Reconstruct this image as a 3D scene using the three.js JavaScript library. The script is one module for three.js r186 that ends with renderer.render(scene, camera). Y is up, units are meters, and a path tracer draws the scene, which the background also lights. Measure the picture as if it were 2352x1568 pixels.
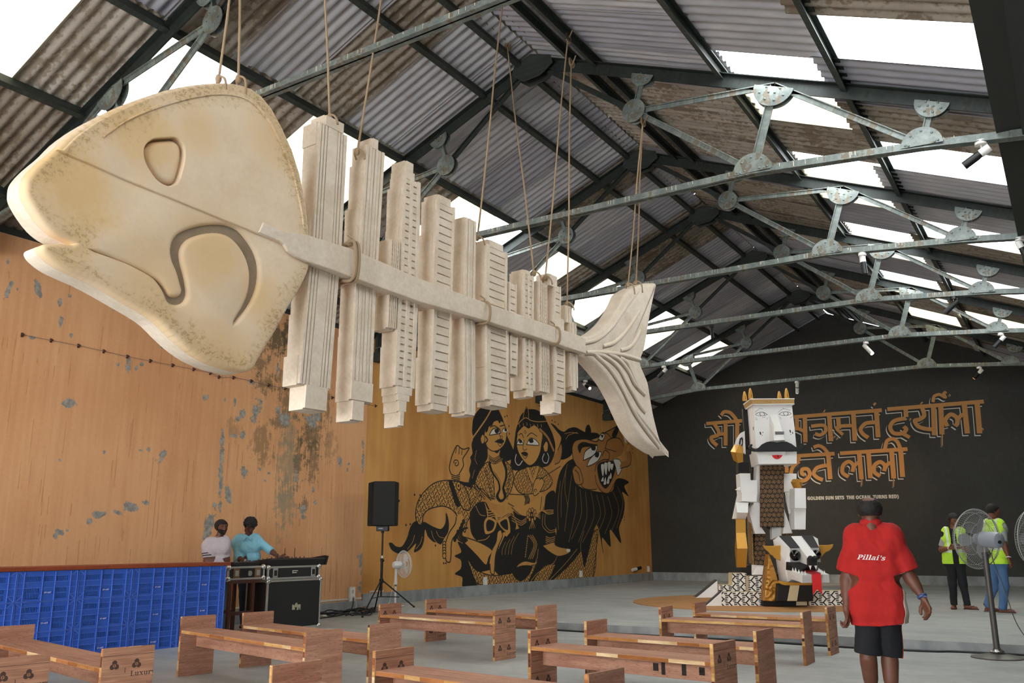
import * as THREE from 'three';
import { mergeGeometries, mergeVertices, toCreasedNormals } from 'three/addons/utils/BufferGeometryUtils.js';
import { RoundedBoxGeometry } from 'three/addons/geometries/RoundedBoxGeometry.js';
import { MarchingCubes } from 'three/addons/objects/MarchingCubes.js';
import { ImprovedNoise } from 'three/addons/math/ImprovedNoise.js';

// ------------------------------------------------------------------ camera, sky, exposure
const scene = new THREE.Scene();
const renderer = new THREE.WebGLRenderer({ antialias: true });
renderer.toneMapping = THREE.LinearToneMapping;
renderer.toneMappingExposure = 1.0;
renderer.shadowMap.enabled = true;
const camera = new THREE.PerspectiveCamera(42.87, 2352 / 1568, 0.05, 200);
const EYE = 1.33;
camera.position.set(0, EYE, 0);
camera.rotation.order = 'YXZ';
camera.rotation.set(THREE.MathUtils.degToRad(13.1247), THREE.MathUtils.degToRad(32.478), THREE.MathUtils.degToRad(-0.3123));
scene.background = new THREE.Color(0.93, 0.97, 1.0);      // bright overcast sky, let in by the roof lights and the doorway added behind the camera
scene.backgroundIntensity = 12.5;

// ------------------------------------------------------------------ helpers
const R = THREE.MathUtils.degToRad;
const V = (x, y, z) => new THREE.Vector3(x, y, z);
let seed = 7;
const rnd = () => { seed = (seed * 1664525 + 1013904223) >>> 0; return seed / 4294967296; };
const rr = (a, b) => a + (b - a) * rnd();
const pick = (a) => a[Math.floor(rnd() * a.length)];
const noise = new ImprovedNoise();
const fbm = (x, y, o = 4, z = 0.37) => { let s = 0, a = 0.5; for (let i = 0; i < o; i++) { s += a * noise.noise(x, y, z + i * 7.3); x *= 2.03; y *= 2.03; a *= 0.5; } return s; };   // about -0.5 .. 0.5
const clamp = THREE.MathUtils.clamp, lerp = THREE.MathUtils.lerp, smooth = THREE.MathUtils.smoothstep;
const names = {};
function numbered(n) { if (!(n in names)) { names[n] = 0; return n; } names[n]++; return n + '_' + String(names[n]).padStart(3, '0'); }
function shadow(o) { o.castShadow = true; o.receiveShadow = true; return o; }
function thing(name, label, category, pos = [0, 0, 0], turn = 0, group) {
  const o = new THREE.Group(); o.name = numbered(name); scene.add(o);
  o.position.set(...pos); o.rotation.y = turn; o.userData = { label, category };
  if (group) o.userData.group = group;
  return o;
}
function struct(name, parent) { const o = new THREE.Group(); o.name = parent ? name : numbered(name); (parent || scene).add(o); if (!parent) o.userData.kind = 'structure'; return o; }
function clean(g) { for (const k of Object.keys(g.attributes)) if (!['position', 'normal', 'uv'].includes(k)) g.deleteAttribute(k); return g.index ? g.toNonIndexed() : g; }
function merged(list) { return list.length === 1 ? list[0] : mergeGeometries(list.map((g) => clean(g)), false); }
function obj(name, geo, m, parent, kind) {
  const g = Array.isArray(geo) ? merged(geo) : geo;
  const o = new THREE.Mesh(g, m); o.name = parent ? name : numbered(name); (parent || scene).add(o);
  if (kind) o.userData.kind = kind;
  return shadow(o);
}
function tag(o, label, category, group) { o.userData.label = label; o.userData.category = category; if (group) o.userData.group = group; return o; }
const box = (w, h, d, x = 0, y = 0, z = 0) => new THREE.BoxGeometry(w, h, d).translate(x, y, z);
const rbox = (w, h, d, x = 0, y = 0, z = 0, r = 0.006, s = 1) => new RoundedBoxGeometry(w, h, d, s, Math.min(r, w / 2.01, h / 2.01, d / 2.01)).translate(x, y, z);
// box given by its low and high corner, uv in metres
function span(a, b, r = 0) { const w = b[0] - a[0], h = b[1] - a[1], d = b[2] - a[2]; const g = r ? rbox(w, h, d, 0, 0, 0, r) : new THREE.BoxGeometry(w, h, d); g.translate((a[0] + b[0]) / 2, (a[1] + b[1]) / 2, (a[2] + b[2]) / 2); return metric(g); }
// uv in metres from position and normal (dominant axis)
function metric(g, k = 1) {
  const p = g.attributes.position, n = g.attributes.normal, uv = new Float32Array(p.count * 2);
  for (let i = 0; i < p.count; i++) {
    const ax = Math.abs(n.getX(i)), ay = Math.abs(n.getY(i)), az = Math.abs(n.getZ(i)), x = p.getX(i), y = p.getY(i), z = p.getZ(i);
    const [u, v] = ay >= ax && ay >= az ? [x, z] : ax >= az ? [z, y] : [x, y];
    uv[i * 2] = u * k; uv[i * 2 + 1] = v * k;
  }
  g.setAttribute('uv', new THREE.BufferAttribute(uv, 2)); return g;
}
const cyl = (r0, r1, h, s = 16, x = 0, y = 0, z = 0, open = false) => new THREE.CylinderGeometry(r1, r0, h, s, 1, open).translate(x, y, z);
function tube(pts, r, seg = 24, rs = 6, closed = false) { return new THREE.TubeGeometry(new THREE.CatmullRomCurve3(pts.map((p) => V(...p)), closed, 'catmullrom', 0.5), seg, r, rs, closed); }
function rod(a, b, r0, r1 = r0, s = 10) { const A = V(...a), B = V(...b), d = B.clone().sub(A), L = d.length(); const g = new THREE.CylinderGeometry(r1, r0, L, s); g.translate(0, L / 2, 0); g.applyQuaternion(new THREE.Quaternion().setFromUnitVectors(V(0, 1, 0), d.normalize())); return g.translate(...a); }
// bar of rectangular section from a to b: h along 'up', w across
function bar(a, b, h, w, up = [0, 1, 0], oh = 0, ow = 0) {
  const A = V(...a), B = V(...b), d = B.clone().sub(A), L = d.length(); d.normalize();
  const s = V().crossVectors(d, V(...up)).normalize(), u = V().crossVectors(s, d).normalize();
  const g = new THREE.BoxGeometry(L, h, w); g.translate(L / 2, oh, ow); metric(g);
  return g.applyMatrix4(new THREE.Matrix4().makeBasis(d, u, s)).translate(...a);
}
function poly(pts) { const s = new THREE.Shape(); pts.forEach((p, i) => (i ? s.lineTo(p[0], p[1]) : s.moveTo(p[0], p[1]))); s.closePath(); return s; }
function curve(pts, n = 80, closed = true) { return new THREE.CatmullRomCurve3(pts.map((p) => V(p[0], p[1], 0)), closed, 'centripetal').getPoints(n).map((p) => [p.x, p.y]); }
function prism(shape, d, bevel = 0, bs = 2) {
  const g = new THREE.ExtrudeGeometry(shape, { depth: d - 2 * bevel, bevelEnabled: bevel > 0, bevelThickness: bevel, bevelSize: bevel, bevelOffset: -bevel, bevelSegments: bs, curveSegments: 12 });
  return g.translate(0, 0, bevel);
}
const lathe = (pts, s = 24) => new THREE.LatheGeometry(pts.map((p) => new THREE.Vector2(p[0], p[1])), s);
const ball = (r, x = 0, y = 0, z = 0, sx = 1, sy = 1, sz = 1, ws = 14, hs = 10) => new THREE.SphereGeometry(r, ws, hs).scale(sx, sy, sz).translate(x, y, z);

// ------------------------------------------------------------------ textures
function canvasTex(w, h, draw, srgb = true) {
  const c = document.createElement('canvas'); c.width = w; c.height = h; draw(c.getContext('2d'), w, h);
  const t = new THREE.CanvasTexture(c); if (srgb) t.colorSpace = THREE.SRGBColorSpace; t.wrapS = t.wrapT = THREE.RepeatWrapping; t.magFilter = THREE.LinearFilter; return t;
}
function pixelTex(w, h, f, srgb = true) {     // f(u, v) -> [r, g, b] 0..255, v up
  const d = new Uint8Array(w * h * 4);
  for (let y = 0; y < h; y++) for (let x = 0; x < w; x++) { const c = f(x / w, y / h), i = (y * w + x) * 4; d[i] = clamp(c[0], 0, 255); d[i + 1] = clamp(c[1], 0, 255); d[i + 2] = clamp(c[2], 0, 255); d[i + 3] = 255; }
  const t = new THREE.DataTexture(d, w, h); if (srgb) t.colorSpace = THREE.SRGBColorSpace; t.wrapS = t.wrapT = THREE.MirroredRepeatWrapping; t.magFilter = THREE.LinearFilter; t.minFilter = THREE.LinearFilter; t.needsUpdate = true; return t;
}
const mix = (a, b, t) => [lerp(a[0], b[0], t), lerp(a[1], b[1], t), lerp(a[2], b[2], t)];
const mul = (a, k) => [a[0] * k, a[1] * k, a[2] * k];
const grainTex = (a, b, sx, sy, size = 256, o = 4, gain = 2.2) => pixelTex(size, size, (u, v) => mix(a, b, clamp(0.5 + gain * fbm(u * sx, v * sy, o), 0, 1)));
function std(color, roughness = 0.8, extra = {}) { const m = new THREE.MeshStandardMaterial({ color, roughness, ...extra }); return m; }
function tiled(t, k) { const c = t.clone(); c.repeat.set(k, k); c.needsUpdate = true; return c; }
// ------------------------------------------------------------------ the hall: floor, walls, roof
const XL = -12.56, XR = 1.0, ZB = -28.63, ZF = 6.0, STEP = -12.6, P = 0.114, RIDGE = -6.1;
const roofY = (x) => 8.64 - 0.425 * Math.abs(x - RIDGE);
const floorTex = pixelTex(1024, 1024, (u, v) => {
  const n = fbm(u * 9, v * 9, 5), m = fbm(u * 60, v * 40, 3, 2.1), s = fbm(u * 5, v * 40, 3, 5.2);
  return mix([152, 155, 153], [178, 180, 175], clamp(0.5 + n * 1.3 + m * 0.45 + s * 0.5, 0, 1));
});
const skirtTex = grainTex([128, 131, 133], [160, 163, 163], 7, 5, 512, 5, 1.8);
const M = {};
M.floor = std(0xffffff, 0.5, { map: tiled(floorTex, 0.16), roughnessMap: null });
M.skirt = std(0xffffff, 0.75, { map: tiled(skirtTex, 0.5) });

{ // lower floor and the raised far floor
  const g = obj('floor', span([XL - 0.4, -0.25, STEP + 0.005], [XR + 0.4, 0, ZF + 6]), M.floor, null, 'structure');
  const pf = struct('platform');
  obj('slab', [span([-9.4, -0.25, ZB - 0.3], [XR + 0.4, P, STEP]), span([XL - 0.4, -0.25, ZB - 0.3], [-9.4, P, -14.05])], M.floor, pf);
  obj('lower_slab', span([XL - 0.4, -0.25, -14.05], [-9.4, 0, STEP + 0.005]), M.floor, pf);
  // worn concrete nosing along the step
  obj('step_edge', [span([-9.4, 0.004, STEP], [XR, P + 0.001, STEP + 0.012])], M.skirt, pf);
}

// --- left wall: peach plaster with patches of bare cement, then the ochre mural panel
const patchSpots = [[-6.24,4.93,0.03,0.13,0.3],[-6.18,5.34,0.02,0.04,0],[-6.66,5.05,0.04,0.11,-0.3],[-7.01,4.93,0.03,0.05,0],[-7.15,5.06,0.03,0.03,0],[-7.05,4.63,0.03,0.09,0],[-7.24,4.45,0.03,0.05,0],[-6.65,4.31,0.05,0.03,0.2],[-8.24,4.25,0.04,0.06,0],[-8.23,4.11,0.05,0.07,0],[-8.38,4.14,0.03,0.04,0],[-8.48,4.22,0.03,0.03,0],[-8.06,4.14,0.02,0.02,0],[-7.34,3.43,0.15,0.06,-0.25],[-9.01,2.77,0.1,0.06,-0.8],[-8.74,2.86,0.03,0.03,0],[-8.6,2.83,0.04,0.02,0],[-7.97,2.75,0.02,0.03,0],[-7.29,2.57,0.03,0.03,0.5],[-9.75,3.86,0.05,0.05,0],[-10.19,3.84,0.03,0.08,0],[-10.41,3.86,0.03,0.07,0],[-10.43,3.24,0.09,0.03,-0.1],[-10.63,3.26,0.05,0.06,0],[-10.6,3.68,0.07,0.08,0.4],[-10.49,3.55,0.04,0.05,0],[-10.91,3.76,0.08,0.21,0.15],[-10.18,3.14,0.04,0.16,0],[-10.2,2.74,0.04,0.28,0],[-10.22,2.34,0.04,0.2,0],[-10.24,2.01,0.03,0.18,0],[-10.41,2.2,0.06,0.18,-0.35],[-10.11,2.01,0.04,0.05,0],[-10.03,1.68,0.09,0.22,0.2],[-9.98,1.51,0.07,0.09,0],[-10.73,2.63,0.08,0.07,0],[-11.08,2.69,0.03,0.03,0],[-13.17,2.98,0.06,0.08,0],[-13.41,2.96,0.03,0.03,0],[-13.38,2.84,0.03,0.04,0],[-13.83,3.43,0.04,0.1,0],[-13.85,3,0.04,0.19,0],[-13.94,1.02,0.11,0.16,0],[-13.97,0.85,0.09,0.13,0],[-14.06,1.51,0.07,0.09,0],[-14.1,2.84,0.04,0.05,0],[-7.85,1.68,0.06,0.06,0.7],[-7.96,1.8,0.09,0.05,0.2],[-8.06,1.81,0.06,0.03,0],[-8.31,1.83,0.08,0.03,0.3],[-8.52,1.94,0.13,0.07,0.35],[-8.77,2.01,0.05,0.04,0.2],[-7.34,1.46,0.04,0.04,0.6],[-7.41,1.52,0.06,0.04,0.3],[-7.52,1.56,0.03,0.02,0],[-12.45,2.41,0.04,0.05,0],[-12.5,2.15,0.04,0.06,0],[-12.2,1.92,0.08,0.13,0],[-10.75,4.27,0.13,0.04,0],[-11.36,4.59,0.04,0.1,0],[-12.36,3.77,0.17,0.17,0],[-11.62,3.69,0.16,0.12,0],[-11.45,3.83,0.07,0.12,0],[-8.68,4.67,0.03,0.02,0],[-8.81,4.57,0.02,0.02,0],[-11.99,2.59,0.05,0.12,0],[-6.36,4.97,0.01,0.02,0],[-11.3,2.64,0.03,0.02,0],[-11.21,2.5,0.03,0.02,0],[-13.93,0.92,0.09,0.22,0],[-13.92,0.45,0.12,0.12,0],[-14.05,1.53,0.08,0.06,0],[-14,1.44,0.03,0.06,0]];
const stainSpots = [[-11.29,5.2,0.32,0.33,0.75,1],[-11.6,5.39,0.22,0.38,0.8,1],[-10.91,4.68,0.25,0.24,0.5,1],[-11.1,4.3,0.31,0.2,0.55,1],[-11.51,4.45,0.24,0.16,0.5,1],[-11.74,3.5,0.27,0.49,0.6,0],[-11.79,2.81,0.3,0.56,0.7,0],[-11.73,2.1,0.29,0.55,0.75,0],[-12.35,3.48,0.35,0.5,0.6,1],[-12.02,2.99,0.12,0.65,0.55,1],[-12.38,3.02,0.23,0.54,0.5,1],[-11.08,3.15,0.23,0.43,0.4,1],[-11.7,3.98,0.33,0.33,0.5,1],[-11.51,3.63,0.27,0.24,0.5,1],[-12.66,4.11,0.24,0.34,0.45,1],[-12.22,2.04,0.12,0.2,0.55,1],[-12.83,3.31,0.24,0.38,0.25,1],[-10.43,3.36,0.17,0.23,0.25,1]];
const OZ0 = -4.0, OZ1 = -13.93, WH = 5.75;     // extent of the plaster that the picture shows (z) and wall height
const plasterTex = pixelTex(1800, 1040, (u, v) => {
  const z = lerp(OZ0, OZ1, u), y = v * WH;
  const big = fbm(z * 0.7, y * 0.5, 4), streak = fbm(z * 14, y * 0.55, 3, 3.3), fine = fbm(z * 22, y * 22, 3, 8.8), drip = fbm(z * 34, y * 0.8, 2, 12.2);
  let c = mix([209, 151, 104], [223, 169, 121], clamp(0.5 + big * 1.5 + streak * 0.8 + fine * 0.35, 0, 1));
  if (drip > 0.24 && fbm(z * 2, y * 1.2, 3, 4.4) > 0.05) c = mix(c, [160, 105, 66], 0.35);
  let near = false;
  for (const s of stainSpots) if (Math.abs(z - s[0]) < s[2] * 1.6 && Math.abs(y - s[1]) < s[3] * 1.6) near = true;
  for (const s of patchSpots) { const q = Math.max(s[2], s[3]) * 1.9; if (Math.abs(z - s[0]) < q && Math.abs(y - s[1]) < q) near = true; }
  if (!near) return c;
  const ragged = fbm(z * 7, y * 7, 4, 1.7) * 1.5 + fbm(z * 26, y * 26, 3, 6.1) * 0.7;
  for (const [sz, sy, w, h, k, dark] of stainSpots) {
    const dz = (z - sz) / w, dy = (y - sy) / h, r = Math.sqrt(dz * dz + dy * dy);
    if (r < 1.6) { const t = clamp((1 - r + ragged * 0.9 + fbm(z * 30, y * 2.5, 3, 9.1) * 1.1) * 1.7, 0, 1) * k; c = mix(c, dark ? [92, 80, 58] : [150, 136, 110], t); }
  }
  for (const [sz, sy, w, h, a] of patchSpots) {
    const ca = Math.cos(a), sa = Math.sin(a), ez = z - sz, ey = y - sy, dz = (ez * ca + ey * sa) / w, dy = (-ez * sa + ey * ca) / h, r = Math.sqrt(dz * dz + dy * dy);
    if (r < 1.9) { const d = 1 - r + ragged * 1.15; if (d > 0) c = mix(c, mix([132, 128, 122], [168, 162, 152], clamp(0.5 + fbm(z * 12, y * 12, 3, 2.9) * 2, 0, 1)), clamp(d * 14, 0, 1)); else if (d > -0.05) c = mul(c, 0.86); }
  }
  return c;
});
plasterTex.wrapS = plasterTex.wrapT = THREE.ClampToEdgeWrapping;
M.plaster = std(0xffffff, 0.9, { map: plasterTex });
M.plasterPlain = std(0xd8a06e, 0.9);
function wallPanel(z0, z1, y0, y1, t, x = XL) {           // a slab whose face looks along +x, uv 0..1 on it
  const g = new THREE.BoxGeometry(t, y1 - y0, Math.abs(z1 - z0)).translate(x - t / 2, (y0 + y1) / 2, (z0 + z1) / 2), p = g.attributes.position, uv = g.attributes.uv;
  for (let i = 0; i < p.count; i++) uv.setXY(i, (p.getZ(i) - z0) / (z1 - z0), (p.getY(i) - y0) / (y1 - y0));
  return g;
}
{
  const w = struct('wall_left');
  obj('plaster', wallPanel(OZ0, OZ1, 0, WH, 0.3), M.plaster, w);
  obj('plaster_near_end', wallPanel(ZF, OZ0, 0, WH, 0.3), M.plasterPlain, w);
  obj('mural_panel', wallPanel(OZ1, ZB - 0.3, 0, WH, 0.3), M.mural = std(0xffffff, 0.8), w);
  obj('wall_plate', span([XL - 0.3, WH, ZB - 0.3], [XL + 0.0, WH + 0.1, ZF]), std(0x2c2f2d, 0.8), w);
}
{ // concrete skirting
  const b = struct('baseboard_left');
  obj('skirting', span([XL, 0, OZ1], [XL + 0.05, 0.235, -4], 0.004), M.skirt, b);
  obj('skirting', span([XL, P, ZB], [XL + 0.05, 0.36, OZ1], 0.004), M.skirt, b);
  const c = struct('baseboard_back');
  obj('skirting', span([XL, P, ZB], [XR, 0.375, ZB + 0.05], 0.004), M.skirt, c);
}
// --- back wall: black gable with painted lettering
M.blackWall = std(0xffffff, 0.62);
M.darkWall = std(0x23241f, 0.85);
{
  const w = struct('wall_back');
  const s = poly([[XL - 0.3, 0], [XR + 0.3, 0], [XR + 0.3, roofY(XR + 0.3) - 0.02], [RIDGE, roofY(RIDGE) - 0.02], [XL - 0.3, roofY(XL - 0.3) - 0.02]]);
  const g = new THREE.ExtrudeGeometry(s, { depth: 0.3, bevelEnabled: false }).translate(0, 0, ZB - 0.3), p = g.attributes.position, uv = g.attributes.uv;
  for (let i = 0; i < p.count; i++) uv.setXY(i, (p.getX(i) - XL) / (XR - XL), p.getY(i) / 8.8);
  obj('plaster', g, M.blackWall, w);
}
{ // right wall (beside the photographer), with a broad concrete gutter at its head
  const w = struct('wall_right');
  obj('plaster', span([XR, 0, ZB], [XR + 0.3, 5.4, ZF]), M.darkWall, w);
  const gm = std(0x3a3d39, 0.8);
  obj('gutter_beam', [span([-0.22, 5.68, ZB], [0.02, 5.95, ZF]), span([0.02, 5.58, ZB], [XR + 0.3, 5.86, ZF])], gm, w);
}
{ // front wall behind the camera with an unseen wide doorway added to let daylight in
  const w = struct('wall_front');
  const s = poly([[XL - 0.3, 0], [XR + 0.3, 0], [XR + 0.3, roofY(XR + 0.3)], [RIDGE, roofY(RIDGE)], [XL - 0.3, roofY(XL - 0.3)]]);
  s.holes.push(new THREE.Path([[-10.6, 0.02], [0.2, 0.02], [0.2, 4.6], [-10.6, 4.6]].map((q) => new THREE.Vector2(...q))));
  obj('plaster', new THREE.ExtrudeGeometry(s, { depth: 0.3, bevelEnabled: false }).translate(0, 0, ZF), M.plasterPlain, w);
}

// --- roof: corrugated cement sheets, translucent and open roof lights, purlins
const PITCH = 0.1515, SW = PITCH * 7;
function sheetGeo(L, dir, ou, ov) {                       // x runs down the slope (dir), z along the ridge, y up out of the roof
  const n = 42, pos = [], nor = [], uv = [], idx = [];
  for (const [lift, s] of [[0, -1], [0.007, 1]]) {
    const b = pos.length / 3;
    for (let i = 0; i <= n; i++) { const z = -SW / 2 + (SW * i) / n - 0.0, a = (z / PITCH) * 2 * Math.PI, y = 0.02 * Math.cos(a), dy = -0.02 * Math.sin(a) * 2 * Math.PI / PITCH, nl = Math.hypot(1, dy);
      for (const x of [0, L]) { pos.push(x * dir, y + lift, z); nor.push(0, s / nl, (-s * dy) / nl); uv.push(x + ou, z + ov); } }
    for (let i = 0; i < n; i++) { const a = b + i * 2; if ((s > 0) === (dir > 0)) idx.push(a, a + 2, a + 1, a + 1, a + 2, a + 3); else idx.push(a, a + 1, a + 2, a + 1, a + 3, a + 2); }
  }
  const m = (n + 1) * 2;                                   // close both ends of the sheet
  for (let i = 0; i < n; i++) for (const e of [0, 1]) { const a = i * 2 + e, b = a + 2, c = a + m, d = b + m; idx.push(a, b, c, b, d, c); }
  const g = new THREE.BufferGeometry(); g.setAttribute('position', new THREE.Float32BufferAttribute(pos, 3)); g.setAttribute('normal', new THREE.Float32BufferAttribute(nor, 3)); g.setAttribute('uv', new THREE.Float32BufferAttribute(uv, 2)); g.setIndex(idx); return g;
}
const oldSheet = pixelTex(512, 512, (u, v) => {
  const st = fbm(u * 3, v * 26, 3), b = fbm(u * 60, v * 60, 3, 4.1), rim = 0.5 + 0.5 * Math.cos((v * 3.03 * 2 * Math.PI) / 0.1515 / 1.0);
  let c = mix([152, 143, 132], [184, 176, 166], clamp(0.5 + st * 1.4 + b * 0.5, 0, 1));
  c = mix(c, [112, 98, 80], 0.62 * smooth(fbm(u * 34, v * 60, 3, 7.7) * 1.5 + fbm(u * 4, v * 5, 3, 2.2) * 1.3 + rim * 0.55, 0.2, 0.62));   // grime that lies in the troughs
  return c;
});
const newSheet = grainTex([166, 165, 170], [188, 187, 190], 5, 22, 256, 3, 1.4);
M.sheetOld = [0xffffff, 0xe8e4de, 0xd6d2cc].map((c) => std(c, 0.9, { map: tiled(oldSheet, 0.33) }));
M.sheetNew = [0xffffff, 0xe4e4ea].map((c) => std(c, 0.85, { map: tiled(newSheet, 0.4) }));
M.skylight = new THREE.MeshPhysicalMaterial({ color: new THREE.Color(0.55, 0.52, 0.43), roughness: 0.97, transmission: 0.9, thickness: 0 });
M.steelDark = std(0x2b332f, 0.65);
const roof = struct('ceiling');
const rows = [   // dir, x from, x to, lift, roof lights [z0, z1, kind] (kind 1 open, 2 translucent sheet)
  [-1, -6.12, -8.78, 0.03, []],
  [-1, -8.6, -10.4, 0.0, [[-2.2, -4.83, 2], [-5.9, -7.0, 1], [-8.32, -10.42, 2], [-11.97, -13.2, 2], [-13.2, -14.5, 1], [-15.67, -16.75, 2], [-18.03, -18.9, 1], [-18.9, -19.65, 2], [-21.3, -22.4, 1], [-22.4, -23.35, 2], [-25.02, -25.3, 1], [-25.3, -26.85, 2]]],
  [-1, -10.25, -13.1, -0.03, []],
  [1, -6.08, -3.12, 0.03, []],
  [1, -3.3, -1.8, 0.0, [[-1.5, -3.6, 2], [-5.9, -8.37, 2], [-9.65, -10.45, 1], [-10.45, -11.88, 2], [-13.1, -13.95, 1], [-13.95, -15.45, 2], [-16.8, -17.6, 1], [-17.6, -19.0, 2], [-20.4, -21.2, 1], [-21.2, -22.6, 2], [-24.1, -25.4, 2]]],
  [1, -1.95, 1.35, -0.03, [[-1.4, -2.5, 1], [-4.95, -6.0, 1], [-8.55, -9.6, 1], [-12.05, -13.2, 1], [-15.6, -16.7, 1], [-19.2, -20.3, 1], [-22.8, -23.9, 2]]],
];
for (const [dir, x0, x1, lift, lights] of rows) {
  const ang = Math.atan(0.425), L = Math.abs(x1 - x0) / Math.cos(ang), G = [0, 1, 2].map((k) => sheetGeo(L, dir, k * 1.7, k * 6 * PITCH));
  const spans = []; let z = 5.9;
  for (const [a, b, kind] of [...lights, [ZB - 0.25, ZB - 0.25, 0]]) {
    const n = Math.max(1, Math.round((z - a) / SW));
    if (z - a > 0.02) for (let i = 0; i < n; i++) spans.push([z - ((z - a) * i) / n, z - ((z - a) * (i + 1)) / n, 0]);
    if (kind) { const k = Math.max(1, Math.round((a - b) / SW)); for (let i = 0; i < k; i++) spans.push([a - ((a - b) * i) / k, a - ((a - b) * (i + 1)) / k, kind]); }
    z = b;
  }
  let newer = false;
  for (const [a, b, kind] of spans) {
    newer = rnd() < (dir < 0 ? 0.42 : 0.22) ? !newer : newer;
    const put = (g, m, nm) => { const o = new THREE.Mesh(g, m); o.name = nm; roof.add(shadow(o)); o.position.set(x0, roofY(x0) + lift + 0.024 + (rnd() - 0.5) * 0.006, (a + b) / 2); o.rotation.z = -dir * ang; o.scale.z = ((a - b) / SW) * (kind === 0 ? 1.04 : 1.0); return o; };
    if (kind === 0) put(pick(G), newer || (a < -19 && dir < 0) ? pick(M.sheetNew) : pick(M.sheetOld), 'roof_sheet');
    else if (kind === 2) put(G[0], M.skylight, 'skylight_sheet');
    else if (dir > 0 && x1 > 1) {   // an open roof light stops at the gutter: the sheet goes on below it
      const o = put(G[1], M.sheetOld[1], 'roof_sheet'); o.position.set(-0.16, roofY(-0.16) + lift + 0.024, (a + b) / 2); o.scale.x = 0.5;
    }
  }
}
{ // ridge capping: half-round tiles laid along the ridge
  const g = new THREE.CylinderGeometry(0.17, 0.17, 1.06, 14, 1, true, Math.PI / 2, Math.PI).rotateX(Math.PI / 2), m = new THREE.MeshStandardMaterial({ color: 0x9b8d78, roughness: 0.9, side: THREE.DoubleSide });
  for (let k = 0; k < 33; k++) { const o = obj('ridge_tile', g, m, roof); o.position.set(RIDGE, roofY(RIDGE) - 0.02 + (k % 2) * 0.012, 5.4 - k * 1.05); }
}
// purlins: channel sections laid along the hall on the rafters
const purlinTex = grainTex([36, 43, 40], [58, 64, 58], 3, 30, 256, 4, 1.6);
M.purlin = std(0xffffff, 0.6, { map: tiled(purlinTex, 0.5) });
const purlins = [[-6.3, -1], [-6.98, -1], [-8.6, -1], [-10.22, -1], [-11.9, -1], [-5.42, 1], [-5.08, 1], [-3.24, 1], [-1.74, 1]];
for (const [x, d] of purlins) {
  const y = roofY(x) - 0.07, a = -d * Math.atan(0.425);
  const sect = [box(0.012, 0.13, ZF - ZB, 0, 0, 0), box(0.075, 0.012, ZF - ZB, 0.035 * d, 0.06, 0), box(0.075, 0.012, ZF - ZB, 0.035 * d, -0.06, 0)].map((g) => metric(g));
  const o = obj('purlin', sect, M.purlin, roof); o.rotation.z = a; o.position.set(x, y, (ZF + ZB) / 2);
}

// --- riveted steel roof trusses
const steelTex = pixelTex(512, 512, (u, v) => {
  const n = fbm(u * 6, v * 6, 5), f = fbm(u * 40, v * 40, 3, 3.2);
  let c = mix([96, 104, 101], [132, 140, 134], clamp(0.5 + n * 1.6 + f * 0.6, 0, 1));
  if (fbm(u * 14, v * 9, 4, 9.4) > 0.16) c = mix(c, [104, 86, 66], 0.6);
  return c;
});
M.steel = std(0xffffff, 0.55, { map: tiled(steelTex, 0.8), metalness: 0.15 });
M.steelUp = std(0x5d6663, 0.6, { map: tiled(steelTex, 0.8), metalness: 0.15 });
M.rivet = std(0x76827c, 0.5, { metalness: 0.2 });
M.drip = std(0xcfc9b6, 0.9);
const rivetGeo = new THREE.SphereGeometry(0.0155, 8, 4, 0, Math.PI * 2, 0, Math.PI / 2).rotateX(Math.PI / 2);
function angleBar(a, b, h, w, flangeTop, t = 0.012) {    // two angles back to back: a web and a flange
  const s = flangeTop ? 1 : -1; let A = a, B = b; if (A[0] > B[0]) [A, B] = [B, A];
  return [bar(A, B, h, t * 1.6, [0, 1, 0], 0, 0), bar(A, B, t, w, [0, 1, 0], s * (h / 2 - t / 2), 0)];
}
let rivetList = [];
function gusset(t, x, y, r, ang, spanAng, rivets) {      // half-round plate with two arcs of rivets, both faces
  const s = new THREE.Shape(); s.absarc(0, 0, r, 0, spanAng, false); if (spanAng < 6) s.lineTo(spanAng > Math.PI ? 0 : r, 0); s.closePath();
  for (const z of [0.042, -0.054]) { const g = new THREE.ExtrudeGeometry(s, { depth: 0.012, bevelEnabled: false, curveSegments: 14 }).rotateZ(ang).translate(x, y, z); obj('gusset_plate', metric(g), M.steel, t); }
  const rv = rivetList;
  for (const [k, q, n] of rivets) for (let i = 0; i < n; i++) { const a = ang + spanAng * (q + (1 - 2 * q) * (n > 1 ? i / (n - 1) : 0.5)); rv.push(rivetGeo.clone().translate(x + Math.cos(a) * r * k, y + Math.sin(a) * r * k, 0.054)); }
}
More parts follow.
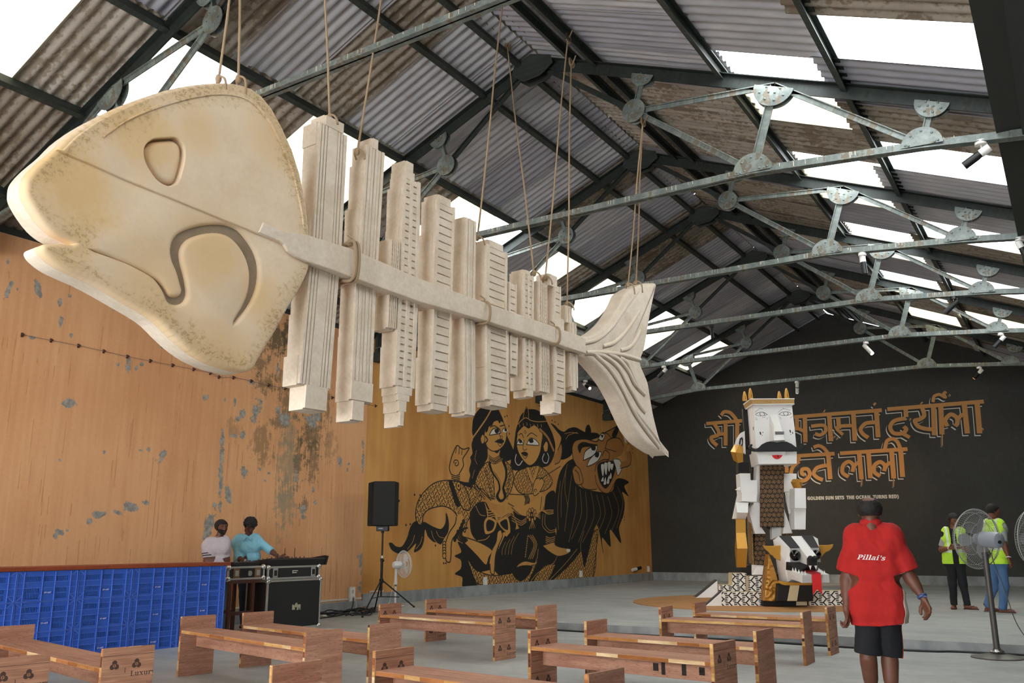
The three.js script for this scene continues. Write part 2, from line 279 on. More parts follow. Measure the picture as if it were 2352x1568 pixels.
function truss(z, tieY, label, full) {
  const t = thing('roof_truss', label, 'truss', [RIDGE, 0, z], 0, 'riveted roof trusses');
  const ap = [0, 8.45, 0], rise = 0.415, half = 6.46 + 0.3;
  for (const s of [-1, 1]) {
    const H = s < 0 ? half : 7.05, on = (d) => [s * d, 8.45 - rise * d, 0], r1 = on(1.78), r2 = on(3.55), r3 = on(5.3), e = on(H);
    const t1 = [s * 3.2, tieY, 0], t2 = [s * 5.14, tieY - 0.16, 0], n = [s * 1.62, (tieY + 8.45) / 2, 0], eTie = [s * H, tieY - 0.4, 0];
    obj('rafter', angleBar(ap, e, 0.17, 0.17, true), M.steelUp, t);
    obj('tie_bar', [...angleBar(t1, t2, 0.105, 0.12, false), ...angleBar(t2, eTie, 0.105, 0.12, false)], M.steel, t);
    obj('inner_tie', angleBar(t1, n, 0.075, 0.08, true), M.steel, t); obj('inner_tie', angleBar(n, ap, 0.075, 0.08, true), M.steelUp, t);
    obj('strut', angleBar(r2, t1, 0.1, 0.075, true), M.steel, t);
    for (const [a, b] of [[r1, n], [n, r2], [r2, t2], [r3, t2]]) obj('strut', angleBar(a, b, 0.07, 0.07, true), M.steel, t);
    const up = s > 0 ? -Math.atan(rise) : Math.atan(rise);                  // plates hang below the rafter, stand on the tie
    for (const [q, r] of [[r1, 0.17], [r2, 0.26], [r3, 0.19]]) gusset(t, q[0], q[1] - 0.03, r, up + Math.PI, Math.PI, [[0.35, 0.06, 4], [0.72, 0.18, 4]]);
    gusset(t, t1[0], t1[1] - 0.03, 0.25, 0, Math.PI, [[0.62, 0.04, 2], [0.78, 0.05, 5], [0.4, 0.1, 2]]);
    gusset(t, t2[0], t2[1] - 0.02, 0.22, s * -0.05, Math.PI, [[0.62, 0.04, 2], [0.78, 0.05, 5]]);
    gusset(t, n[0], n[1], 0.17, 0, Math.PI * 2, [[0.6, 0, 7]]);
    obj('eave_shoe', [bar([s * (H - 0.75), 8.45 - rise * (H - 0.75) - 0.18, 0], [s * (H - 0.2), 8.45 - rise * (H - 0.2) - 0.28, 0], 0.3, 0.03), box(0.34, 0.2, 0.2, s * (H - 0.44), tieY - 0.6, 0), box(0.08, 0.4, 0.1, s * (H - 0.36), tieY - 0.35, 0)], M.purlin, t);
  }
  obj('tie_bar', angleBar([-3.2, tieY, 0], [3.2, tieY, 0], 0.105, 0.12, false), M.steel, t);
  for (const zz of [0.086, -0.1]) obj('apex_plate', metric(prism(poly([[-0.34, 8.3], [-0.3, 8.44], [0, 8.56], [0.34, 8.44], [0.38, 8.3], [0.16, 8.16], [-0.14, 8.14]]), 0.014).translate(0, 0, zz)), M.purlin, t);
  const dr = [];                                           // pale drips of lime down the tie
  for (let k = 0; k < 70; k++) { const x = rr(-3.4, 5.5), h = rr(0.02, 0.08); dr.push(box(rr(0.004, 0.01), h, 0.002, x, tieY + 0.0525 - h / 2 - (x > 3.2 ? (x - 3.2) * 0.082 : 0), 0.011)); }
  obj('lime_drips', dr, M.drip, t, 'stuff');
  obj('rivets', rivetList, M.rivet, t, 'stuff'); rivetList = [];
}
truss(-5.75, 6.08, 'grey green steel roof truss crossing above the fish head, nearest of the row');
truss(-10.25, 5.9, 'grey green riveted steel truss crossing over the middle of the fish ribs');
truss(-14.15, 5.93, 'grey green riveted steel truss just beyond the tip of the fish tail');
truss(-17.5, 5.93, 'riveted steel truss third back from the hanging fish, a black spot lamp under its end');
truss(-21.05, 5.93, 'riveted steel truss last but one before the black gable wall');
truss(-25.25, 5.92, 'riveted steel truss standing closest to the black gable wall with lit spot lamps');
// ------------------------------------------------------------------ flat painting on the walls
function splinePath(c, q, closed) {                        // q: flat list of x, y; a smooth line through them
  const n = q.length / 2, at = (i) => { i = closed ? (i + n) % n : clamp(i, 0, n - 1); return [q[i * 2], q[i * 2 + 1]]; };
  c.beginPath(); c.moveTo(q[0], q[1]);
  for (let i = 0; i < (closed ? n : n - 1); i++) { const a = at(i - 1), b = at(i), d = at(i + 1), e = at(i + 2), k = 1 / 6.5; c.bezierCurveTo(b[0] + (d[0] - a[0]) * k, b[1] + (d[1] - a[1]) * k, d[0] - (e[0] - b[0]) * k, d[1] - (e[1] - b[1]) * k, d[0], d[1]); }
  if (closed) c.closePath();
}
const muralShapes = [
["pk",5,[238,690,235,657,248,612,282,570,333,535,399,521,484,523,549,543,591,583,550,646,510,689,494,736,455,672,424,644,378,630,334,636,295,649,273,672,269,705,252,708]],
["fk",0,[113,781,126,779,148,793,174,792,196,760,208,725,221,704,238,695,258,708,279,697,322,714,365,723,388,697,390,657,401,674,407,708,402,737,384,760,366,785,344,779,323,774,298,754,283,727,277,776,261,804,231,815,240,782,217,800,194,816,168,821,143,815,123,802]],
["lo",3,[270,755,260,782,240,803]],
["lo",3,[232,749,223,776,200,803]],
["lo",3,[315,732,326,760,344,779]],
["lo",3,[340,732,355,754,380,760]],
["fk",0,[403,526,422,522,444,567,468,622,446,627,423,580]],
["fk",0,[469,524,524,523,533,544,484,535]],
["pk",6,[509,841,567,895,659,922,792,915,887,893,986,880,1201,875,1447,711,1443,807,1401,963,1198,961,886,964,609,961,551,929]],
["fk",0,[456,777,487,788,507,835,531,888,560,947,580,968,489,963,482,923,442,907,474,886,474,852,440,834,476,817]],
["fk",0,[535,273,541,235,564,200,594,176,642,163,691,166,718,195,734,225,750,276,783,325,801,356,787,390,749,407,704,424,624,432,590,460,565,493,545,528,516,524,524,490,518,466,529,429,524,411,537,391,531,355,541,322,534,298]],
["lo",9,[659,166,615,230,541,319]],
["lo",3,[561,376,552,414,565,437]],
["lo",3,[549,464,537,501]],
["fo",0,[633,355,686,375,709,359,708,392,782,443,781,528,758,600,659,604,599,546,565,511,607,434,629,400]],
["pk",5,[612,430,644,421,659,454,666,504,672,579,642,580,599,546,551,543,561,499,584,461]],
["pk",5,[740,405,782,430,798,475,784,534,749,575,729,531,747,485,749,446]],
["lk",22,[642,430,659,460,699,501,708,539,690,572,708,590,730,582,740,563,726,531,744,485,747,446,727,403]],
["lo",7,[651,429,668,463,704,501,714,539,701,568,712,582,729,573,719,532,737,486,738,447,717,410]],
["lk",4,[637,390,668,401,708,382]],
["lk",4,[637,398,668,409,708,389]],
["lk",4,[637,406,668,418,708,396]],
["lk",4,[637,414,668,426,708,403]],
["co",4,[644,406,5]],
["co",4,[653,410,5]],
["co",4,[663,413,5]],
["co",4,[673,417,5]],
["co",4,[682,420,5]],
["co",4,[692,415,5]],
["co",4,[702,409,5]],
["co",4,[712,404,5]],
["co",4,[722,398,5]],
["co",4,[616,458,6]],
["co",4,[621,472,6]],
["co",4,[626,487,6]],
["co",4,[631,501,6]],
["co",4,[637,516,6]],
["co",4,[642,531,6]],
["co",4,[647,545,6]],
["co",4,[652,560,6]],
["co",4,[658,577,6]],
["co",4,[663,578,6]],
["co",4,[668,579,6]],
["co",4,[673,580,6]],
["co",4,[782,417,6]],
["co",4,[779,433,6]],
["co",4,[776,449,6]],
["co",4,[773,465,6]],
["co",4,[770,481,6]],
["co",4,[767,496,6]],
["co",4,[765,512,6]],
["co",4,[762,528,6]],
["co",4,[759,543,6]],
["co",4,[756,559,6]],
["co",4,[753,575,6]],
["fo",0,[677,202,709,209,736,231,752,269,747,309,727,339,695,361,659,368,629,356,613,332,610,295,622,261,649,228]],
["lk",5,[677,202,709,209,736,231,752,269,747,309,727,339,695,361,659,368,629,356,616,335]],
["fk",0,[649,225,677,200,709,206,727,223,695,221,668,232,658,249,637,259,629,279,616,287,621,258]],
["lk",8,[616,306,629,321,616,338,626,356]],
["fw",0,[643,295,658,270,686,260,712,276,677,288]],
["fk",0,[675,265,695,261,702,272,688,283,675,278]],
["fw",0,[723,265,736,253,755,254,760,265,739,271]],
["fk",0,[739,254,752,253,754,263,741,265]],
["lk",5,[640,296,659,269,688,258,713,277,642,297]],
["lk",4,[721,267,737,251,758,267]],
["lk",6,[646,259,673,249,702,258]],
["lk",6,[709,246,736,237]],
["lk",4,[709,258,704,290,718,295,709,301]],
["fk",0,[675,322,709,306,736,313,718,327,693,326]],
["lk",4,[695,329,709,341,724,326]],
["co",4,[718,298,8]],
["fk",0,[695,221,706,233,712,221]],
["fo",0,[586,317,597,299,611,310,607,336,594,342]],
["lk",4,[586,317,597,299,611,310,607,336,594,342,586,329]],
["lk",6,[415,493,406,467,417,422,432,390,443,371,455,368,467,376,487,379,517,370,501,395,481,422,485,451,462,486]],
["lk",4,[443,374,440,401]],
["lk",4,[461,375,458,403]],
["lk",4,[477,378,474,405]],
["lk",5,[429,444,436,432,453,433,456,448,443,456,436,447,444,442]],
["lk",5,[418,494,441,499,463,490]],
["lk",5,[419,502,441,507,464,498]],
["lk",5,[419,510,441,515,464,506]],
["lk",5,[419,519,441,522,464,513]],
["lk",6,[418,528,430,557,458,602,485,636,517,642,527,626,517,587,496,546,472,521]],
["co",5,[458,540,16]],
["ck",0,[458,540,6]],
["lk",5,[453,555,465,561]],
["co",4,[533,622,7]],
["co",4,[561,542,6]],
["co",4,[540,614,7]],
["co",4,[567,547,6]],
["co",4,[546,606,7]],
["co",4,[573,552,6]],
["co",4,[553,598,7]],
["co",4,[579,558,6]],
["co",4,[559,590,7]],
["co",4,[585,563,6]],
["co",4,[566,581,7]],
["co",4,[591,568,6]],
["co",4,[572,573,7]],
["co",4,[597,573,6]],
["co",4,[579,565,7]],
["co",4,[603,578,6]],
["co",4,[586,557,7]],
["co",4,[609,583,6]],
["lk",6,[525,551,549,525,582,547,651,592]],
["fk",0,[522,670,533,640,566,609,616,602,646,636,708,665,780,644,813,694,794,733,730,733,703,765,651,792,583,780,534,741]],
["fk",0,[794,637,851,654,991,630,1034,546,1099,528,1107,653,1094,723,1030,764,947,777,850,732]],
["fk",0,[685,832,721,783,775,733,841,714,908,725,970,764,987,810,951,872,877,867,830,879,783,915,702,921,659,898,567,901,503,835,487,777,583,777,703,765]],
["fk",0,[969,724,1094,723,1103,805,1203,812,1320,806,1200,896,1056,968,1041,957,1090,886,1006,897,915,968,890,966,946,888,977,823]],
["fk",0,[783,908,848,885,926,894,867,949,820,950]],
["lo",4,[967,810,956,856,915,913]],
["lo",4,[1125,818,1080,879,965,921,905,964]],
["lo",4,[1272,813,1178,881,1051,958]],
["lo",6,[612,607,633,636,672,635,694,665,730,652,780,625]],
["lo",6,[617,616,633,648,672,644,694,673,730,659,780,634]],
["lo",6,[622,626,633,659,672,654,694,680,730,667,780,642]],
["lo",6,[627,635,633,670,672,663,694,688,730,674,780,651]],
["lo",5,[785,656,822,671,851,680,885,663]],
["lo",5,[785,667,822,682,851,689,885,672]],
["lo",5,[785,678,822,692,851,698,885,681]],
["fo",0,[617,741,608,692,633,667,685,684,668,728]],
["fk",0,[627,728,621,695,638,678,672,691,659,722]],
["fo",0,[694,684,757,664,773,733,730,724]],
["fk",0,[708,690,750,675,759,720,730,715]],
["lo",4,[558,621,583,657,616,662]],
["lo",5,[571,771,617,765,642,749]],
["lo",3,[831,735,793,783,779,833]],
["lo",3,[801,750,769,792,759,833]],
["lo",3,[771,764,746,801,739,833]],
["lo",3,[742,778,722,809,719,833]],
["lo",3,[713,791,699,817,700,832]],
["lo",5,[898,745,937,790,897,855]],
["lo",5,[912,744,947,790,910,855]],
["lo",5,[926,744,957,790,924,855]],
["co",3,[893,751,5]],
["co",3,[891,762,5]],
["co",3,[889,772,5]],
["co",3,[887,782,5]],
["co",3,[885,793,5]],
["co",3,[883,803,5]],
["co",3,[881,813,5]],
["co",3,[879,823,5]],
["co",3,[877,834,5]],
["co",3,[875,844,5]],
["fo",0,[447,673,478,661,488,689,472,724,429,762,420,794,420,822,415,857,395,853,384,822,381,788,392,774,410,737,440,702]],
["lk",6,[486,689,472,724,429,762,420,794,420,822,415,857,395,853,389,827]],
["lk",6,[447,673,440,702,410,737,392,774,388,793]],
["co",5,[383,785,11]],
["co",5,[383,797,11]],
["co",5,[383,809,11]],
["co",5,[384,820,11]],
["co",5,[384,832,11]],
["fo",0,[493,756,534,765,600,784,658,813,638,843,619,876,567,836,499,785]],
["lk",6,[493,756,534,765,600,784,658,813,638,843,619,876,567,836,499,785]],
["lk",9,[493,780,459,765,455,739,486,721]],
["lk",9,[499,776,466,759,466,733,494,720]],
["lk",9,[504,773,472,753,477,727,502,719]],
["lk",9,[510,769,478,748,488,721,510,717]],
["ck",0,[440,765,11]],
["ck",0,[449,751,11]],
["ck",0,[457,736,11]],
["ck",0,[470,722,11]],
["ck",0,[478,707,11]],
["ck",0,[487,692,11]],
["fo",0,[694,734,716,726,722,752,696,795,678,838,673,886,668,917,649,910,642,867,659,813,684,777]],
["lk",6,[716,727,722,752,696,795,678,838,673,886,668,917,649,910,644,873]],
["fk",0,[739,749,748,755,734,774,725,768]],
["fk",0,[731,761,740,768,726,785,717,779]],
["fk",0,[724,774,733,780,718,796,709,790]],
["fk",0,[717,786,726,792,710,807,701,801]],
["fk",0,[710,799,719,805,702,818,693,812]],
["fk",0,[703,811,712,817,694,829,685,823]],
["fk",0,[696,823,704,829,686,840,677,834]],
["fk",0,[832,211,857,166,907,134,969,127,1021,147,1053,186,1087,231,1108,286,1099,337,1061,391,995,414,805,444,780,404,797,350,807,295,815,254]],
["fk",0,[862,193,875,146,892,122,909,140,914,181]],
["lo",5,[866,189,877,146,892,127,905,141,908,179]],
["lo",6,[830,219,881,180,927,187,978,185,1042,173]],
["lo",5,[841,218,844,231]],
["lo",5,[867,210,870,223]],
["lo",5,[893,202,896,215]],
["lo",5,[919,206,922,220]],
["lo",5,[946,203,949,216]],
["lo",5,[973,199,976,212]],
["lo",5,[1000,195,1003,208]],
["fo",0,[848,241,876,222,906,229,947,208,978,219,1004,232,1010,270,991,335,957,387,913,411,874,396,835,359,819,314,826,266]],
["lk",5,[1010,270,991,335,957,387,913,411,874,396,835,359,819,314,826,266]],
["fw",0,[819,318,839,291,863,294,865,313]],
["fk",0,[836,293,857,293,855,307,839,307]],
["fw",0,[893,309,917,278,956,280,978,302]],
["fk",0,[907,285,933,276,941,292,917,299]],
["lk",5,[818,319,840,290,867,313,818,319]],
["lk",5,[890,311,917,276,958,280,980,303,890,311]],
["lk",5,[836,271,855,261,870,280]],
["lk",5,[895,270,926,249,967,260]],
["lk",4,[873,290,864,335,882,339,892,331]],
["fk",0,[850,357,879,347,901,355,882,369]],
["lk",4,[859,366,879,380,897,364]],
["co",3,[881,250,7]],
["lo",4,[830,326,828,341]],
["lo",4,[945,312,947,331]],
["fo",0,[1016,301,1035,277,1051,289,1045,325,1026,331]],
["lk",4,[1016,301,1035,277,1051,289,1045,325,1026,331]],
["lw",6,[817,367,809,395,820,413,839,415,860,393]],
["lw",6,[1020,342,1006,368,1019,386,1043,384,1056,356,1045,336]],
["pk",5,[844,438,893,423,974,407,1047,434,1081,480,1030,522,901,550,833,544,798,501,813,460]],
["lo",6,[889,424,912,472,934,501,958,455,981,409]],
["lo",6,[894,423,917,472,934,492,954,456,975,409]],
["lo",6,[899,423,922,472,934,482,950,456,970,410]],
["lo",6,[904,422,927,471,934,473,946,456,965,410]],
["lk",4,[885,424,910,473,934,508,965,455,987,408]],
["co",3,[873,449,5]],
["co",3,[883,458,5]],
["co",3,[892,467,5]],
["co",3,[902,477,5]],
["co",3,[912,486,5]],
["co",3,[922,495,5]],
["co",3,[932,505,5]],
["fo",0,[772,558,872,555,886,594,823,618,762,600]],
["lk",5,[772,558,872,555]],
["lk",5,[762,600,823,618,886,597]],
["fo",0,[785,619,900,597,997,558,986,623,939,658,851,654]],
["lk",5,[785,619,851,654,939,658]],
["lk",5,[997,558,986,623]],
["fo",0,[932,518,953,476,994,466,1017,485,982,535,941,555]],
["lk",5,[932,518,953,476,994,466,1017,485,982,535,941,555,932,518]],
["lk",4,[952,537,942,528,957,523,962,533]],
["lk",8,[872,558,881,578,876,594]],
["lk",8,[880,558,890,577,885,594]],
["lk",8,[889,557,899,577,894,594]],
["lk",8,[898,557,908,576,902,593]],
["co",4,[953,648,10]],
["co",4,[945,664,10]],
["co",4,[927,672,10]],
["co",4,[907,670,10]],
["co",4,[894,658,10]],
["co",4,[895,642,10]],
["co",4,[908,629,10]],
["co",4,[928,625,10]],
["co",4,[946,633,10]],
["ck",0,[923,649,15]],
["co",3,[923,649,7]],
["lo",4,[929,669,904,715]],
["lo",4,[929,669,918,713]],
["lo",4,[929,669,932,711]],
["lo",4,[929,669,946,709]],
["lo",4,[950,651,986,631]],
["lo",4,[950,651,985,639]],
["lo",4,[950,651,985,648]],
["lo",4,[950,651,985,656]],
["lo",4,[950,651,985,664]],
["lo",6,[977,536,1013,561,996,623,1043,621,1097,619]],
["lo",6,[987,539,1017,561,1004,623,1043,631,1097,626]],
["lo",6,[998,543,1021,560,1013,622,1043,640,1097,633]],
["lo",4,[1006,643,1000,697,1046,730,1094,726]],
["lo",4,[1022,642,1019,690,1054,720,1095,716]],
["lo",5,[1025,750,1056,758,1094,750]],
["lo",5,[1024,760,1056,768,1093,760]],
["lo",5,[1024,769,1056,777,1093,769]],
["lo",5,[1024,779,1055,787,1093,779]],
["fo",0,[1013,791,1093,777,1125,798,1203,809,1216,826,1179,840,1113,847,1049,824,1013,804]],
["lk",5,[1013,791,1093,777,1125,798,1203,809,1216,826,1179,840,1113,847,1049,824,1013,804]],
["fw",0,[1186,812,1212,811,1211,825,1186,826]],
["lk",26,[993,222,1051,257,1094,316]],
["ld",18,[993,222,1051,257,1094,316]],
["lk",5,[1147,393,1026,453,983,474]],
["lk",4,[1014,234,986,363,979,412]],
["fk",0,[1075,179,1108,185,1141,202,1181,208,1223,185,1283,171,1369,185,1472,176,1498,193,1418,222,1317,235,1255,276,1242,322,1194,349,1148,354,1139,297,1157,244,1119,212]],
["fd",0,[1127,313,1156,273,1163,316,1142,369,1103,387,1093,352]],
["lk",5,[1127,313,1156,273,1163,316,1142,369,1103,387]],
["fk",0,[1289,347,1217,358,1147,419,1113,499,1086,626,1107,722,1093,791,1203,812,1295,813,1330,907,1367,836,1451,688,1503,839,1497,755,1574,802,1576,709,1678,783,1665,700,1712,628,1731,555,1710,492,1774,512,1734,458,1783,430,1722,414,1650,424,1590,499,1381,500,1308,486,1261,460]],
["fd",0,[1253,343,1248,284,1280,243,1367,223,1470,224,1525,177,1609,139,1682,107,1740,170,1748,227,1716,272,1657,302,1667,366,1635,441,1576,504,1509,504,1457,492,1381,498,1320,480,1293,399]],
["lk",7,[1253,343,1248,284,1280,243,1367,223,1470,224,1525,177,1609,139,1682,107]],
["lk",6,[1253,343,1293,399,1320,480,1381,498,1457,492]],
["fk",0,[1297,271,1341,243,1417,243,1482,242,1416,259,1340,274,1314,307]],
["fw",0,[1344,343,1362,294,1429,257,1475,252,1447,300,1375,332]],
["fw",0,[1374,374,1398,335,1467,287,1513,282,1481,329,1425,358]],
["lk",6,[1344,343,1362,294,1429,257,1475,252,1447,300,1375,332,1344,343]],
["lk",6,[1374,374,1398,335,1467,287,1513,282,1481,329,1425,358,1374,374]],
["fk",0,[1419,261,1458,254,1454,275,1426,278]],
["fk",0,[1456,292,1491,286,1481,312,1453,311]],
["fw",0,[1488,206,1519,174,1549,179,1526,211]],
["lk",6,[1484,209,1519,172,1552,179,1526,213,1484,209]],
["fk",0,[1514,181,1538,181,1524,197]],
["lk",6,[1526,165,1580,166,1621,185,1667,130]],
["lk",6,[1555,249,1578,206,1649,181,1707,182,1741,219]],
["lk",6,[1519,300,1548,266,1588,277,1586,309,1559,320]],
["lk",5,[1548,254,1659,261]],
["fk",0,[1622,168,1675,104,1710,86,1696,126,1657,180]],
["fk",0,[1469,383,1480,351,1531,331,1628,317,1663,318,1646,368,1605,435,1544,482,1492,451]],
["lk",6,[1449,393,1464,353,1531,321,1586,317]],
["lk",6,[1448,416,1461,461,1509,502,1576,504,1638,440]],
["fw",0,[1506,353,1535,350,1526,410,1513,403]],
["fw",0,[1537,342,1567,339,1557,401,1544,394]],
["fw",0,[1572,333,1602,330,1588,381,1575,374]],
["fw",0,[1599,340,1629,337,1614,371,1600,364]],
["fw",0,[1502,443,1526,441,1523,418]],
["fw",0,[1525,458,1549,456,1546,417]],
["fw",0,[1555,450,1579,449,1581,405]],
["fw",0,[1581,421,1605,419,1602,388]],
["fw",0,[1628,307,1692,305,1714,350,1672,399,1651,355]],
["lk",5,[1628,307,1692,305,1714,350,1672,399,1651,355,1628,307]],
["fd",0,[1697,347,1802,321,1813,270,1799,246,1768,258,1773,299,1721,312]],
["lk",6,[1697,355,1801,325,1817,269,1799,242]],
["fw",0,[1745,161,1768,149,1772,195,1758,192]],
["fw",0,[1779,152,1806,161,1795,196]],
["lk",5,[1745,152,1812,160,1787,206]],
["fd",0,[1244,407,1273,378,1313,397,1337,455,1310,477,1266,469]],
["lk",6,[1244,407,1273,378,1313,397,1337,455,1310,477,1266,469,1244,407]],
["lk",6,[1269,401,1298,420,1309,457]],
["fk",0,[1369,186,1376,154,1402,139,1420,164,1413,188]],
["lo",3,[1205,377,1155,511,1146,652]],
["lo",3,[1238,433,1204,579,1172,722]],
["lo",3,[1272,489,1267,613,1204,777]],
["lo",3,[1307,501,1314,633,1227,763]],
["lo",3,[1355,513,1362,646,1285,778]],
["lo",3,[1406,510,1425,644,1321,778]],
["lo",3,[1456,522,1490,627,1422,711]],
["lo",3,[1508,519,1530,626,1460,726]],
["lo",3,[1562,524,1597,624,1524,732]],
["lo",3,[1618,497,1668,598,1578,732]],
["lo",3,[1662,463,1713,556,1641,700]],
["lo",3,[1145,469,1120,597,1122,715]],
["lo",3,[1335,720,1302,792,1317,871]],
["lo",3,[1192,407,1180,509,1204,601]],
["lo",4,[1187,218,1246,203,1306,202]],
["lo",4,[1197,246,1222,221,1294,196]],
["lk",6,[1450,718,1443,807,1401,963]],
["ck",0,[228,591,4]],
["ck",0,[256,591,4]],
["ck",0,[190,711,4]],
["ck",0,[210,707,4]],
["ck",0,[741,196,4]],
["ck",0,[755,190,4]],
["ck",0,[769,237,4]],
["ck",0,[771,273,4]],
["ck",0,[1086,163,4]],
["ck",0,[1109,167,4]],
["ck",0,[1136,175,4]],
["ck",0,[990,102,4]],
["ck",0,[1006,128,4]],
["ck",0,[1027,143,4]],
["ck",0,[1723,635,4]],
["ck",0,[1722,651,4]],
["ck",0,[1837,250,4]],
["ck",0,[1835,225,4]],
["ck",0,[382,862,4]],
["ck",0,[393,862,4]],
["ck",0,[337,790,4]]];
const INK = { k: '#1d1b17', o: '#cb954f', d: '#b27a42', w: '#e4e1da' };
M.mural.map = canvasTex(2048, 1024, (c, w, h) => {
  const im = c.createImageData(w, h);
  for (let y = 0; y < h; y++) for (let x = 0; x < w; x++) {
    const u = x / w * 15, v = y / h * 5.75, n = fbm(u * 0.6, v * 0.5, 4) * 1.6 + fbm(u * 5, v * 0.5, 3, 4.2) * 0.9 + fbm(u * 24, v * 24, 2, 8) * 0.25;
    const q = mix([190, 132, 66], [212, 158, 88], clamp(0.5 + n, 0, 1)), i = (y * w + x) * 4;
    im.data[i] = q[0]; im.data[i + 1] = q[1]; im.data[i + 2] = q[2]; im.data[i + 3] = 255;
  }
  c.putImageData(im, 0, 0);
  c.lineCap = c.lineJoin = 'round';
  for (const [kind, wd, q] of muralShapes) {
    const col = INK[kind[1]];
    if (kind[0] === 'f') { splinePath(c, q, true); c.fillStyle = col; c.fill(); }
    else if (kind[0] === 'l') { splinePath(c, q, false); c.strokeStyle = col; c.lineWidth = wd * 0.78; c.stroke(); }
    else if (kind[0] === 'c') { c.beginPath(); c.ellipse(q[0], q[1], q[2] * 0.8, q[2] * 1.05, 0, 0, 7); c.fillStyle = col; c.fill(); if (wd) { c.strokeStyle = INK.k; c.lineWidth = wd * 0.7; c.stroke(); } }
    else {                                                 // clipped field of hexagon-and-hook motifs
      c.save(); splinePath(c, q, true); c.fillStyle = INK.o; c.fill(); c.save(); c.clip();
      c.strokeStyle = INK.k; c.lineWidth = wd * 0.58;
      let x0 = 1e9, x1 = 0, y0 = 1e9, y1 = 0; for (let i = 0; i < q.length; i += 2) { x0 = Math.min(x0, q[i]); x1 = Math.max(x1, q[i]); y0 = Math.min(y0, q[i + 1]); y1 = Math.max(y1, q[i + 1]); }
      const s = 16; let row = 0;
      for (let y = y0; y < y1 + s; y += s * 0.92, row++) for (let x = x0 + (row % 2) * s * 0.52, k = 0; x < x1 + s; x += s * 1.04, k++) {
        const t = (k * 7 + row * 5) % 4; c.beginPath();
        if (t === 0) c.ellipse(x, y, s * 0.24, s * 0.33, 0, 0, 7);
        else if (t === 1) { c.moveTo(x - s * 0.35, y - s * 0.32); c.lineTo(x, y - s * 0.1); c.lineTo(x, y + s * 0.35); c.lineTo(x + s * 0.35, y + s * 0.15); }
        else if (t === 2) { c.moveTo(x + s * 0.35, y - s * 0.35); c.lineTo(x - s * 0.1, y - s * 0.2); c.lineTo(x + s * 0.1, y + s * 0.1); c.lineTo(x - s * 0.35, y + s * 0.35); }
        else { c.moveTo(x - s * 0.3, y + s * 0.3); c.lineTo(x - s * 0.3, y - s * 0.2); c.lineTo(x, y - s * 0.4); c.lineTo(x + s * 0.3, y - s * 0.15); c.lineTo(x + s * 0.3, y + s * 0.3); }
        c.stroke();
      }
      c.restore(); splinePath(c, q, true); c.strokeStyle = INK.k; c.lineWidth = 4.2; c.stroke(); c.restore();
    }
  }
});
M.mural.map.wrapS = M.mural.map.wrapT = THREE.ClampToEdgeWrapping;

const letterStrokes = [
[24,[335,525,525,525]],
[24,[784,527,1189,528]],
[24,[1213,526,1612,526]],
[24,[733,718,960,717]],
[24,[985,717,1281,715]],
[26,[379,531,399,569,393,589,359,598,363,618,387,642]],
[22,[393,586,434,584]],
[28,[438,535,431,645]],
[28,[499,528,491,648]],
[24,[417,489,435,472,465,479,488,506,499,528]],
[26,[797,535,794,594]],
[22,[785,576,832,603]],
[28,[836,532,829,654]],
[22,[862,579,908,577,927,583,927,608,901,624,878,616]],
[28,[951,530,949,657]],
[26,[991,544,991,601]],
[22,[974,602,994,589,1052,590]],
[20,[979,600,1006,630]],
[28,[1062,531,1057,662]],
[24,[1156,582,1113,584,1088,609,1096,633,1118,652]],
[28,[1165,529,1161,653]],
[20,[1157,493,1164,500]],
[26,[1292,531,1290,569]],
[24,[1289,574,1239,582,1218,609,1230,638,1267,642,1285,625,1275,611]],
[22,[1267,642,1296,663]],
[24,[1362,533,1366,568,1345,584,1325,589,1336,615,1364,628,1399,634]],
[28,[1409,529,1399,661]],
[28,[1439,526,1430,659]],
[18,[1409,511,1416,485,1439,478,1461,493,1457,476,1468,468]],
[24,[1456,624,1450,596,1475,572,1497,588,1497,614,1486,626]],
[22,[1496,602,1516,580,1536,575]],
[28,[1534,527,1532,662]],
[28,[1585,527,1580,665]],
[26,[790,716,792,744]],
[24,[792,744,760,770,749,807,772,836,813,836,837,811,829,784,804,784,801,804,815,810]],
[28,[730,720,727,796]],
[24,[920,769,875,779,856,805,871,826,896,838]],
[28,[931,715,930,836]],
[22,[865,681,890,675,912,687,931,714]],
[24,[1014,829,989,808,994,775,1021,758,1040,777,1033,807]],
[22,[1035,794,1052,771,1072,762]],
[28,[1071,719,1070,843]],
[28,[1112,718,1110,840]],
[24,[1153,832,1130,812,1133,782,1159,767,1178,785,1172,810]],
[22,[1174,801,1191,779,1211,770]],
[28,[1213,718,1210,845]],
[28,[1252,715,1248,840]],
[22,[1185,711,1197,674,1223,664,1242,680,1252,713]],
[7,[1431,660,1426,708]],
[6,[1072,845,1069,870]],
[5,[1210,845,1206,881]],
[9,[967,636,968,637]],
[9,[979,645,980,646]],
[8,[933,506,928,514]],
[8,[1365,507,1358,513]],
[7,[1480,483,1482,486]],
[7,[1589,641,1596,648]],
[8,[1307,578,1308,581]],
[7,[1324,582,1325,584]]];
const captionAt = [816,922,1223,926];
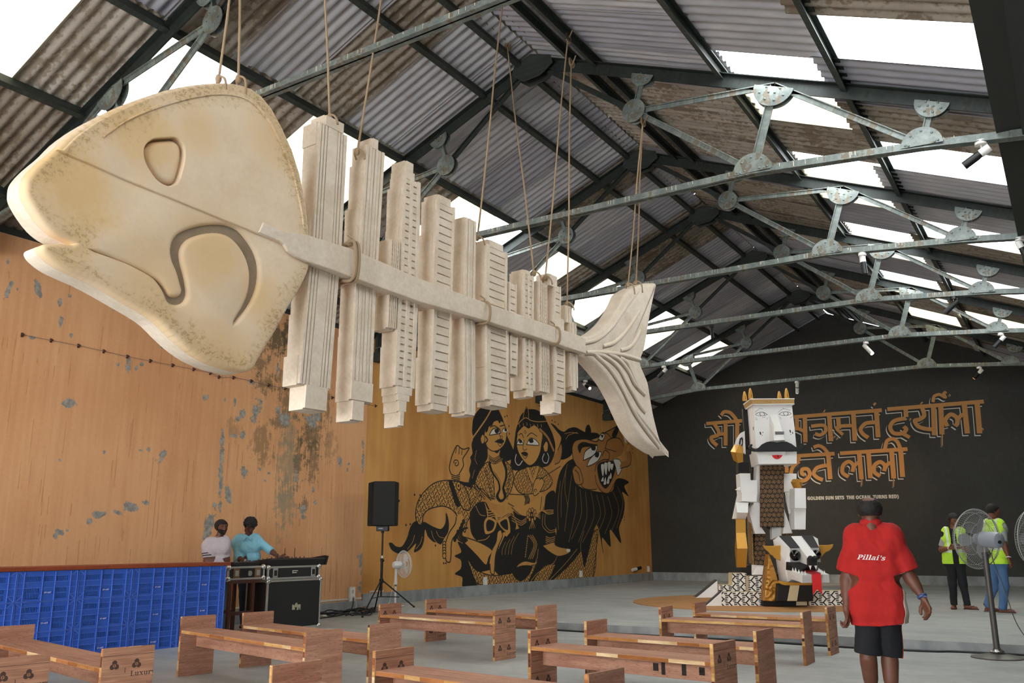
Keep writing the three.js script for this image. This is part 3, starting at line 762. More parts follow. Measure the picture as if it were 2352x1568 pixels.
M.blackWall.map = canvasTex(2048, 1330, (c, w, h) => {
  const im = c.createImageData(w, h);
  for (let y = 0; y < h; y++) for (let x = 0; x < w; x++) {
    const u = x / w * 13.5, v = y / h * 8.8, n = fbm(u * 0.5, v * 0.6, 3) * 1.3 + fbm(u * 10, v * 6, 3, 4.2) * 0.7, q = mix([42, 41, 36], [54, 53, 47], clamp(0.5 + n, 0, 1)), i = (y * w + x) * 4;
    im.data[i] = q[0]; im.data[i + 1] = q[1]; im.data[i + 2] = q[2]; im.data[i + 3] = 255;
  }
  c.putImageData(im, 0, 0);
  c.lineCap = 'butt'; c.lineJoin = 'miter';
  const K = 0.76;
  for (const [dx, dy, grow, col] of [[-9, 11, 5, '#e6e3dc'], [-5, 6.5, 6, '#201f1b'], [0, 0, 0, '#cf9350']])
    for (const [wd, q] of letterStrokes) { c.save(); const s = wd > 12 ? 1 : 0.3; c.translate(dx * s, dy * s); if (wd < 12) c.lineCap = 'round'; splinePath(c, q, false); c.strokeStyle = col; c.lineWidth = (wd + grow * s) * K; c.stroke(); c.restore(); }
  c.strokeStyle = 'rgba(160,100,45,0.5)'; c.lineWidth = 1.2;
  for (let k = 0; k < 60; k++) { const [wd, q] = pick(letterStrokes.slice(0, 40)), i = Math.floor(rnd() * (q.length / 2 - 1)) * 2, t = rnd(); const x = lerp(q[i], q[i + 2], t), y = lerp(q[i + 1], q[i + 3], t); c.beginPath(); c.moveTo(x - 4, y + rr(-7, 7)); c.lineTo(x + rr(2, 12), y + rr(-7, 7)); c.stroke(); }
  const [ax, ay, bx, by] = captionAt; c.save(); c.translate(ax, ay + 7); c.rotate(Math.atan2(by - ay, bx - ax)); c.fillStyle = '#d8d5cc'; c.font = 'bold 21px sans-serif';
  const text = 'GOLDEN SUN SETS  THE OCEAN  TURNS RED)'; c.scale((bx - ax) / c.measureText(text).width, 1); c.fillText(text, 0, 0); c.lineWidth = 1.6; c.strokeStyle = '#d8d5cc'; c.strokeText(text, 0, 0); c.restore();
});
M.blackWall.map.wrapS = M.blackWall.map.wrapT = THREE.ClampToEdgeWrapping;
M.blackWall.bumpMap = grainTex([90, 90, 90], [165, 165, 165], 9, 6, 512, 5, 1.6); M.blackWall.bumpMap.colorSpace = THREE.NoColorSpace; M.blackWall.bumpScale = 0.03;
// ------------------------------------------------------------------ the hanging fish skeleton whose bones are tower blocks
const fHead = [[-2.791,-0.313],[-2.791,-0.25],[-2.77,-0.194],[-2.727,-0.119],[-2.642,0.004],[-2.568,0.128],[-2.457,0.271],[-2.325,0.411],[-2.185,0.539],[-2.006,0.688],[-1.832,0.818],[-1.647,0.933],[-1.468,1.026],[-1.336,1.08],[-1.197,1.107],[-1.092,1.086],[-0.981,1.021],[-0.864,0.898],[-0.743,0.739],[-0.64,0.542],[-0.569,0.323],[-0.516,0.098],[-0.492,-0.061],[-0.478,-0.218],[-0.507,-0.305],[-0.576,-0.448],[-0.674,-0.611],[-0.786,-0.824],[-0.868,-0.962],[-0.939,-1.085],[-0.979,-1.157],[-1.038,-1.196],[-1.152,-1.201],[-1.282,-1.19],[-1.427,-1.162],[-1.57,-1.106],[-1.693,-1.034],[-1.815,-0.953],[-1.93,-0.908],[-2.072,-0.862],[-2.194,-0.823],[-2.312,-0.791],[-2.44,-0.766],[-2.523,-0.746],[-2.593,-0.714],[-2.633,-0.684],[-2.647,-0.656],[-2.635,-0.633],[-2.591,-0.614],[-2.527,-0.596],[-2.451,-0.578],[-2.49,-0.564],[-2.566,-0.547],[-2.636,-0.512],[-2.701,-0.456],[-2.752,-0.397],[-2.782,-0.351]], fEye = [[-1.894,0.383],[-1.98,0.336],[-2.029,0.257],[-2.022,0.181],[-1.975,0.111],[-1.904,0.057],[-1.82,0.05],[-1.765,0.09],[-1.739,0.181],[-1.725,0.301],[-1.74,0.386],[-1.795,0.419]], fSwoosh = [[-2.328,-0.585],[-2.219,-0.593],[-2.083,-0.605],[-1.957,-0.632],[-1.867,-0.662],[-1.805,-0.715],[-1.768,-0.767],[-1.739,-0.806],[-1.681,-0.811],[-1.625,-0.783],[-1.602,-0.728],[-1.61,-0.66],[-1.635,-0.58],[-1.666,-0.502],[-1.683,-0.427],[-1.671,-0.369],[-1.633,-0.31],[-1.559,-0.256],[-1.474,-0.212],[-1.367,-0.179],[-1.272,-0.183],[-1.192,-0.224],[-1.117,-0.305],[-1.075,-0.395],[-1.063,-0.493],[-1.075,-0.597],[-1.115,-0.705],[-1.165,-0.798],[-1.184,-0.848],[-1.146,-0.802],[-1.067,-0.695],[-1.008,-0.564],[-0.986,-0.44],[-0.998,-0.324],[-1.044,-0.233],[-1.119,-0.16],[-1.201,-0.108],[-1.298,-0.1],[-1.39,-0.12],[-1.514,-0.166],[-1.632,-0.23],[-1.712,-0.294],[-1.748,-0.359],[-1.756,-0.432],[-1.735,-0.504],[-1.696,-0.564],[-1.663,-0.641],[-1.64,-0.706],[-1.662,-0.747],[-1.702,-0.762],[-1.744,-0.754],[-1.781,-0.709],[-1.834,-0.669],[-1.909,-0.642],[-2.021,-0.618],[-2.159,-0.596]], fSeam = [[-2.635,0.002],[-2.397,-0.014],[-2.126,-0.037],[-1.836,-0.05],[-1.523,-0.067],[-1.184,-0.086],[-0.826,-0.102]];
const fRim = [[-2.347,0.202],[-2.254,0.317],[-2.143,0.434],[-1.994,0.562],[-1.821,0.695],[-1.637,0.819],[-1.476,0.905],[-1.326,0.958],[-1.207,0.969],[-1.101,0.934],[-0.99,0.855],[-0.874,0.726],[-0.765,0.572],[-0.686,0.395],[-0.617,0.196],[-0.595,0.093]], fRim2 = [[-2.215,0.38],[-2.086,0.506],[-1.936,0.645],[-1.792,0.759],[-1.64,0.861],[-1.498,0.939],[-1.368,0.991],[-1.23,1.01],[-1.126,0.982],[-1.016,0.915],[-0.901,0.799],[-0.793,0.664],[-0.705,0.5],[-0.637,0.319],[-0.58,0.134]], fSpine = [[-1.002,0.01],[-0.844,-0.009],[-0.554,0.04],[-0.056,0.061],[0.869,0.013],[1.95,0.011],[3.324,0.02],[3.991,0.022],[3.982,-0.178],[3.318,-0.178],[1.95,-0.185],[0.876,-0.217],[-0.043,-0.196],[-0.248,-0.189],[-0.54,-0.189],[-0.67,-0.179],[-0.74,-0.154],[-0.784,-0.11],[-0.82,-0.098],[-1.038,-0.085]], fWraps = [[-0.014,-0.048],[1.935,-0.093],[3.312,-0.078]];
const fTail = [[3.989,0.021],[4.177,0.089],[4.44,0.218],[4.718,0.398],[4.914,0.578],[5.067,0.741],[5.199,0.903],[5.354,0.993],[5.699,1.153],[5.972,1.235],[6.178,1.27],[6.124,1.122],[6.023,0.921],[5.922,0.698],[5.82,0.455],[5.69,0.164],[5.562,-0.025],[5.648,-0.142],[5.756,-0.256],[5.817,-0.437],[5.876,-0.642],[5.961,-0.845],[6.074,-1.046],[6.22,-1.198],[6.346,-1.245],[6.107,-1.25],[5.849,-1.206],[5.552,-1.128],[5.317,-1.004],[5.117,-0.824],[4.944,-0.645],[4.751,-0.483],[4.452,-0.319],[4.203,-0.219],[3.987,-0.178]], fTailLines = [[[4.005,-0.062],[4.345,0.056],[4.71,0.283],[5.056,0.586],[5.529,0.981]],[[4.47,-0.02],[4.789,0.094],[5.132,0.32],[5.557,0.694]],[[4.944,0.008],[5.212,0.102],[5.42,0.258],[5.547,0.402]],[[4.123,-0.162],[4.506,-0.146],[4.858,-0.233],[5.078,-0.402],[5.258,-0.536],[5.442,-0.672],[5.61,-0.744]],[[4.509,-0.095],[4.866,-0.119],[5.138,-0.234],[5.318,-0.39],[5.617,-0.499]],[[4.914,-0.088],[5.145,-0.141],[5.322,-0.343],[5.462,-0.439]],[[4.248,-0.158],[4.629,-0.291],[4.932,-0.49],[5.24,-0.765],[5.613,-0.997],[6.006,-1.192]],[[4.04,-0.177],[4.465,-0.103],[4.964,-0.045],[5.522,-0.02]]];
const fRibs = [["grooves",[[-0.33,-0.117,1.153,1.25],[-0.415,-0.084,0.959,1.149],[-0.402,-0.056,0.509,1],[-0.409,-0.055,0.25,0.501],[-0.435,-0.087,0.01,0.237],[-0.446,-0.11,-0.594,-0.19],[-0.459,-0.109,-0.96,-0.6],[-0.49,-0.131,-1.197,-0.968],[-0.41,-0.176,-1.388,-1.196]]],["flutes",[[0.261,0.329,1.161,1.263],[0.191,0.4,0.958,1.169],[0.163,0.415,0.536,0.972],[0.128,0.402,0.038,0.522],[0.112,0.363,-0.679,-0.195],[0.105,0.36,-1.08,-0.683],[0.101,0.361,-1.25,-1.082],[0.121,0.256,-1.425,-1.256]]],["slats2",[[0.728,0.829,1.101,1.208],[0.721,0.851,1.026,1.11],[0.712,0.91,0.901,1.044],[0.676,0.955,0.486,0.921],[0.668,0.949,-0.008,0.48],[0.661,0.93,-0.674,-0.183],[0.647,0.918,-1.049,-0.679],[0.677,0.88,-1.12,-1.05],[0.693,0.844,-1.18,-1.121],[0.707,0.805,-1.28,-1.182],[0.725,0.774,-1.413,-1.281]]],["dots",[[0.542,0.658,0.044,0.334],[0.531,0.637,-0.523,-0.211]]],["slats1",[[1.225,1.419,0.936,1.021],[1.186,1.481,0.595,0.957],[1.167,1.464,0.007,0.587],[1.17,1.451,-0.688,-0.19],[1.149,1.438,-1.149,-0.693],[1.179,1.403,-1.208,-1.15]]],["flutes",[[1.684,1.849,0.533,0.917],[1.677,1.865,0.368,0.87],[1.664,1.852,0.017,0.363],[1.665,1.861,-0.71,-0.198],[1.669,1.869,-1.167,-0.71],[1.71,1.842,-1.195,-1.166]]],["slats1",[[2.099,2.35,0.708,0.786],[2.029,2.429,0.352,0.722],[2.023,2.413,-0.029,0.35],[2.041,2.452,-0.633,-0.181],[2.053,2.448,-0.994,-0.632],[2.142,2.415,-1.044,-0.99]]],["slats1",[[2.464,2.601,-0.009,0.39],[2.483,2.618,-0.659,-0.224]]],["slats2",[[2.788,2.892,0.566,0.617],[2.748,2.955,0.029,0.581],[2.755,2.969,-0.783,-0.202],[2.819,2.924,-0.86,-0.78]]],["dots",[[3.074,3.24,0.012,0.55],[3.09,3.262,-0.768,-0.182]]],["slats1",[[3.312,3.475,0.559,0.702],[3.405,3.55,0.17,0.593],[3.359,3.617,-0.003,0.195],[3.383,3.641,-0.398,-0.182],[3.41,3.59,-0.833,-0.388],[3.364,3.511,-0.982,-0.84]]],["flutes",[[3.693,3.828,0.177,0.392],[3.763,3.916,-0.008,0.206],[3.766,3.929,-0.613,-0.194],[3.788,3.879,-0.655,-0.614]]]];
const headLine = curve(fHead, 150);
const edgeDist = (x, y, line) => { let m = 9; for (const p of line) { const d = (p[0] - x) ** 2 + (p[1] - y) ** 2; if (d < m) m = d; } return Math.sqrt(m); };
// cast resin colour with an ochre wash and scratchy brown patina along the worn rims; u = along the fish (m), v = height (m)
const ochreSpots = [[-2.55, -0.2, 0.42, 1], [-2.1, 0.35, 0.35, 0.8], [-1.45, -0.35, 0.4, 0.75], [-1.0, -0.6, 0.28, 0.7], [-1.9, -0.75, 0.5, 0.6], [-1.3, -1.15, 0.45, 0.7], [-0.95, 0.75, 0.3, 0.5], [-1.65, 0.55, 0.22, 0.55], [-0.7, -1.15, 0.35, 0.5], [-2.5, -0.62, 0.3, 0.6]];
const headTex = pixelTex(900, 900, (u, v) => {
  const x = -2.95 + u * 2.95, y = -1.4 + v * 2.95, n = fbm(x * 3, y * 3, 4), f = fbm(x * 26, y * 26, 3, 3.1), g = fbm(x * 60 + fbm(x * 9, y * 9) * 6, y * 60, 2, 7.7);
  let c = mix([222, 198, 168], [234, 213, 186], clamp(0.5 + n * 1.5 + f * 0.5, 0, 1));
  let o = 0; for (const [a, b, r, k] of ochreSpots) { const d = Math.hypot(x - a, y - b) / r; if (d < 1.5) o = Math.max(o, k * smooth(1.25 - d + n * 0.9 + f * 0.35, 0, 1.1)); }
  c = mix(c, [212, 172, 112], o * 0.7);
  const e = edgeDist(x, y, headLine), worn = smooth(0.2 - e + n * 0.22 + f * 0.1, 0, 0.2) * smooth(e, 0.012, 0.05);
  if (worn > 0) { c = mix(c, [194, 164, 116], worn * 0.5); if (g + f * 0.6 > 0.2 - worn * 0.1) c = mix(c, [142, 116, 80], worn * 0.42); }
  return c;
});
headTex.wrapS = headTex.wrapT = THREE.ClampToEdgeWrapping;
const plasterCast = pixelTex(512, 512, (u, v) => { const n = fbm(u * 5, v * 5, 5), f = fbm(u * 40, v * 40, 3, 5.3); return mix([212, 196, 174], [230, 216, 198], clamp(0.5 + n * 1.5 + f * 0.7, 0, 1)); });
M.head = std(0xffffff, 0.8, { map: headTex, bumpMap: grainTex([80, 80, 80], [175, 175, 175], 30, 30, 512, 4, 1.8), bumpScale: 0.006 });
M.cast = std(0xffffff, 0.8, { map: tiled(plasterCast, 0.8) });
M.castSide = M.cast;
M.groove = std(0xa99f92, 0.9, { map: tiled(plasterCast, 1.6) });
M.slot = M.cast;
function headUV(g) { const p = g.attributes.position, uv = g.attributes.uv; for (let i = 0; i < p.count; i++) uv.setXY(i, (p.getX(i) + 2.95) / 2.95, (p.getY(i) + 1.4) / 2.95); return g; }
const toPath = (pts) => new THREE.Path(pts.map((q) => new THREE.Vector2(q[0], q[1])));
const fish = thing('fish_skeleton_sculpture', 'huge cream fish skeleton hung on ropes, its ribs cast as tower blocks', 'sculpture', [-5.1147,3.8111,-5.418], 1.52233);
{
  const h = struct('head', fish); delete h.userData.kind;
  const slab = prism(poly(headLine), 0.15, 0); obj('back_slab', metric(slab.translate(0, 0, -0.235)), M.castSide, h);
  const s = poly(headLine), eyeLine = curve(fEye, 48), swLine = curve(fSwoosh, 140);
  s.holes.push(toPath(eyeLine), toPath(swLine));
  obj('cheek', headUV(toCreasedNormals(prism(s, 0.115, 0.034, 4).translate(0, 0, -0.115), 0.6)), M.head, h);
  // brow plate above the seam, standing a little proud
  const top = [...fHead.slice(4, 23), ...[...fSeam].reverse()].map((q) => [...q]);
  const cen = [-1.1, 0.5]; const up = poly(top.map(([x, y], i) => (i < 19 ? [x + (cen[0] - x) * 0.03, y + (cen[1] - y) * 0.03] : [x, y])));
  up.holes.push(toPath(curve(fEye.map(([x, y]) => [x + (x + 1.62) * 0.04, y + (y - 0.5) * 0.04]), 48)));
  obj('brow_plate', headUV(prism(up, 0.03, 0.008).translate(0, 0, -0.012)), M.head, h);
  const c1 = curve(fRim, 60, false), c2 = curve(fRim2, 60, false);
  obj('rim_moulding', headUV(prism(poly([...c1, ...[...c2].reverse()]), 0.03, 0.005, 2).translate(0, 0, 0.0)), M.head, h);
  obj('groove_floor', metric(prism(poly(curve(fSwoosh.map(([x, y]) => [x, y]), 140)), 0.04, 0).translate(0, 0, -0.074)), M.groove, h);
  const eb = new THREE.Box2().setFromPoints(eyeLine.map((q) => new THREE.Vector2(...q))), ec = eb.getCenter(new THREE.Vector2()), es = eb.getSize(new THREE.Vector2());
  const e = prism(poly(eyeLine.map(([x, y]) => [ec.x + (x - ec.x) * 0.97, ec.y + (y - ec.y) * 0.97])), 0.075, 0.055, 6).translate(0, 0, -0.085);
  obj('eye', headUV(toCreasedNormals(e, 0.9)), M.head, h);
}
obj('spine', metric(prism(poly(fSpine), 0.28, 0.008).translate(0, 0, -0.252)), M.cast, fish);
{ // tower ribs: a backing block, and on its face boards and pilasters with real gaps between them
  let slats = 0;
  for (const [kind, blocks] of fRibs) {
    const r = struct('rib', fish); delete r.userData.kind;
    const body = blocks.map(([a, b, y0, y1]) => metric(box(b - a, y1 - y0 + 0.02, 0.17, (a + b) / 2, (y0 + y1) / 2, -0.17)));
    for (let i = 1; i < blocks.length; i++) { const u = blocks[i - 1], d = blocks[i]; if (u[2] - d[3] > -0.02) { const a = Math.max(u[0], d[0]) + 0.01, b = Math.min(u[1], d[1]) - 0.01; body.push(metric(box(b - a, u[2] - d[3] + 0.06, 0.16, (a + b) / 2, (u[2] + d[3]) / 2, -0.17))); } }
    obj('tower_block', body, M.castSide, r);
    const face = [], back = [], runs = [];
    for (const q of blocks) { const l = runs[runs.length - 1], last = l && l.list[l.list.length - 1]; if (l && Math.abs(last[0] - q[0]) < 0.055 && Math.abs(last[1] - q[1]) < 0.055 && last[2] - q[3] < 0.06 && q[3] - q[2] > 0.2) l.list.push(q); else runs.push({ list: [q] }); }
    for (const { list } of runs) {                         // one shaft each, leaning as the rib does
      const f0 = list[0], f1 = list[list.length - 1], n0 = face.length, n1 = back.length, kids0 = r.children.length;
      const a = list.reduce((u, q) => u + q[0], 0) / list.length, b = list.reduce((u, q) => u + q[1], 0) / list.length, y0 = f1[2], y1 = f0[3], ym = (y0 + y1) / 2;
      const lean = list.length > 1 ? clamp(((f0[0] + f0[1]) - (f1[0] + f1[1])) / 2 / Math.max(0.3, (f0[2] + f0[3] - f1[2] - f1[3]) / 2), -0.06, 0.06) : 0.03;
      do {
      const w = b - a, h = y1 - y0, F = -0.085, cap = h < 0.2;
      back.push(box(w - 0.012, h, 0.004, (a + b) / 2, (y0 + y1) / 2, F + 0.001));
      const add = (x0, x1, ya, yb, d = 0.03) => face.push(metric(box(x1 - x0, yb - ya, d, (x0 + x1) / 2, (ya + yb) / 2, F + d / 2)));
      if (cap) { add(a, b, y0, y1); break; }
      if (kind === 'grooves') { const g = 0.011, k = w * 0.085; for (const t of [0.02, 0.12, 0.22, 0.32]) add(a + t * w, a + t * w + (t < 0.3 ? k - g / 2 : 0.33 * w), y0, y1); for (const t of [0.67, 0.77, 0.87]) add(a + t * w, a + t * w + k + (t > 0.8 ? 0.04 * w : 0) - g / 2, y0, y1); }
      else if (kind === 'flutes') { const n = Math.max(3, Math.round(w / 0.042)), p = w / n; for (let i = 0; i < n; i++) add(a + i * p + 0.003, a + (i + 1) * p - 0.007, y0, y1, i % 2 ? 0.03 : 0.024); }
      else {
        const two = kind === 'slats2', dots = kind === 'dots', pil = w * (dots ? 0.08 : 0.17), pitch = dots ? 0.05 : two ? 0.068 : 0.085, n = Math.max(1, Math.round(h / pitch)), p = h / n;
        add(a, a + pil, y0, y1, 0.034); add(b - pil * (two || dots ? 1 : 0.5), b, y0, y1, 0.034);
        if (two) add(a + w * 0.42, a + w * 0.58, y0, y1, 0.034);
        if (dots) for (const t of [0.28, 0.5, 0.72]) add(a + w * (t - 0.05), a + w * (t + 0.05), y0, y1, 0.034);
        const boards = []; for (let i = 0; i < n; i++) boards.push([y0 + i * p + (dots ? 0.012 : 0.007), y0 + (i + 1) * p - (dots ? 0.008 : 0.006)]);
        if (dots || w < 0.14 || slats > 240) for (const [ya, yb] of boards) add(a + pil, b - pil * 0.5, ya, yb, 0.024);
        else for (const [ya, yb] of boards) { slats++; obj('slat', metric(box(w - pil * 1.5, yb - ya, 0.024, a + pil + (w - pil * 1.5) / 2, (ya + yb) / 2, F + 0.012)), M.cast, r); }
      }
      } while (false);
      for (const g of [...face.slice(n0), ...back.slice(n1), ...r.children.slice(kids0).map((o) => o.geometry)]) { const P3 = g.attributes.position; for (let i = 0; i < P3.count; i++) P3.setX(i, P3.getX(i) + lean * (P3.getY(i) - ym)); }
    }
    obj('slot_backing', back, M.slot, r); obj('facade', face, M.cast, r, 'stuff');
  }
}
{ // tail fin with raised ribs
  const t = struct('tail', fish); delete t.userData.kind;
  obj('fin', metric(toCreasedNormals(prism(poly(curve(fTail, 140)), 0.25, 0.05, 4).translate(0, 0, -0.26), 0.7)), M.cast, t);
  for (const l of fTailLines) {
    const n = l.length - 1, f = l.map((q, i) => [q[0], q[1], -0.018 + 0.008 * Math.sin((i / n) * Math.PI)]);
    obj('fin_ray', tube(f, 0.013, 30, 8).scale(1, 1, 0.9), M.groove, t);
    obj('fin_fold', tube(f.map(([x, y, z]) => [x + 0.03, y + 0.035, z - 0.006]), 0.03, 30, 8), M.cast, t);
  }
}
// rope bands round the spine
M.rope = std(0xffffff, 0.95, { map: (() => { const t = canvasTex(64, 64, (c) => { c.fillStyle = '#b9a184'; c.fillRect(0, 0, 64, 64); c.strokeStyle = '#8a7257'; c.lineWidth = 7; for (let k = -64; k < 128; k += 16) { c.beginPath(); c.moveTo(k, 0); c.lineTo(k + 40, 64); c.stroke(); } }); t.repeat.set(60, 1); return t; })() });
fWraps.forEach(([s, y], i) => {
  const h = [0.155, 0.095, 0.085][i], list = [];
  for (const d of i ? [0] : [-0.022, 0.022]) list.push(tube([[s + d, y + h, 0.055], [s + d, y + h + 0.012, -0.1], [s + d, y + h, -0.265], [s + d, y - h, -0.265], [s + d, y - h - 0.012, -0.1], [s + d, y - h, 0.055]], 0.0145, 60, 8, true));
  list.push(ball(0.028, s, y + h + 0.02, -0.03, 1.2, 1, 1), tube([[s, y + h + 0.01, -0.03], [s + 0.03, y + h + 0.06, -0.02], [s - 0.01, y + h + 0.1, -0.05]], 0.009, 12, 6));
  obj('rope_band', list, M.rope, fish);
});
// suspension ropes
const ropeEnds = [[[-5.42,6.689,-4.21],[-5.264,4.878,-3.989]],[[-5.42,6.689,-4.21],[-5.255,4.963,-4.172]],[[-5.42,7.464,-5.115],[-5.208,5.045,-5.156]],[[-5.42,8.928,-6.331],[-5.191,4.842,-5.503]],[[-5.42,8.329,-8.371],[-5.121,4.546,-7.352]],[[-6.3,8.558,-9.821],[-5.067,4.424,-8.457]],[[-5.08,8.074,-9.45],[-5.056,4.43,-8.694]],[[-5.08,7.731,-9.534],[-5.032,4.215,-9.185]],[[-4.37,6.959,-10.25],[-4.952,4.873,-10.845]],[[-4.37,6.959,-10.25],[-4.94,4.966,-11.093]]];
const ropeLabels = ['left of the two ropes knotted to the crown of the fish head', 'right of the two ropes knotted to the crown of the fish head', 'rope ending on the tallest tower rib next to the head', 'rope running down to the second tower rib with the stepped cap', 'long rope ending on the sixth tower rib in the middle of the fish', 'slanting rope from the roof purlin to the rounded small tower rib', 'left of two ropes from one ridge knot to the small tower ribs', 'right of two ropes from one ridge knot, ending at the last rib', 'left strand of the rope pair holding the tail tip', 'right strand of the rope pair holding the tail tip'];
ropeEnds.forEach(([a, b], i) => {
  const t = thing('rope', ropeLabels[i], 'rope', b, 0, 'ropes that carry the fish'), d = [a[0] - b[0], a[1] - b[1], a[2] - b[2]], at = (k, dx = 0, dz = 0) => [d[0] * k + dx, d[1] * k, d[2] * k + dz];
  obj('line', tube([at(0), at(0.33, 0.008, 0.005), at(0.66, -0.006, 0.004), at(1)], 0.0105, 80, 7), M.rope, t);
  const far = i < 2 || i > 7 ? 0.14 : 0.07, k = [ball(0.026, 0, 0.03, 0, 1, 1.5, 1), tube([[0, 0.05, 0], [0.05, 0.03, 0.0], [0.088, -0.02, 0.0], [0.1, -far, 0.0]], 0.0105, 14, 6), tube([[0, 0.05, 0], [-0.045, 0.03, -0.02], [-0.05, -0.02, -0.05]], 0.0105, 14, 6)];
  obj('knot', k, M.rope, t);
  const top = []; for (let j = 0; j < 4; j++) top.push(new THREE.TorusGeometry(0.036, 0.012, 6, 14).scale(1, 1.3, 1).rotateY(1.2 + j * 0.2).translate(d[0], d[1] + 0.03 + j * 0.004, d[2] - 0.03 + j * 0.02)); top.push(tube([[d[0], d[1], d[2]], [d[0] + 0.05, d[1] + 0.02, d[2] + 0.03], [d[0] + 0.1, d[1] + 0.09, d[2] + 0.05]], 0.009, 10, 6));
  obj('hitch', top, M.rope, t);
});
// ------------------------------------------------------------------ benches of red faced blockboard
const woodTex = pixelTex(1024, 512, (u, v) => {
  const w = fbm(u * 2.2, v * 22, 4) + fbm(u * 5, v * 70, 3, 3.3) * 0.7, b = fbm(u * 2.5, v * 3, 3, 6.1), pores = fbm(u * 26, v * 160, 2, 9.3);
  let c = mix([156, 108, 86], [186, 138, 112], clamp(0.5 + w * 1.2 + b * 0.9, 0, 1));
  return pores > 0.18 ? mul(c, 0.88) : c;
});
const paleTex = pixelTex(512, 256, (u, v) => mix([196, 160, 116], [230, 206, 164], clamp(0.5 + fbm(u * 2, v * 14, 4) * 1.8 + fbm(u * 12, v * 40, 2, 2) * 0.6, 0, 1)));
// factory stamps of the board: trefoil badge, the word Luxury, rules
const stampTex = canvasTex(1024, 512, (c, w, h) => {
  const im = c.createImageData(w, h);
  for (let y = 0; y < h; y++) for (let x = 0; x < w; x++) { const u = x / w, v = y / h, n = fbm(u * 1.5, v * 16, 4) + fbm(u * 4, v * 60, 3, 3.3) * 0.7 + fbm(u * 2, v * 2, 3, 6) * 0.8, q = mix([152, 106, 82], [186, 138, 110], clamp(0.5 + n * 1.4, 0, 1)), i = (y * w + x) * 4; im.data[i] = q[0]; im.data[i + 1] = q[1]; im.data[i + 2] = q[2]; im.data[i + 3] = 255; }
  c.putImageData(im, 0, 0);
  c.fillStyle = c.strokeStyle = 'rgba(48,32,26,0.8)'; c.lineWidth = 5;
  c.beginPath(); c.moveTo(0, 92); c.lineTo(w, 92); c.stroke();
  for (const x of [150, 420, 690, 940]) {
    for (const [dx, dy] of [[0, -26], [-26, 20], [26, 20]]) { c.beginPath(); c.arc(x + dx, 200 + dy, 30, 0, 7); c.fill(); }
    c.fillStyle = 'rgba(160,110,82,0.9)'; c.beginPath(); c.arc(x, 206, 20, 0, 7); c.fill(); c.fillStyle = 'rgba(48,32,26,0.8)'; c.fillRect(x - 4, 192, 8, 26);
  }
  c.font = 'bold 84px serif'; c.fillText('Luxury', 350, 345); c.fillText('Luxury', 740, 345); c.fillRect(280, 240, 8, 60);
  c.font = '40px serif'; c.fillText('Luxury Play', 40, 450); c.fillText('Luxury Play', 560, 450);
});
M.wood = std(0xffffff, 0.75, { map: tiled(woodTex, 0.8) });
M.woodDark = M.wood;
M.stamp = std(0xffffff, 0.75, { map: stampTex });
M.blocks = ['#ffffff', '#e9cfa8', '#cf9e78', '#f4e3bd', '#b98a5c', '#d8b184'].map((c) => std(c, 0.95, { map: tiled(paleTex, 1.3) }));
M.blockEnds = ['#c99a72', '#7c5136', '#e6cfa2', '#a87350', '#5e3d2a'].map((c) => std(c, 0.95, { map: tiled(paleTex, 2) }));
const benchSpec = [[-8.75,-4.58,-6.128,-4.041,0.6,0.385],[-8.7,-3.7,-6.25,-3.3,0.6,0.385],[-8.174,-6.254,-5.784,-5.725,0.6,0.385],[-8.131,-7.043,-5.796,-6.568,0.59,0.385],[-4.479,-4.129,-2.75,-3.85,0.585,0.385],[-4.454,-5.083,-2.552,-4.833,0.58,0.385],[-7.98,-9.2,-5.956,-8.949,0.565,0.385],[-7.988,-10.208,-5.9,-9.83,0.57,0.385],[-4.305,-7,-2.492,-6.779,0.575,0.385],[-4.311,-8.087,-2.509,-7.914,0.575,0.385],[-4.47,-10.328,-2.738,-10.346,0.57,0.385],[-4.459,-11.428,-2.714,-11.382,0.56,0.385]];
const benchLabels = [
  'bench at the left picture edge, its pale end panel before the crates', 'bench whose end panel with trefoil stamps fills the lower left corner',
  'bench in front of the blue crates, nearest to the counter end', 'bench with plain red end panels right behind the one at the crates', 'low bench of which only one end panel rises at the bottom edge',
  'large foreground bench with trefoil stamps on its end panel, bottom centre', 'bench near the speaker tripod with Luxury stamps on its end panel', 'farthest bench of the middle pair, close to the floor step',
  'bench with black stencil marks on the apron, in front of the middle row', 'bench with a plain pale far end panel, second in the right hand row', 'bench in front of the king figure with a stamped left end panel', 'bench farthest to the back, next to the man in the red shirt'];
const stampEnds = [2, 2, 0, 0, 0, 1, 3, 1, 3, 0, 1, 2];
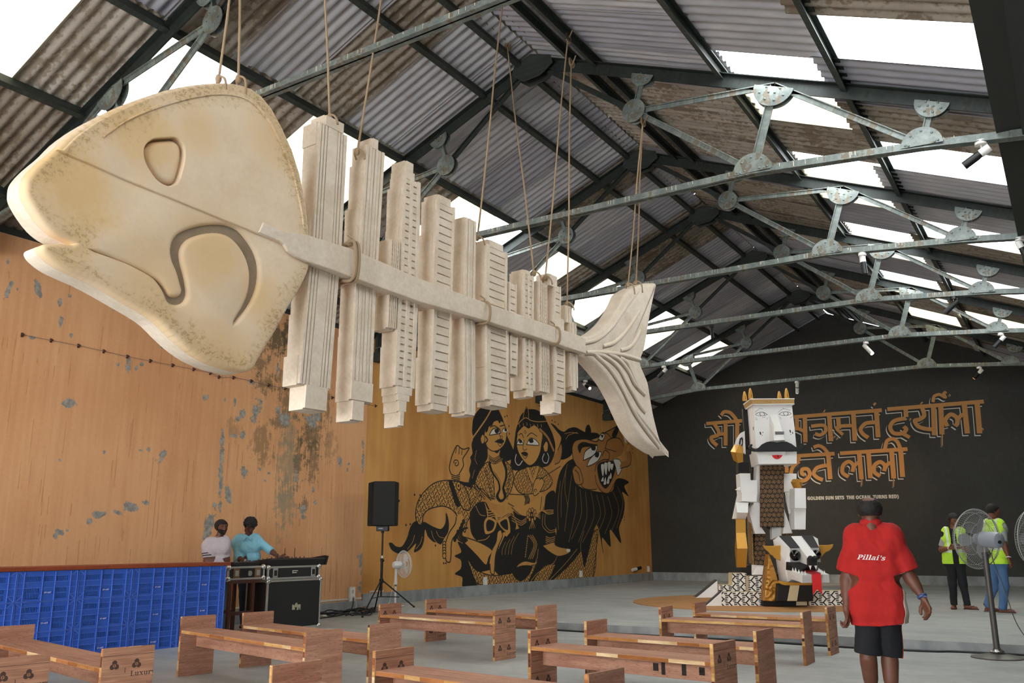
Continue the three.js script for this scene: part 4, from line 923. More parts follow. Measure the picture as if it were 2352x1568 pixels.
benchSpec.forEach(([xl, zl, xr, zr, H, dep], i) => {
  const L = Math.hypot(xr - xl, zr - zl), turn = Math.atan2(-(zr - zl), xr - xl);
  const t = thing('bench', benchLabels[i], 'bench', [xl, 0, zl], turn, 'blockboard benches');
  const T = 0.034, sy = H - 0.135, back = -dep;           // x along the bench, front face at z = 0
  const plate = (name, x, m2) => {
    const g = span([x, 0, back], [x + T, H, 0], 0.002), p = g.attributes.position, uv = g.attributes.uv, n = g.attributes.normal;
    if (m2 === M.stamp) for (let k = 0; k < p.count; k++) if (Math.abs(n.getX(k)) > 0.8) uv.setXY(k, n.getX(k) > 0 ? -p.getZ(k) / 0.62 : (p.getZ(k) - back) / 0.62, p.getY(k) / 0.31 - (H / 0.31 - Math.floor(H / 0.31)) + 0.0);
    const o = obj(name, g, m2, t);
    let y = 0.001; const zs = 0.0012;                      // core blocks seen on the sawn edge
    while (y < H - 0.004) { const h = Math.min(rr(0.025, 0.075), H - y); obj('core_block', metric(box(T - 0.008, h - 0.002, 0.003, x + T / 2, y + h / 2, zs)), rnd() < 0.35 ? pick(M.blockEnds) : pick(M.blocks), o); y += h; }
    return o;
  };
  plate('end_panel', 0, stampEnds[i] & 1 ? M.stamp : M.wood); plate('end_panel', L - T, stampEnds[i] & 2 ? M.stamp : M.wood);
  const seat = obj('seat', span([T, sy - 0.034, back + 0.01], [L - T, sy, -0.004], 0.002), M.wood, t);
  let x = T + 0.004; while (x < L - T - 0.01) { const w = Math.min(rr(0.12, 0.42), L - T - 0.004 - x); obj('core_block', metric(box(w - 0.003, 0.027, 0.004, x + w / 2, sy - 0.017, -0.003)), pick(M.blocks), seat); x += w; }
  const ap = obj('apron', span([T, sy - 0.175, back / 2 - 0.017], [L - T, sy - 0.034, back / 2 + 0.017], 0.002), M.woodDark, t);
  if (i === 8) { const marks = []; for (const [a, w, h] of [[L - 0.62, 0.05, 0.06], [L - 0.55, 0.035, 0.11], [L - 0.36, 0.04, 0.09], [L - 0.2, 0.05, 0.06], [L - 0.2, 0.05, 0.02]]) marks.push(box(w, h, 0.002, a, sy - 0.1, back / 2 + 0.018)); obj('stencil_marks', marks, std(0x241a14, 0.8), ap); }
});

// ------------------------------------------------------------------ counter of stacked blue crates
const cratePlastic = std(0x3563c4, 0.5), crateRib = std(0x5078d6, 0.45);
const startTex = canvasTex(256, 64, (c) => { c.fillStyle = '#214db8'; c.fillRect(0, 0, 256, 64); c.fillStyle = '#e8ecf2'; c.font = 'bold 52px sans-serif'; c.textAlign = 'center'; c.fillText('ST+ART', 128, 50); });
const crateLogo = std(0xffffff, 0.6, { map: startTex });
function makeCrate(name, label, pos) {                     // 0.745 long (z), 0.35 high, 0.5 deep; the face looks along +x
  const t = thing(name, label, 'crate', pos, 0, 'blue plastic crates of the counter'), Lz = 0.742, H = 0.348, D = 0.5;
  const zof = (a) => -a;                                   // a runs to the right in the picture
  // front wall: a lattice of bars around real slots
  const wall = []; const put = (a, b, y0, y1, d = 0.006, x = 0) => wall.push(box(d, y1 - y0, b - a, x - d / 2, (y0 + y1) / 2, zof((a + b) / 2)));
  const slots = (a, b, y0, y1, n) => { put(a, b, y1, y1 + 0.001); const p = (b - a) / n; for (let k = 0; k <= n; k++) { const c = a + k * p; put(Math.max(a, c - p * 0.26), Math.min(b, c + p * 0.26), y0, y1); } };
  const cols = [[0.1, 0.3], [0.315, 0.455], [0.47, 0.64]];
  put(0, 0.1, 0, H); put(0.64, Lz, 0, H); put(0.3, 0.315, 0, H); put(0.455, 0.47, 0, H);
  for (const [a, b] of cols) { put(a, b, 0, 0.03); put(a, b, 0.155, 0.23); put(a, b, 0.285, H); }
  for (const k of [0, 2]) { const [a, b] = cols[k]; slots(a + 0.018, b - 0.018, 0.035, 0.085, 9); put(a, a + 0.018, 0.03, 0.155); put(b - 0.018, b, 0.03, 0.155); put(a, b, 0.085, 0.1); slots(a + 0.018, b - 0.018, 0.1, 0.15, 9); put(a, b, 0.15, 0.155); }
  put(...cols[1], 0.03, 0.155);
  for (const [a, b] of cols) { slots(a + 0.015, b - 0.015, 0.23, 0.285, a > 0.3 && a < 0.4 ? 7 : 9); put(a, a + 0.015, 0.23, 0.285); put(b - 0.015, b, 0.23, 0.285); }
  obj('front_wall', wall, cratePlastic, t);
  obj('body', [box(0.006, H, Lz, -D, H / 2, -Lz / 2), box(D, H, 0.006, -D / 2, H / 2, -0.003), box(D, H, 0.006, -D / 2, H / 2, -Lz + 0.003), box(D, 0.006, Lz, -D / 2, 0.004, -Lz / 2)], cratePlastic, t);
  const ribs = []; const hr = (y, a = 0, b = Lz, w = 0.006) => ribs.push(box(0.013, w, b - a, 0.0065, y, zof((a + b) / 2))); const vr = (a, y0, y1) => ribs.push(box(0.013, y1 - y0, 0.006, 0.0065, (y0 + y1) / 2, zof(a)));
  hr(0.004); hr(0.155); hr(0.22); hr(0.292, 0.03, Lz - 0.03, 0.004); hr(H - 0.004); hr(0.075, 0, 0.08); hr(0.075, 0.66, Lz);
  for (const a of [0.003, 0.085, 0.308, 0.462, 0.655, Lz - 0.003]) vr(a, 0.002, H - 0.002);
  const diag = (a, y0, b, y1) => ribs.push(bar([0.0065, y0, zof(a)], [0.0065, y1, zof(b)], 0.004, 0.012, [1, 0, 0]));
  diag(0.005, 0.005, 0.082, 0.072); diag(0.005, H - 0.005, 0.082, H - 0.055); diag(Lz - 0.005, 0.005, 0.658, 0.072); diag(Lz - 0.005, H - 0.005, 0.658, H - 0.055);
  obj('stiffening_ribs', ribs, crateRib, t);
  const lg = new THREE.PlaneGeometry(0.13, 0.034).rotateY(Math.PI / 2).translate(0.0012, 0.098, zof(0.386)); obj('printed_logo', lg, crateLogo, t);
  return t;
}
{
  const where = ['top', 'middle', 'bottom'], col = ['counter column cut by the picture edge', 'second counter column from the picture edge', 'middle counter column', 'counter column next to the end one', 'end counter column by the flight cases'];
  const zs = [-4.985, -5.735, -6.49, -7.245, -7.995]; let first = null;
  zs.forEach((z, c) => [2, 1, 0].forEach((row) => {
    const label = `blue plastic crate, ${where[2 - row]} of the ${col[c]}`, pos = [-10.5, row * 0.35 + 0.001, z];
    if (!first) { first = makeCrate('plastic_crate', label, pos); return; }
    const o = first.clone(); o.name = numbered('plastic_crate'); scene.add(o); o.position.set(...pos); o.userData = { ...first.userData, label };
  }));
}
tag(obj('counter_top', span([-11.1, 1.053, -8.8], [-10.47, 1.098, -4.2], 0.004), std(0xd98c5e, 0.55, { map: tiled(woodTex, 0.7) })), 'long reddish wooden counter board lying on the blue crates', 'counter');
// ------------------------------------------------------------------ the king figure, the beast and their stepped blocks
function convex(list) {                                    // small hull of points, flat shaded
  const p = list, n = p.length, tri = [], eps = 1e-6, seen = new Set();
  for (let i = 0; i < n; i++) for (let j = i + 1; j < n; j++) for (let k = j + 1; k < n; k++) {
    const N = V().crossVectors(p[j].clone().sub(p[i]), p[k].clone().sub(p[i])); if (N.length() < 1e-9) continue; N.normalize();
    let pos = 0, neg = 0; for (let m = 0; m < n; m++) { const d = N.dot(p[m].clone().sub(p[i])); if (d > 1e-5) pos++; else if (d < -1e-5) neg++; }
    if (pos && neg) continue;
    if (pos) tri.push([i, k, j]); else tri.push([i, j, k]);
  }
  const pos = []; for (const [a, b, c] of tri) for (const q of [p[a], p[b], p[c]]) pos.push(q.x, q.y, q.z);
  const g = new THREE.BufferGeometry(); g.setAttribute('position', new THREE.Float32BufferAttribute(pos, 3)); g.setAttribute('uv', new THREE.Float32BufferAttribute(new Float32Array(pos.length / 3 * 2), 2)); g.computeVertexNormals(); return metric(g);
}
const pairs = (q) => { const r = []; for (let i = 0; i < q.length; i += 2) r.push([q[i], q[i + 1]]); return r; };
const triples = (q) => { const r = []; for (let i = 0; i < q.length; i += 3) r.push(V(q[i], q[i + 1], q[i + 2])); return r; };
function slab3(pts, th) {
  const N = V().crossVectors(pts[1].clone().sub(pts[0]), pts[2].clone().sub(pts[0])).normalize(); if (N.z < 0) N.negate();
  const X = pts[1].clone().sub(pts[0]).normalize(), Y = V().crossVectors(N, X).normalize();
  const s = poly(pts.map((p) => { const d = p.clone().sub(pts[0]); return [d.dot(X), d.dot(Y)]; }));
  const g = metric(new THREE.ExtrudeGeometry(s, { depth: th, bevelEnabled: false }));
  return g.applyMatrix4(new THREE.Matrix4().makeBasis(X, Y, N)).translate(pts[0].x, pts[0].y, pts[0].z);
}
const lace = (bg, fg, seedN) => canvasTex(512, 512, (c) => {
  c.fillStyle = bg; c.fillRect(0, 0, 512, 512); c.strokeStyle = fg; c.lineWidth = 5; seed = seedN;
  for (let y = 0; y < 4; y++) for (let x = 0; x < 4; x++) { const X = x * 128 + (y % 2) * 64, Y = y * 128; for (const ox of [0, -512]) { c.beginPath(); c.arc(X + ox + 64, Y + 64, 22, 0, 7); c.stroke(); c.beginPath(); c.arc(X + ox + 64, Y + 64, 8, 0, 7); c.stroke(); for (let k = 0; k < 6; k++) { const a = k * Math.PI / 3; c.beginPath(); c.moveTo(X + ox + 64 + Math.cos(a) * 26, Y + 64 + Math.sin(a) * 26); c.quadraticCurveTo(X + ox + 64 + Math.cos(a + 0.5) * 50, Y + 64 + Math.sin(a + 0.5) * 50, X + ox + 64 + Math.cos(a) * 64, Y + 64 + Math.sin(a) * 64); c.stroke(); c.beginPath(); c.arc(X + ox + 64 + Math.cos(a + 0.5) * 48, Y + 64 + Math.sin(a + 0.5) * 48, 7, 0, 7); c.stroke(); } } }
  for (let k = 0; k < 90; k++) { c.beginPath(); c.arc(rnd() * 512, rnd() * 512, rr(2, 6), 0, 7); c.fillStyle = rnd() < 0.6 ? fg : bg; c.fill(); }
});
const meander = canvasTex(256, 256, (c) => {               // interlocking hexagon-and-bar print
  c.fillStyle = '#ece6dc'; c.fillRect(0, 0, 256, 256); c.strokeStyle = '#191716'; c.lineWidth = 19; c.lineCap = 'butt'; c.lineJoin = 'round';
  for (let col = 0; col < 3; col++) { const x = col * 128; c.beginPath(); for (let k = -1; k <= 5; k++) c.lineTo(x + (k % 2 ? -26 : 26), k * 64); c.stroke();
    for (let k = 0; k <= 4; k++) { const y = k * 64; c.beginPath(); if (k % 2 === 0) { c.moveTo(x + 26, y); c.lineTo(x + 80, y); } else { c.moveTo(x - 26, y); c.lineTo(x - 80, y); } c.stroke(); const yy = y + 32; c.beginPath(); c.moveTo(x + (k % 2 ? -34 : 34), yy); c.lineTo(x + (k % 2 ? -80 : 80), yy); c.stroke(); } }
});
const facebox = [0.268,1.105,3.144,4.051], faceLines = [[5,[0.305,3.849,0.363,3.882,0.431,3.893,0.497,3.881,0.552,3.839]],[4,[0.311,3.835,0.381,3.818,0.47,3.82,0.547,3.837]],[6,[0.407,3.875,0.394,3.848,0.422,3.825]],[6,[0.474,3.878,0.5,3.856,0.482,3.824]],[3,[0.293,3.89,0.344,3.928,0.391,3.961]],[3,[0.392,3.973,0.469,3.96]],[3,[0.301,3.781,0.343,3.74]],[3,[0.292,3.747,0.33,3.724]],[3,[0.445,3.775,0.513,3.797]],[3,[0.536,3.737,0.565,3.778]],[5,[0.792,3.843,0.853,3.883,0.931,3.896,1.008,3.886,1.05,3.854]],[4,[0.796,3.838,0.87,3.819,0.981,3.823,1.05,3.849]],[6,[0.897,3.876,0.89,3.846,0.915,3.823]],[6,[0.975,3.882,0.988,3.852,0.964,3.827]],[3,[0.782,3.884,0.834,3.929,0.903,3.96]],[3,[0.882,3.973,0.968,3.943,1.034,3.926]],[3,[0.802,3.793,0.832,3.752]],[3,[1.021,3.761,1.064,3.799]],[16,[0.379,3.469,0.383,3.433]],[9,[0.43,3.471,0.434,3.464]],[8,[0.411,3.41,0.415,3.406]],[15,[0.997,3.503,1.003,3.467]],[10,[1.047,3.466,1.049,3.435]],[7,[1.006,3.422,1.008,3.417]],[3,[0.596,3.71,0.618,3.653]],[3,[0.599,3.631,0.618,3.586]],[4,[0.227,3.309,0.231,3.242]],[4,[0.25,3.32,0.25,3.264]]];
const faceTex = canvasTex(1024, 1024, (c, w, h) => {
  c.fillStyle = '#efece9'; c.fillRect(0, 0, w, h); c.strokeStyle = '#181717'; c.lineCap = c.lineJoin = 'round';
  for (const [wd, q] of faceLines) { const r = []; for (let i = 0; i < q.length; i += 2) r.push((q[i] - facebox[0]) / (facebox[1] - facebox[0]) * w, (1 - (q[i + 1] - facebox[2]) / (facebox[3] - facebox[2])) * h); splinePath(c, r, false); c.lineWidth = wd * 2.1; c.stroke(); }
});
const SM = {
  white: std(0xeeebe6, 0.6), shade: std(0xeeebe6, 0.6), cream: std(0xd8c8a0, 0.7), black: std(0x131313, 0.6), slate: std(0x2e2d2f, 0.55), gloss: std(0x0c0c0d, 0.12), red: std(0xd31e22, 0.55), redDark: std(0xa3242b, 0.6),
  gold: std(0xc9943c, 0.42, { metalness: 0.45 }), goldDots: std(0xffffff, 0.6, { map: canvasTex(256, 64, (c) => { c.fillStyle = '#b48d52'; c.fillRect(0, 0, 256, 64); c.fillStyle = '#d8c08a'; for (let k = 0; k < 16; k++) { c.beginPath(); c.arc(k * 16 + 8, 12, 3.5, 0, 7); c.fill(); c.beginPath(); c.arc(k * 16 + 8, 52, 3.5, 0, 7); c.fill(); } c.fillStyle = '#94713c'; for (let k = 0; k < 60; k++) c.fillRect(rnd() * 256, rnd() * 64, 4, 3); }) }),
  fabric: std(0xffffff, 0.75, { map: tiled(lace('#17130f', '#b98a58', 5), 2.6) }), fabricGold: std(0xffffff, 0.75, { map: tiled(lace('#8a6c40', '#c9b27c', 9), 2.6) }),
  emboss: std(0xc28b3c, 0.42, { metalness: 0.4, bumpMap: grainTex([0, 0, 0], [255, 255, 255], 7, 7, 256, 2, 3), bumpScale: 0.04 }),
  meander: std(0xffffff, 0.65, { map: meander }), face: std(0xffffff, 0.6, { map: faceTex }),
};
SM.goldDots.map.repeat.set(1.1, 4); SM.meander.map.repeat.set(3.0, 3.6);
function piece([name, mat, type, n, d, bev, q], t) {
  let g;
  if (type === 'P') {
    g = metric(prism(poly(pairs(q)), d, bev).translate(0, 0, n - d));
    if (mat === 'face') { const p = g.attributes.position, uv = g.attributes.uv, N = g.attributes.normal; for (let i = 0; i < p.count; i++) if (N.getZ(i) > 0.7) uv.setXY(i, (p.getX(i) - facebox[0]) / (facebox[1] - facebox[0]), (p.getY(i) - facebox[2]) / (facebox[3] - facebox[2])); else uv.setXY(i, 0.5, 0.05); }
  } else if (type === 'H') g = convex(triples(q));
  else if (type === 'S') g = slab3(triples(q), d);
  else if (type === 'B') g = ball(d, q[0], q[1], n - d * 0.3, 1, 1, 1, 24, 16);
  else if (type === 'C') { const h = q[3] - q[1]; g = new THREE.ConeGeometry(d, Math.abs(h), 12).scale(1, Math.sign(h), 1); if (h < 0) g = new THREE.ConeGeometry(d, -h, 12).rotateX(Math.PI); g.translate(q[0], q[1] + h / 2, n); }
  else { // pointed hoop: an arch with an open middle
    const w = (q[2] - q[0]) * 0.9, h = q[5] - q[1], s = new THREE.Shape(); s.moveTo(-w, 0); s.quadraticCurveTo(-w, h * 0.6, 0, h); s.quadraticCurveTo(w, h * 0.6, w, 0); s.closePath();
    const k = new THREE.Path(); k.moveTo(-w * 0.42, 0.03); k.quadraticCurveTo(-w * 0.42, h * 0.45, 0, h * 0.72); k.quadraticCurveTo(w * 0.42, h * 0.45, w * 0.42, 0.03); k.closePath(); s.holes.push(k);
    g = prism(s, 0.06, 0.008).translate(0, 0, -0.03).rotateY(0.35).translate(q[0], q[1], n - 0.1);
  }
  return obj(name, g, SM[mat], t);
}
const AT = [-5.554,0.114,-17.651], TURN = Math.PI / 6;
const king = thing('king_figure', 'tall white king figure built from boxes, black moustache and gold crown', 'sculpture', AT, TURN);
for (const p of [
["face","face","P",-0.3,0.55,0.008,[0.268,4.047,1.078,4.041,1.096,3.591,1.105,3.14,0.264,3.144,0.273,3.601]],
["hair","black","P",-0.85,0.1,0.008,[0.168,4.057,1.119,4.046,1.144,3.18,0.182,3.185]],
["jaw","white","P",-0.18,0.7,0.008,[0.249,3.058,1.07,3.05,1.05,2.798,0.274,2.796]],
["jaw","white","P",-0.3,0.5,0.008,[0.282,3.153,1.083,3.145,1.076,3.056,0.276,3.064]],
["crown_band","goldDots","P",-0.2,0.72,0.008,[0.206,4.152,1.111,4.145,1.103,4.055,0.228,4.057]],
["crown_rim","white","P",-0.19,0.74,0.008,[0.2,4.169,1.114,4.164,1.112,4.144,0.203,4.148]],
["crown_rim","white","P",-0.19,0.74,0.008,[0.224,4.055,1.105,4.053,1.103,4.033,0.227,4.035]],
["crown_hoop","gold","A",-0.75,0.05,0,[0.229,4.223,0.277,4.223,0.243,4.434]],
["crown_hoop","gold","A",-0.35,0.05,0,[0.264,4.199,0.311,4.198,0.28,4.433]],
["crown_hoop","gold","A",-0.75,0.05,0,[0.976,4.214,1.024,4.213,0.992,4.429]],
["crown_hoop","gold","A",-0.35,0.05,0,[1.025,4.189,1.072,4.189,1.043,4.423]],
["nose","white","H",0,0,0,[0.594,3.845,-0.3,0.761,3.843,-0.3,0.554,3.284,-0.3,0.885,3.28,-0.3,0.627,3.584,-0.12,0.763,3.582,-0.12,0.583,3.262,-0.02,0.792,3.271,-0.02]],
["nose_line","black","P",-0.05,0.03,0.002,[0.626,3.448,0.807,3.446,0.805,3.429,0.624,3.431]],
["nose_line","black","P",-0.04,0.03,0.002,[0.625,3.414,0.801,3.412,0.8,3.394,0.624,3.396]],
["moustache","black","P",-0.08,0.09,0.008,[0.575,3.247,0.661,3.231,0.76,3.25,0.858,3.244,0.952,3.199,1.024,3.139,1.077,3.121,1.133,3.142,1.157,3.182,1.142,3.204,1.177,3.212,1.205,3.174,1.196,3.12,1.149,3.072,1.082,3.055,0.973,3.047,0.561,3.051,0.191,3.051,0.126,3.064,0.086,3.113,0.08,3.157,0.102,3.192,0.147,3.205,0.155,3.174,0.132,3.148,0.156,3.119,0.216,3.103,0.283,3.133,0.353,3.199,0.444,3.242,0.51,3.252]],
["lips","red","P",-0.16,0.03,0.004,[0.553,2.978,0.663,2.984,0.769,2.976,0.735,2.93,0.696,2.904,0.656,2.896,0.613,2.907,0.576,2.936]],
["lips","black","P",-0.15,0.02,0.002,[0.664,2.974,0.685,2.974,0.678,2.926,0.665,2.934]],
["tusk","white","P",-0.12,0.05,0.003,[0.485,3.043,0.511,3.043,0.502,2.981,0.491,2.973]],
["tusk","white","P",-0.12,0.05,0.003,[0.807,3.04,0.833,3.04,0.824,2.978,0.813,2.97]],
["ear","white","P",-0.6,0.07,0.008,[0.127,3.539,0.045,3.501,-0.041,3.393,-0.086,3.279,-0.078,3.2,-0.002,3.115,0.115,3.046,0.121,3.277]],
["ear_mark","black","P",-0.58,0.02,0.002,[0.058,3.412,0.011,3.378,-0.018,3.276,-0.009,3.242,0.014,3.253,0.031,3.344,0.05,3.367,0.054,3.276,0.019,3.226,-0.006,3.186,0.02,3.167,0.048,3.185,0.071,3.276,0.077,3.366]],
["earring","gold","H",0,0,0,[-0.084,3.272,-0.7,-0.038,3.234,-0.5,0.059,3.182,-0.55,0.119,3.282,-0.8,-0.17,3.119,-0.75,-0.125,3.072,-0.45,0.04,3.053,-0.5,0.141,3.132,-0.95,-0.128,2.927,-0.7,-0.063,2.861,-0.6,0.05,2.883,-0.6,0.107,2.939,-0.85]],
["neck_post","black","P",-0.85,0.25,0.008,[0.002,2.899,0.229,2.897,0.214,2.67,-0.012,2.672]],
["breastplate","fabric","P",-0.45,0.06,0.008,[0.369,2.817,0.857,2.807,0.766,1.531,0.285,1.531]],
["robe","white","P",-0.55,0.3,0.008,[0.325,2.826,0.393,2.825,0.309,1.538,0.327,1.53,0.407,1.402,0.184,1.403,0.074,1.932,0.192,1.999,0.286,2.498]],
["robe","white","P",-0.55,0.3,0.008,[0.848,2.816,0.88,2.815,0.822,1.9,0.956,1.407,0.755,1.4,0.78,1.554]],
["robe","white","P",-0.75,0.2,0.008,[0.586,1.537,0.803,1.536,0.817,1.37,0.679,1.331,0.581,1.286]],
["back_board","black","P",-0.9,0.12,0.008,[0.328,2.857,0.995,2.851,0.93,1.995,0.828,1.371,0.195,1.7]],
["shoulder","white","P",-0.5,0.42,0.008,[-0.053,2.639,0.164,2.637,0.16,2.496,0.301,2.495,0.282,2.219,-0.061,2.222]],
["upper_arm","white","P",-0.6,0.32,0.008,[-0.053,2.232,0.124,2.231,0.11,2.015,-0.119,1.707,-0.194,1.716]],
["shoulder_peg","white","P",-0.45,0.1,0.008,[-0.172,2.3,-0.076,2.359,-0.069,2.3,-0.082,2.273]],
["elbow","shade","P",-0.25,0.3,0.008,[-0.094,2.224,0.226,2.221,0.191,2.033,-0.106,2.049]],
["forearm","white","H",0,0,0,[-0.219,2.03,-0.3,0.037,2.029,-0.3,-0.015,1.817,-0.15,-0.237,1.824,-0.15,-0.028,1.694,-0.35,-0.214,1.696,-0.35,-0.187,1.907,-0.55,0.067,1.988,-0.6]],
["mace","gold","H",0,0,0,[-0.251,1.691,-0.25,-0.055,1.689,-0.25,-0.274,1.418,-0.22,-0.074,1.417,-0.22,-0.19,1.686,-0.5,-0.001,1.685,-0.5,-0.206,1.421,-0.5,-0.013,1.42,-0.5]],
["mace","gold","H",0,0,0,[-0.269,1.418,-0.22,-0.074,1.417,-0.22,-0.292,1.107,-0.1,-0.083,1.106,-0.1,-0.278,1.111,-0.4,-0.002,1.109,-0.55,-0.206,1.421,-0.5,-0.013,1.42,-0.5]],
["mace","gold","H",0,0,0,[-0.293,1.102,-0.1,-0.084,1.101,-0.1,-0.295,0.738,-0.25,-0.102,0.737,-0.25,-0.279,1.106,-0.4,-0.002,1.104,-0.55,-0.249,0.745,-0.5,-0.047,0.744,-0.5]],
["shoulder","white","P",-0.68,0.25,0.008,[0.9,2.639,1.168,2.637,1.138,2.255,0.871,2.257]],
["upper_arm","white","H",0,0,0,[0.898,2.252,-0.7,0.98,2.246,-0.6,1.034,1.897,-0.5,0.919,1.794,-0.6,0.914,2.07,-0.75,1.073,2.232,-0.75]],
["forearm","white","P",-0.3,0.42,0.008,[0.961,1.916,1.198,1.901,1.156,1.476,0.932,1.482]],
["fist","white","P",-0.18,0.42,0.008,[0.967,2.304,1.192,2.302,1.169,1.894,0.938,1.903]],
["gem","gold","H",0,0,0,[1.004,2.5,-0.35,1.17,2.498,-0.35,0.913,2.429,-0.25,1.176,2.427,-0.25,0.973,2.312,-0.3,1.125,2.31,-0.3,1.028,2.51,-0.5,1.204,2.509,-0.5,0.994,2.449,-0.55,1.261,2.447,-0.55,0.981,2.422,-0.15,1.061,2.421,-0.15]],
["leg","fabric","P",-0.65,0.3,0.008,[0.213,1.41,0.425,1.408,0.375,0.775,0.145,0.776]],
["leg","fabric","P",-0.65,0.3,0.008,[0.781,1.414,0.988,1.413,0.951,0.998,0.75,0.999]],
["robe_lining","fabricGold","S",0,0.03,0,[0.162,1.865,-0.95,0.169,1.613,-0.66,0.15,0.776,-0.66,0.106,0.812,-0.95]],
["boot","black","P",-0.62,0.4,0.008,[-0.015,0.754,0.032,0.777,0.392,0.775,0.384,0.577,0.005,0.579,-0.028,0.636]],
["shoe","white","H",0,0,0,[0.084,0.782,-0.6,0.334,0.766,-0.6,0.129,0.747,-0.35,0.326,0.746,-0.35,0.026,0.588,-0.35,0.308,0.588,-0.3,0.07,0.579,-0.6]],
["plinth","black","P",-0.45,0.9,0.008,[-0.069,0.595,0.717,0.592,0.67,-0.024,-0.11,-0.022]]]) piece(p, king);
{ // the painted eye and side lines on the left cheek
  const e = [ball(0.03, facebox[0] + 0.02, 3.56, -0.46, 0.15, 1.7, 1.2), ball(0.05, facebox[0] + 0.018, 3.56, -0.46, 0.1, 2.1, 1.5)];
  obj('cheek_eye', e[1], SM.black, king); obj('cheek_eye', ball(0.043, facebox[0] + 0.01, 3.55, -0.45, 0.15, 2.0, 1.5), SM.white, king); obj('cheek_eye', ball(0.022, facebox[0] + 0.004, 3.57, -0.43, 0.18, 2, 1.4), SM.black, king);
}
const beast = thing('beast_figure', 'white wolf headed box figure with black stripes, gold ears and red tongue', 'sculpture', AT, TURN);
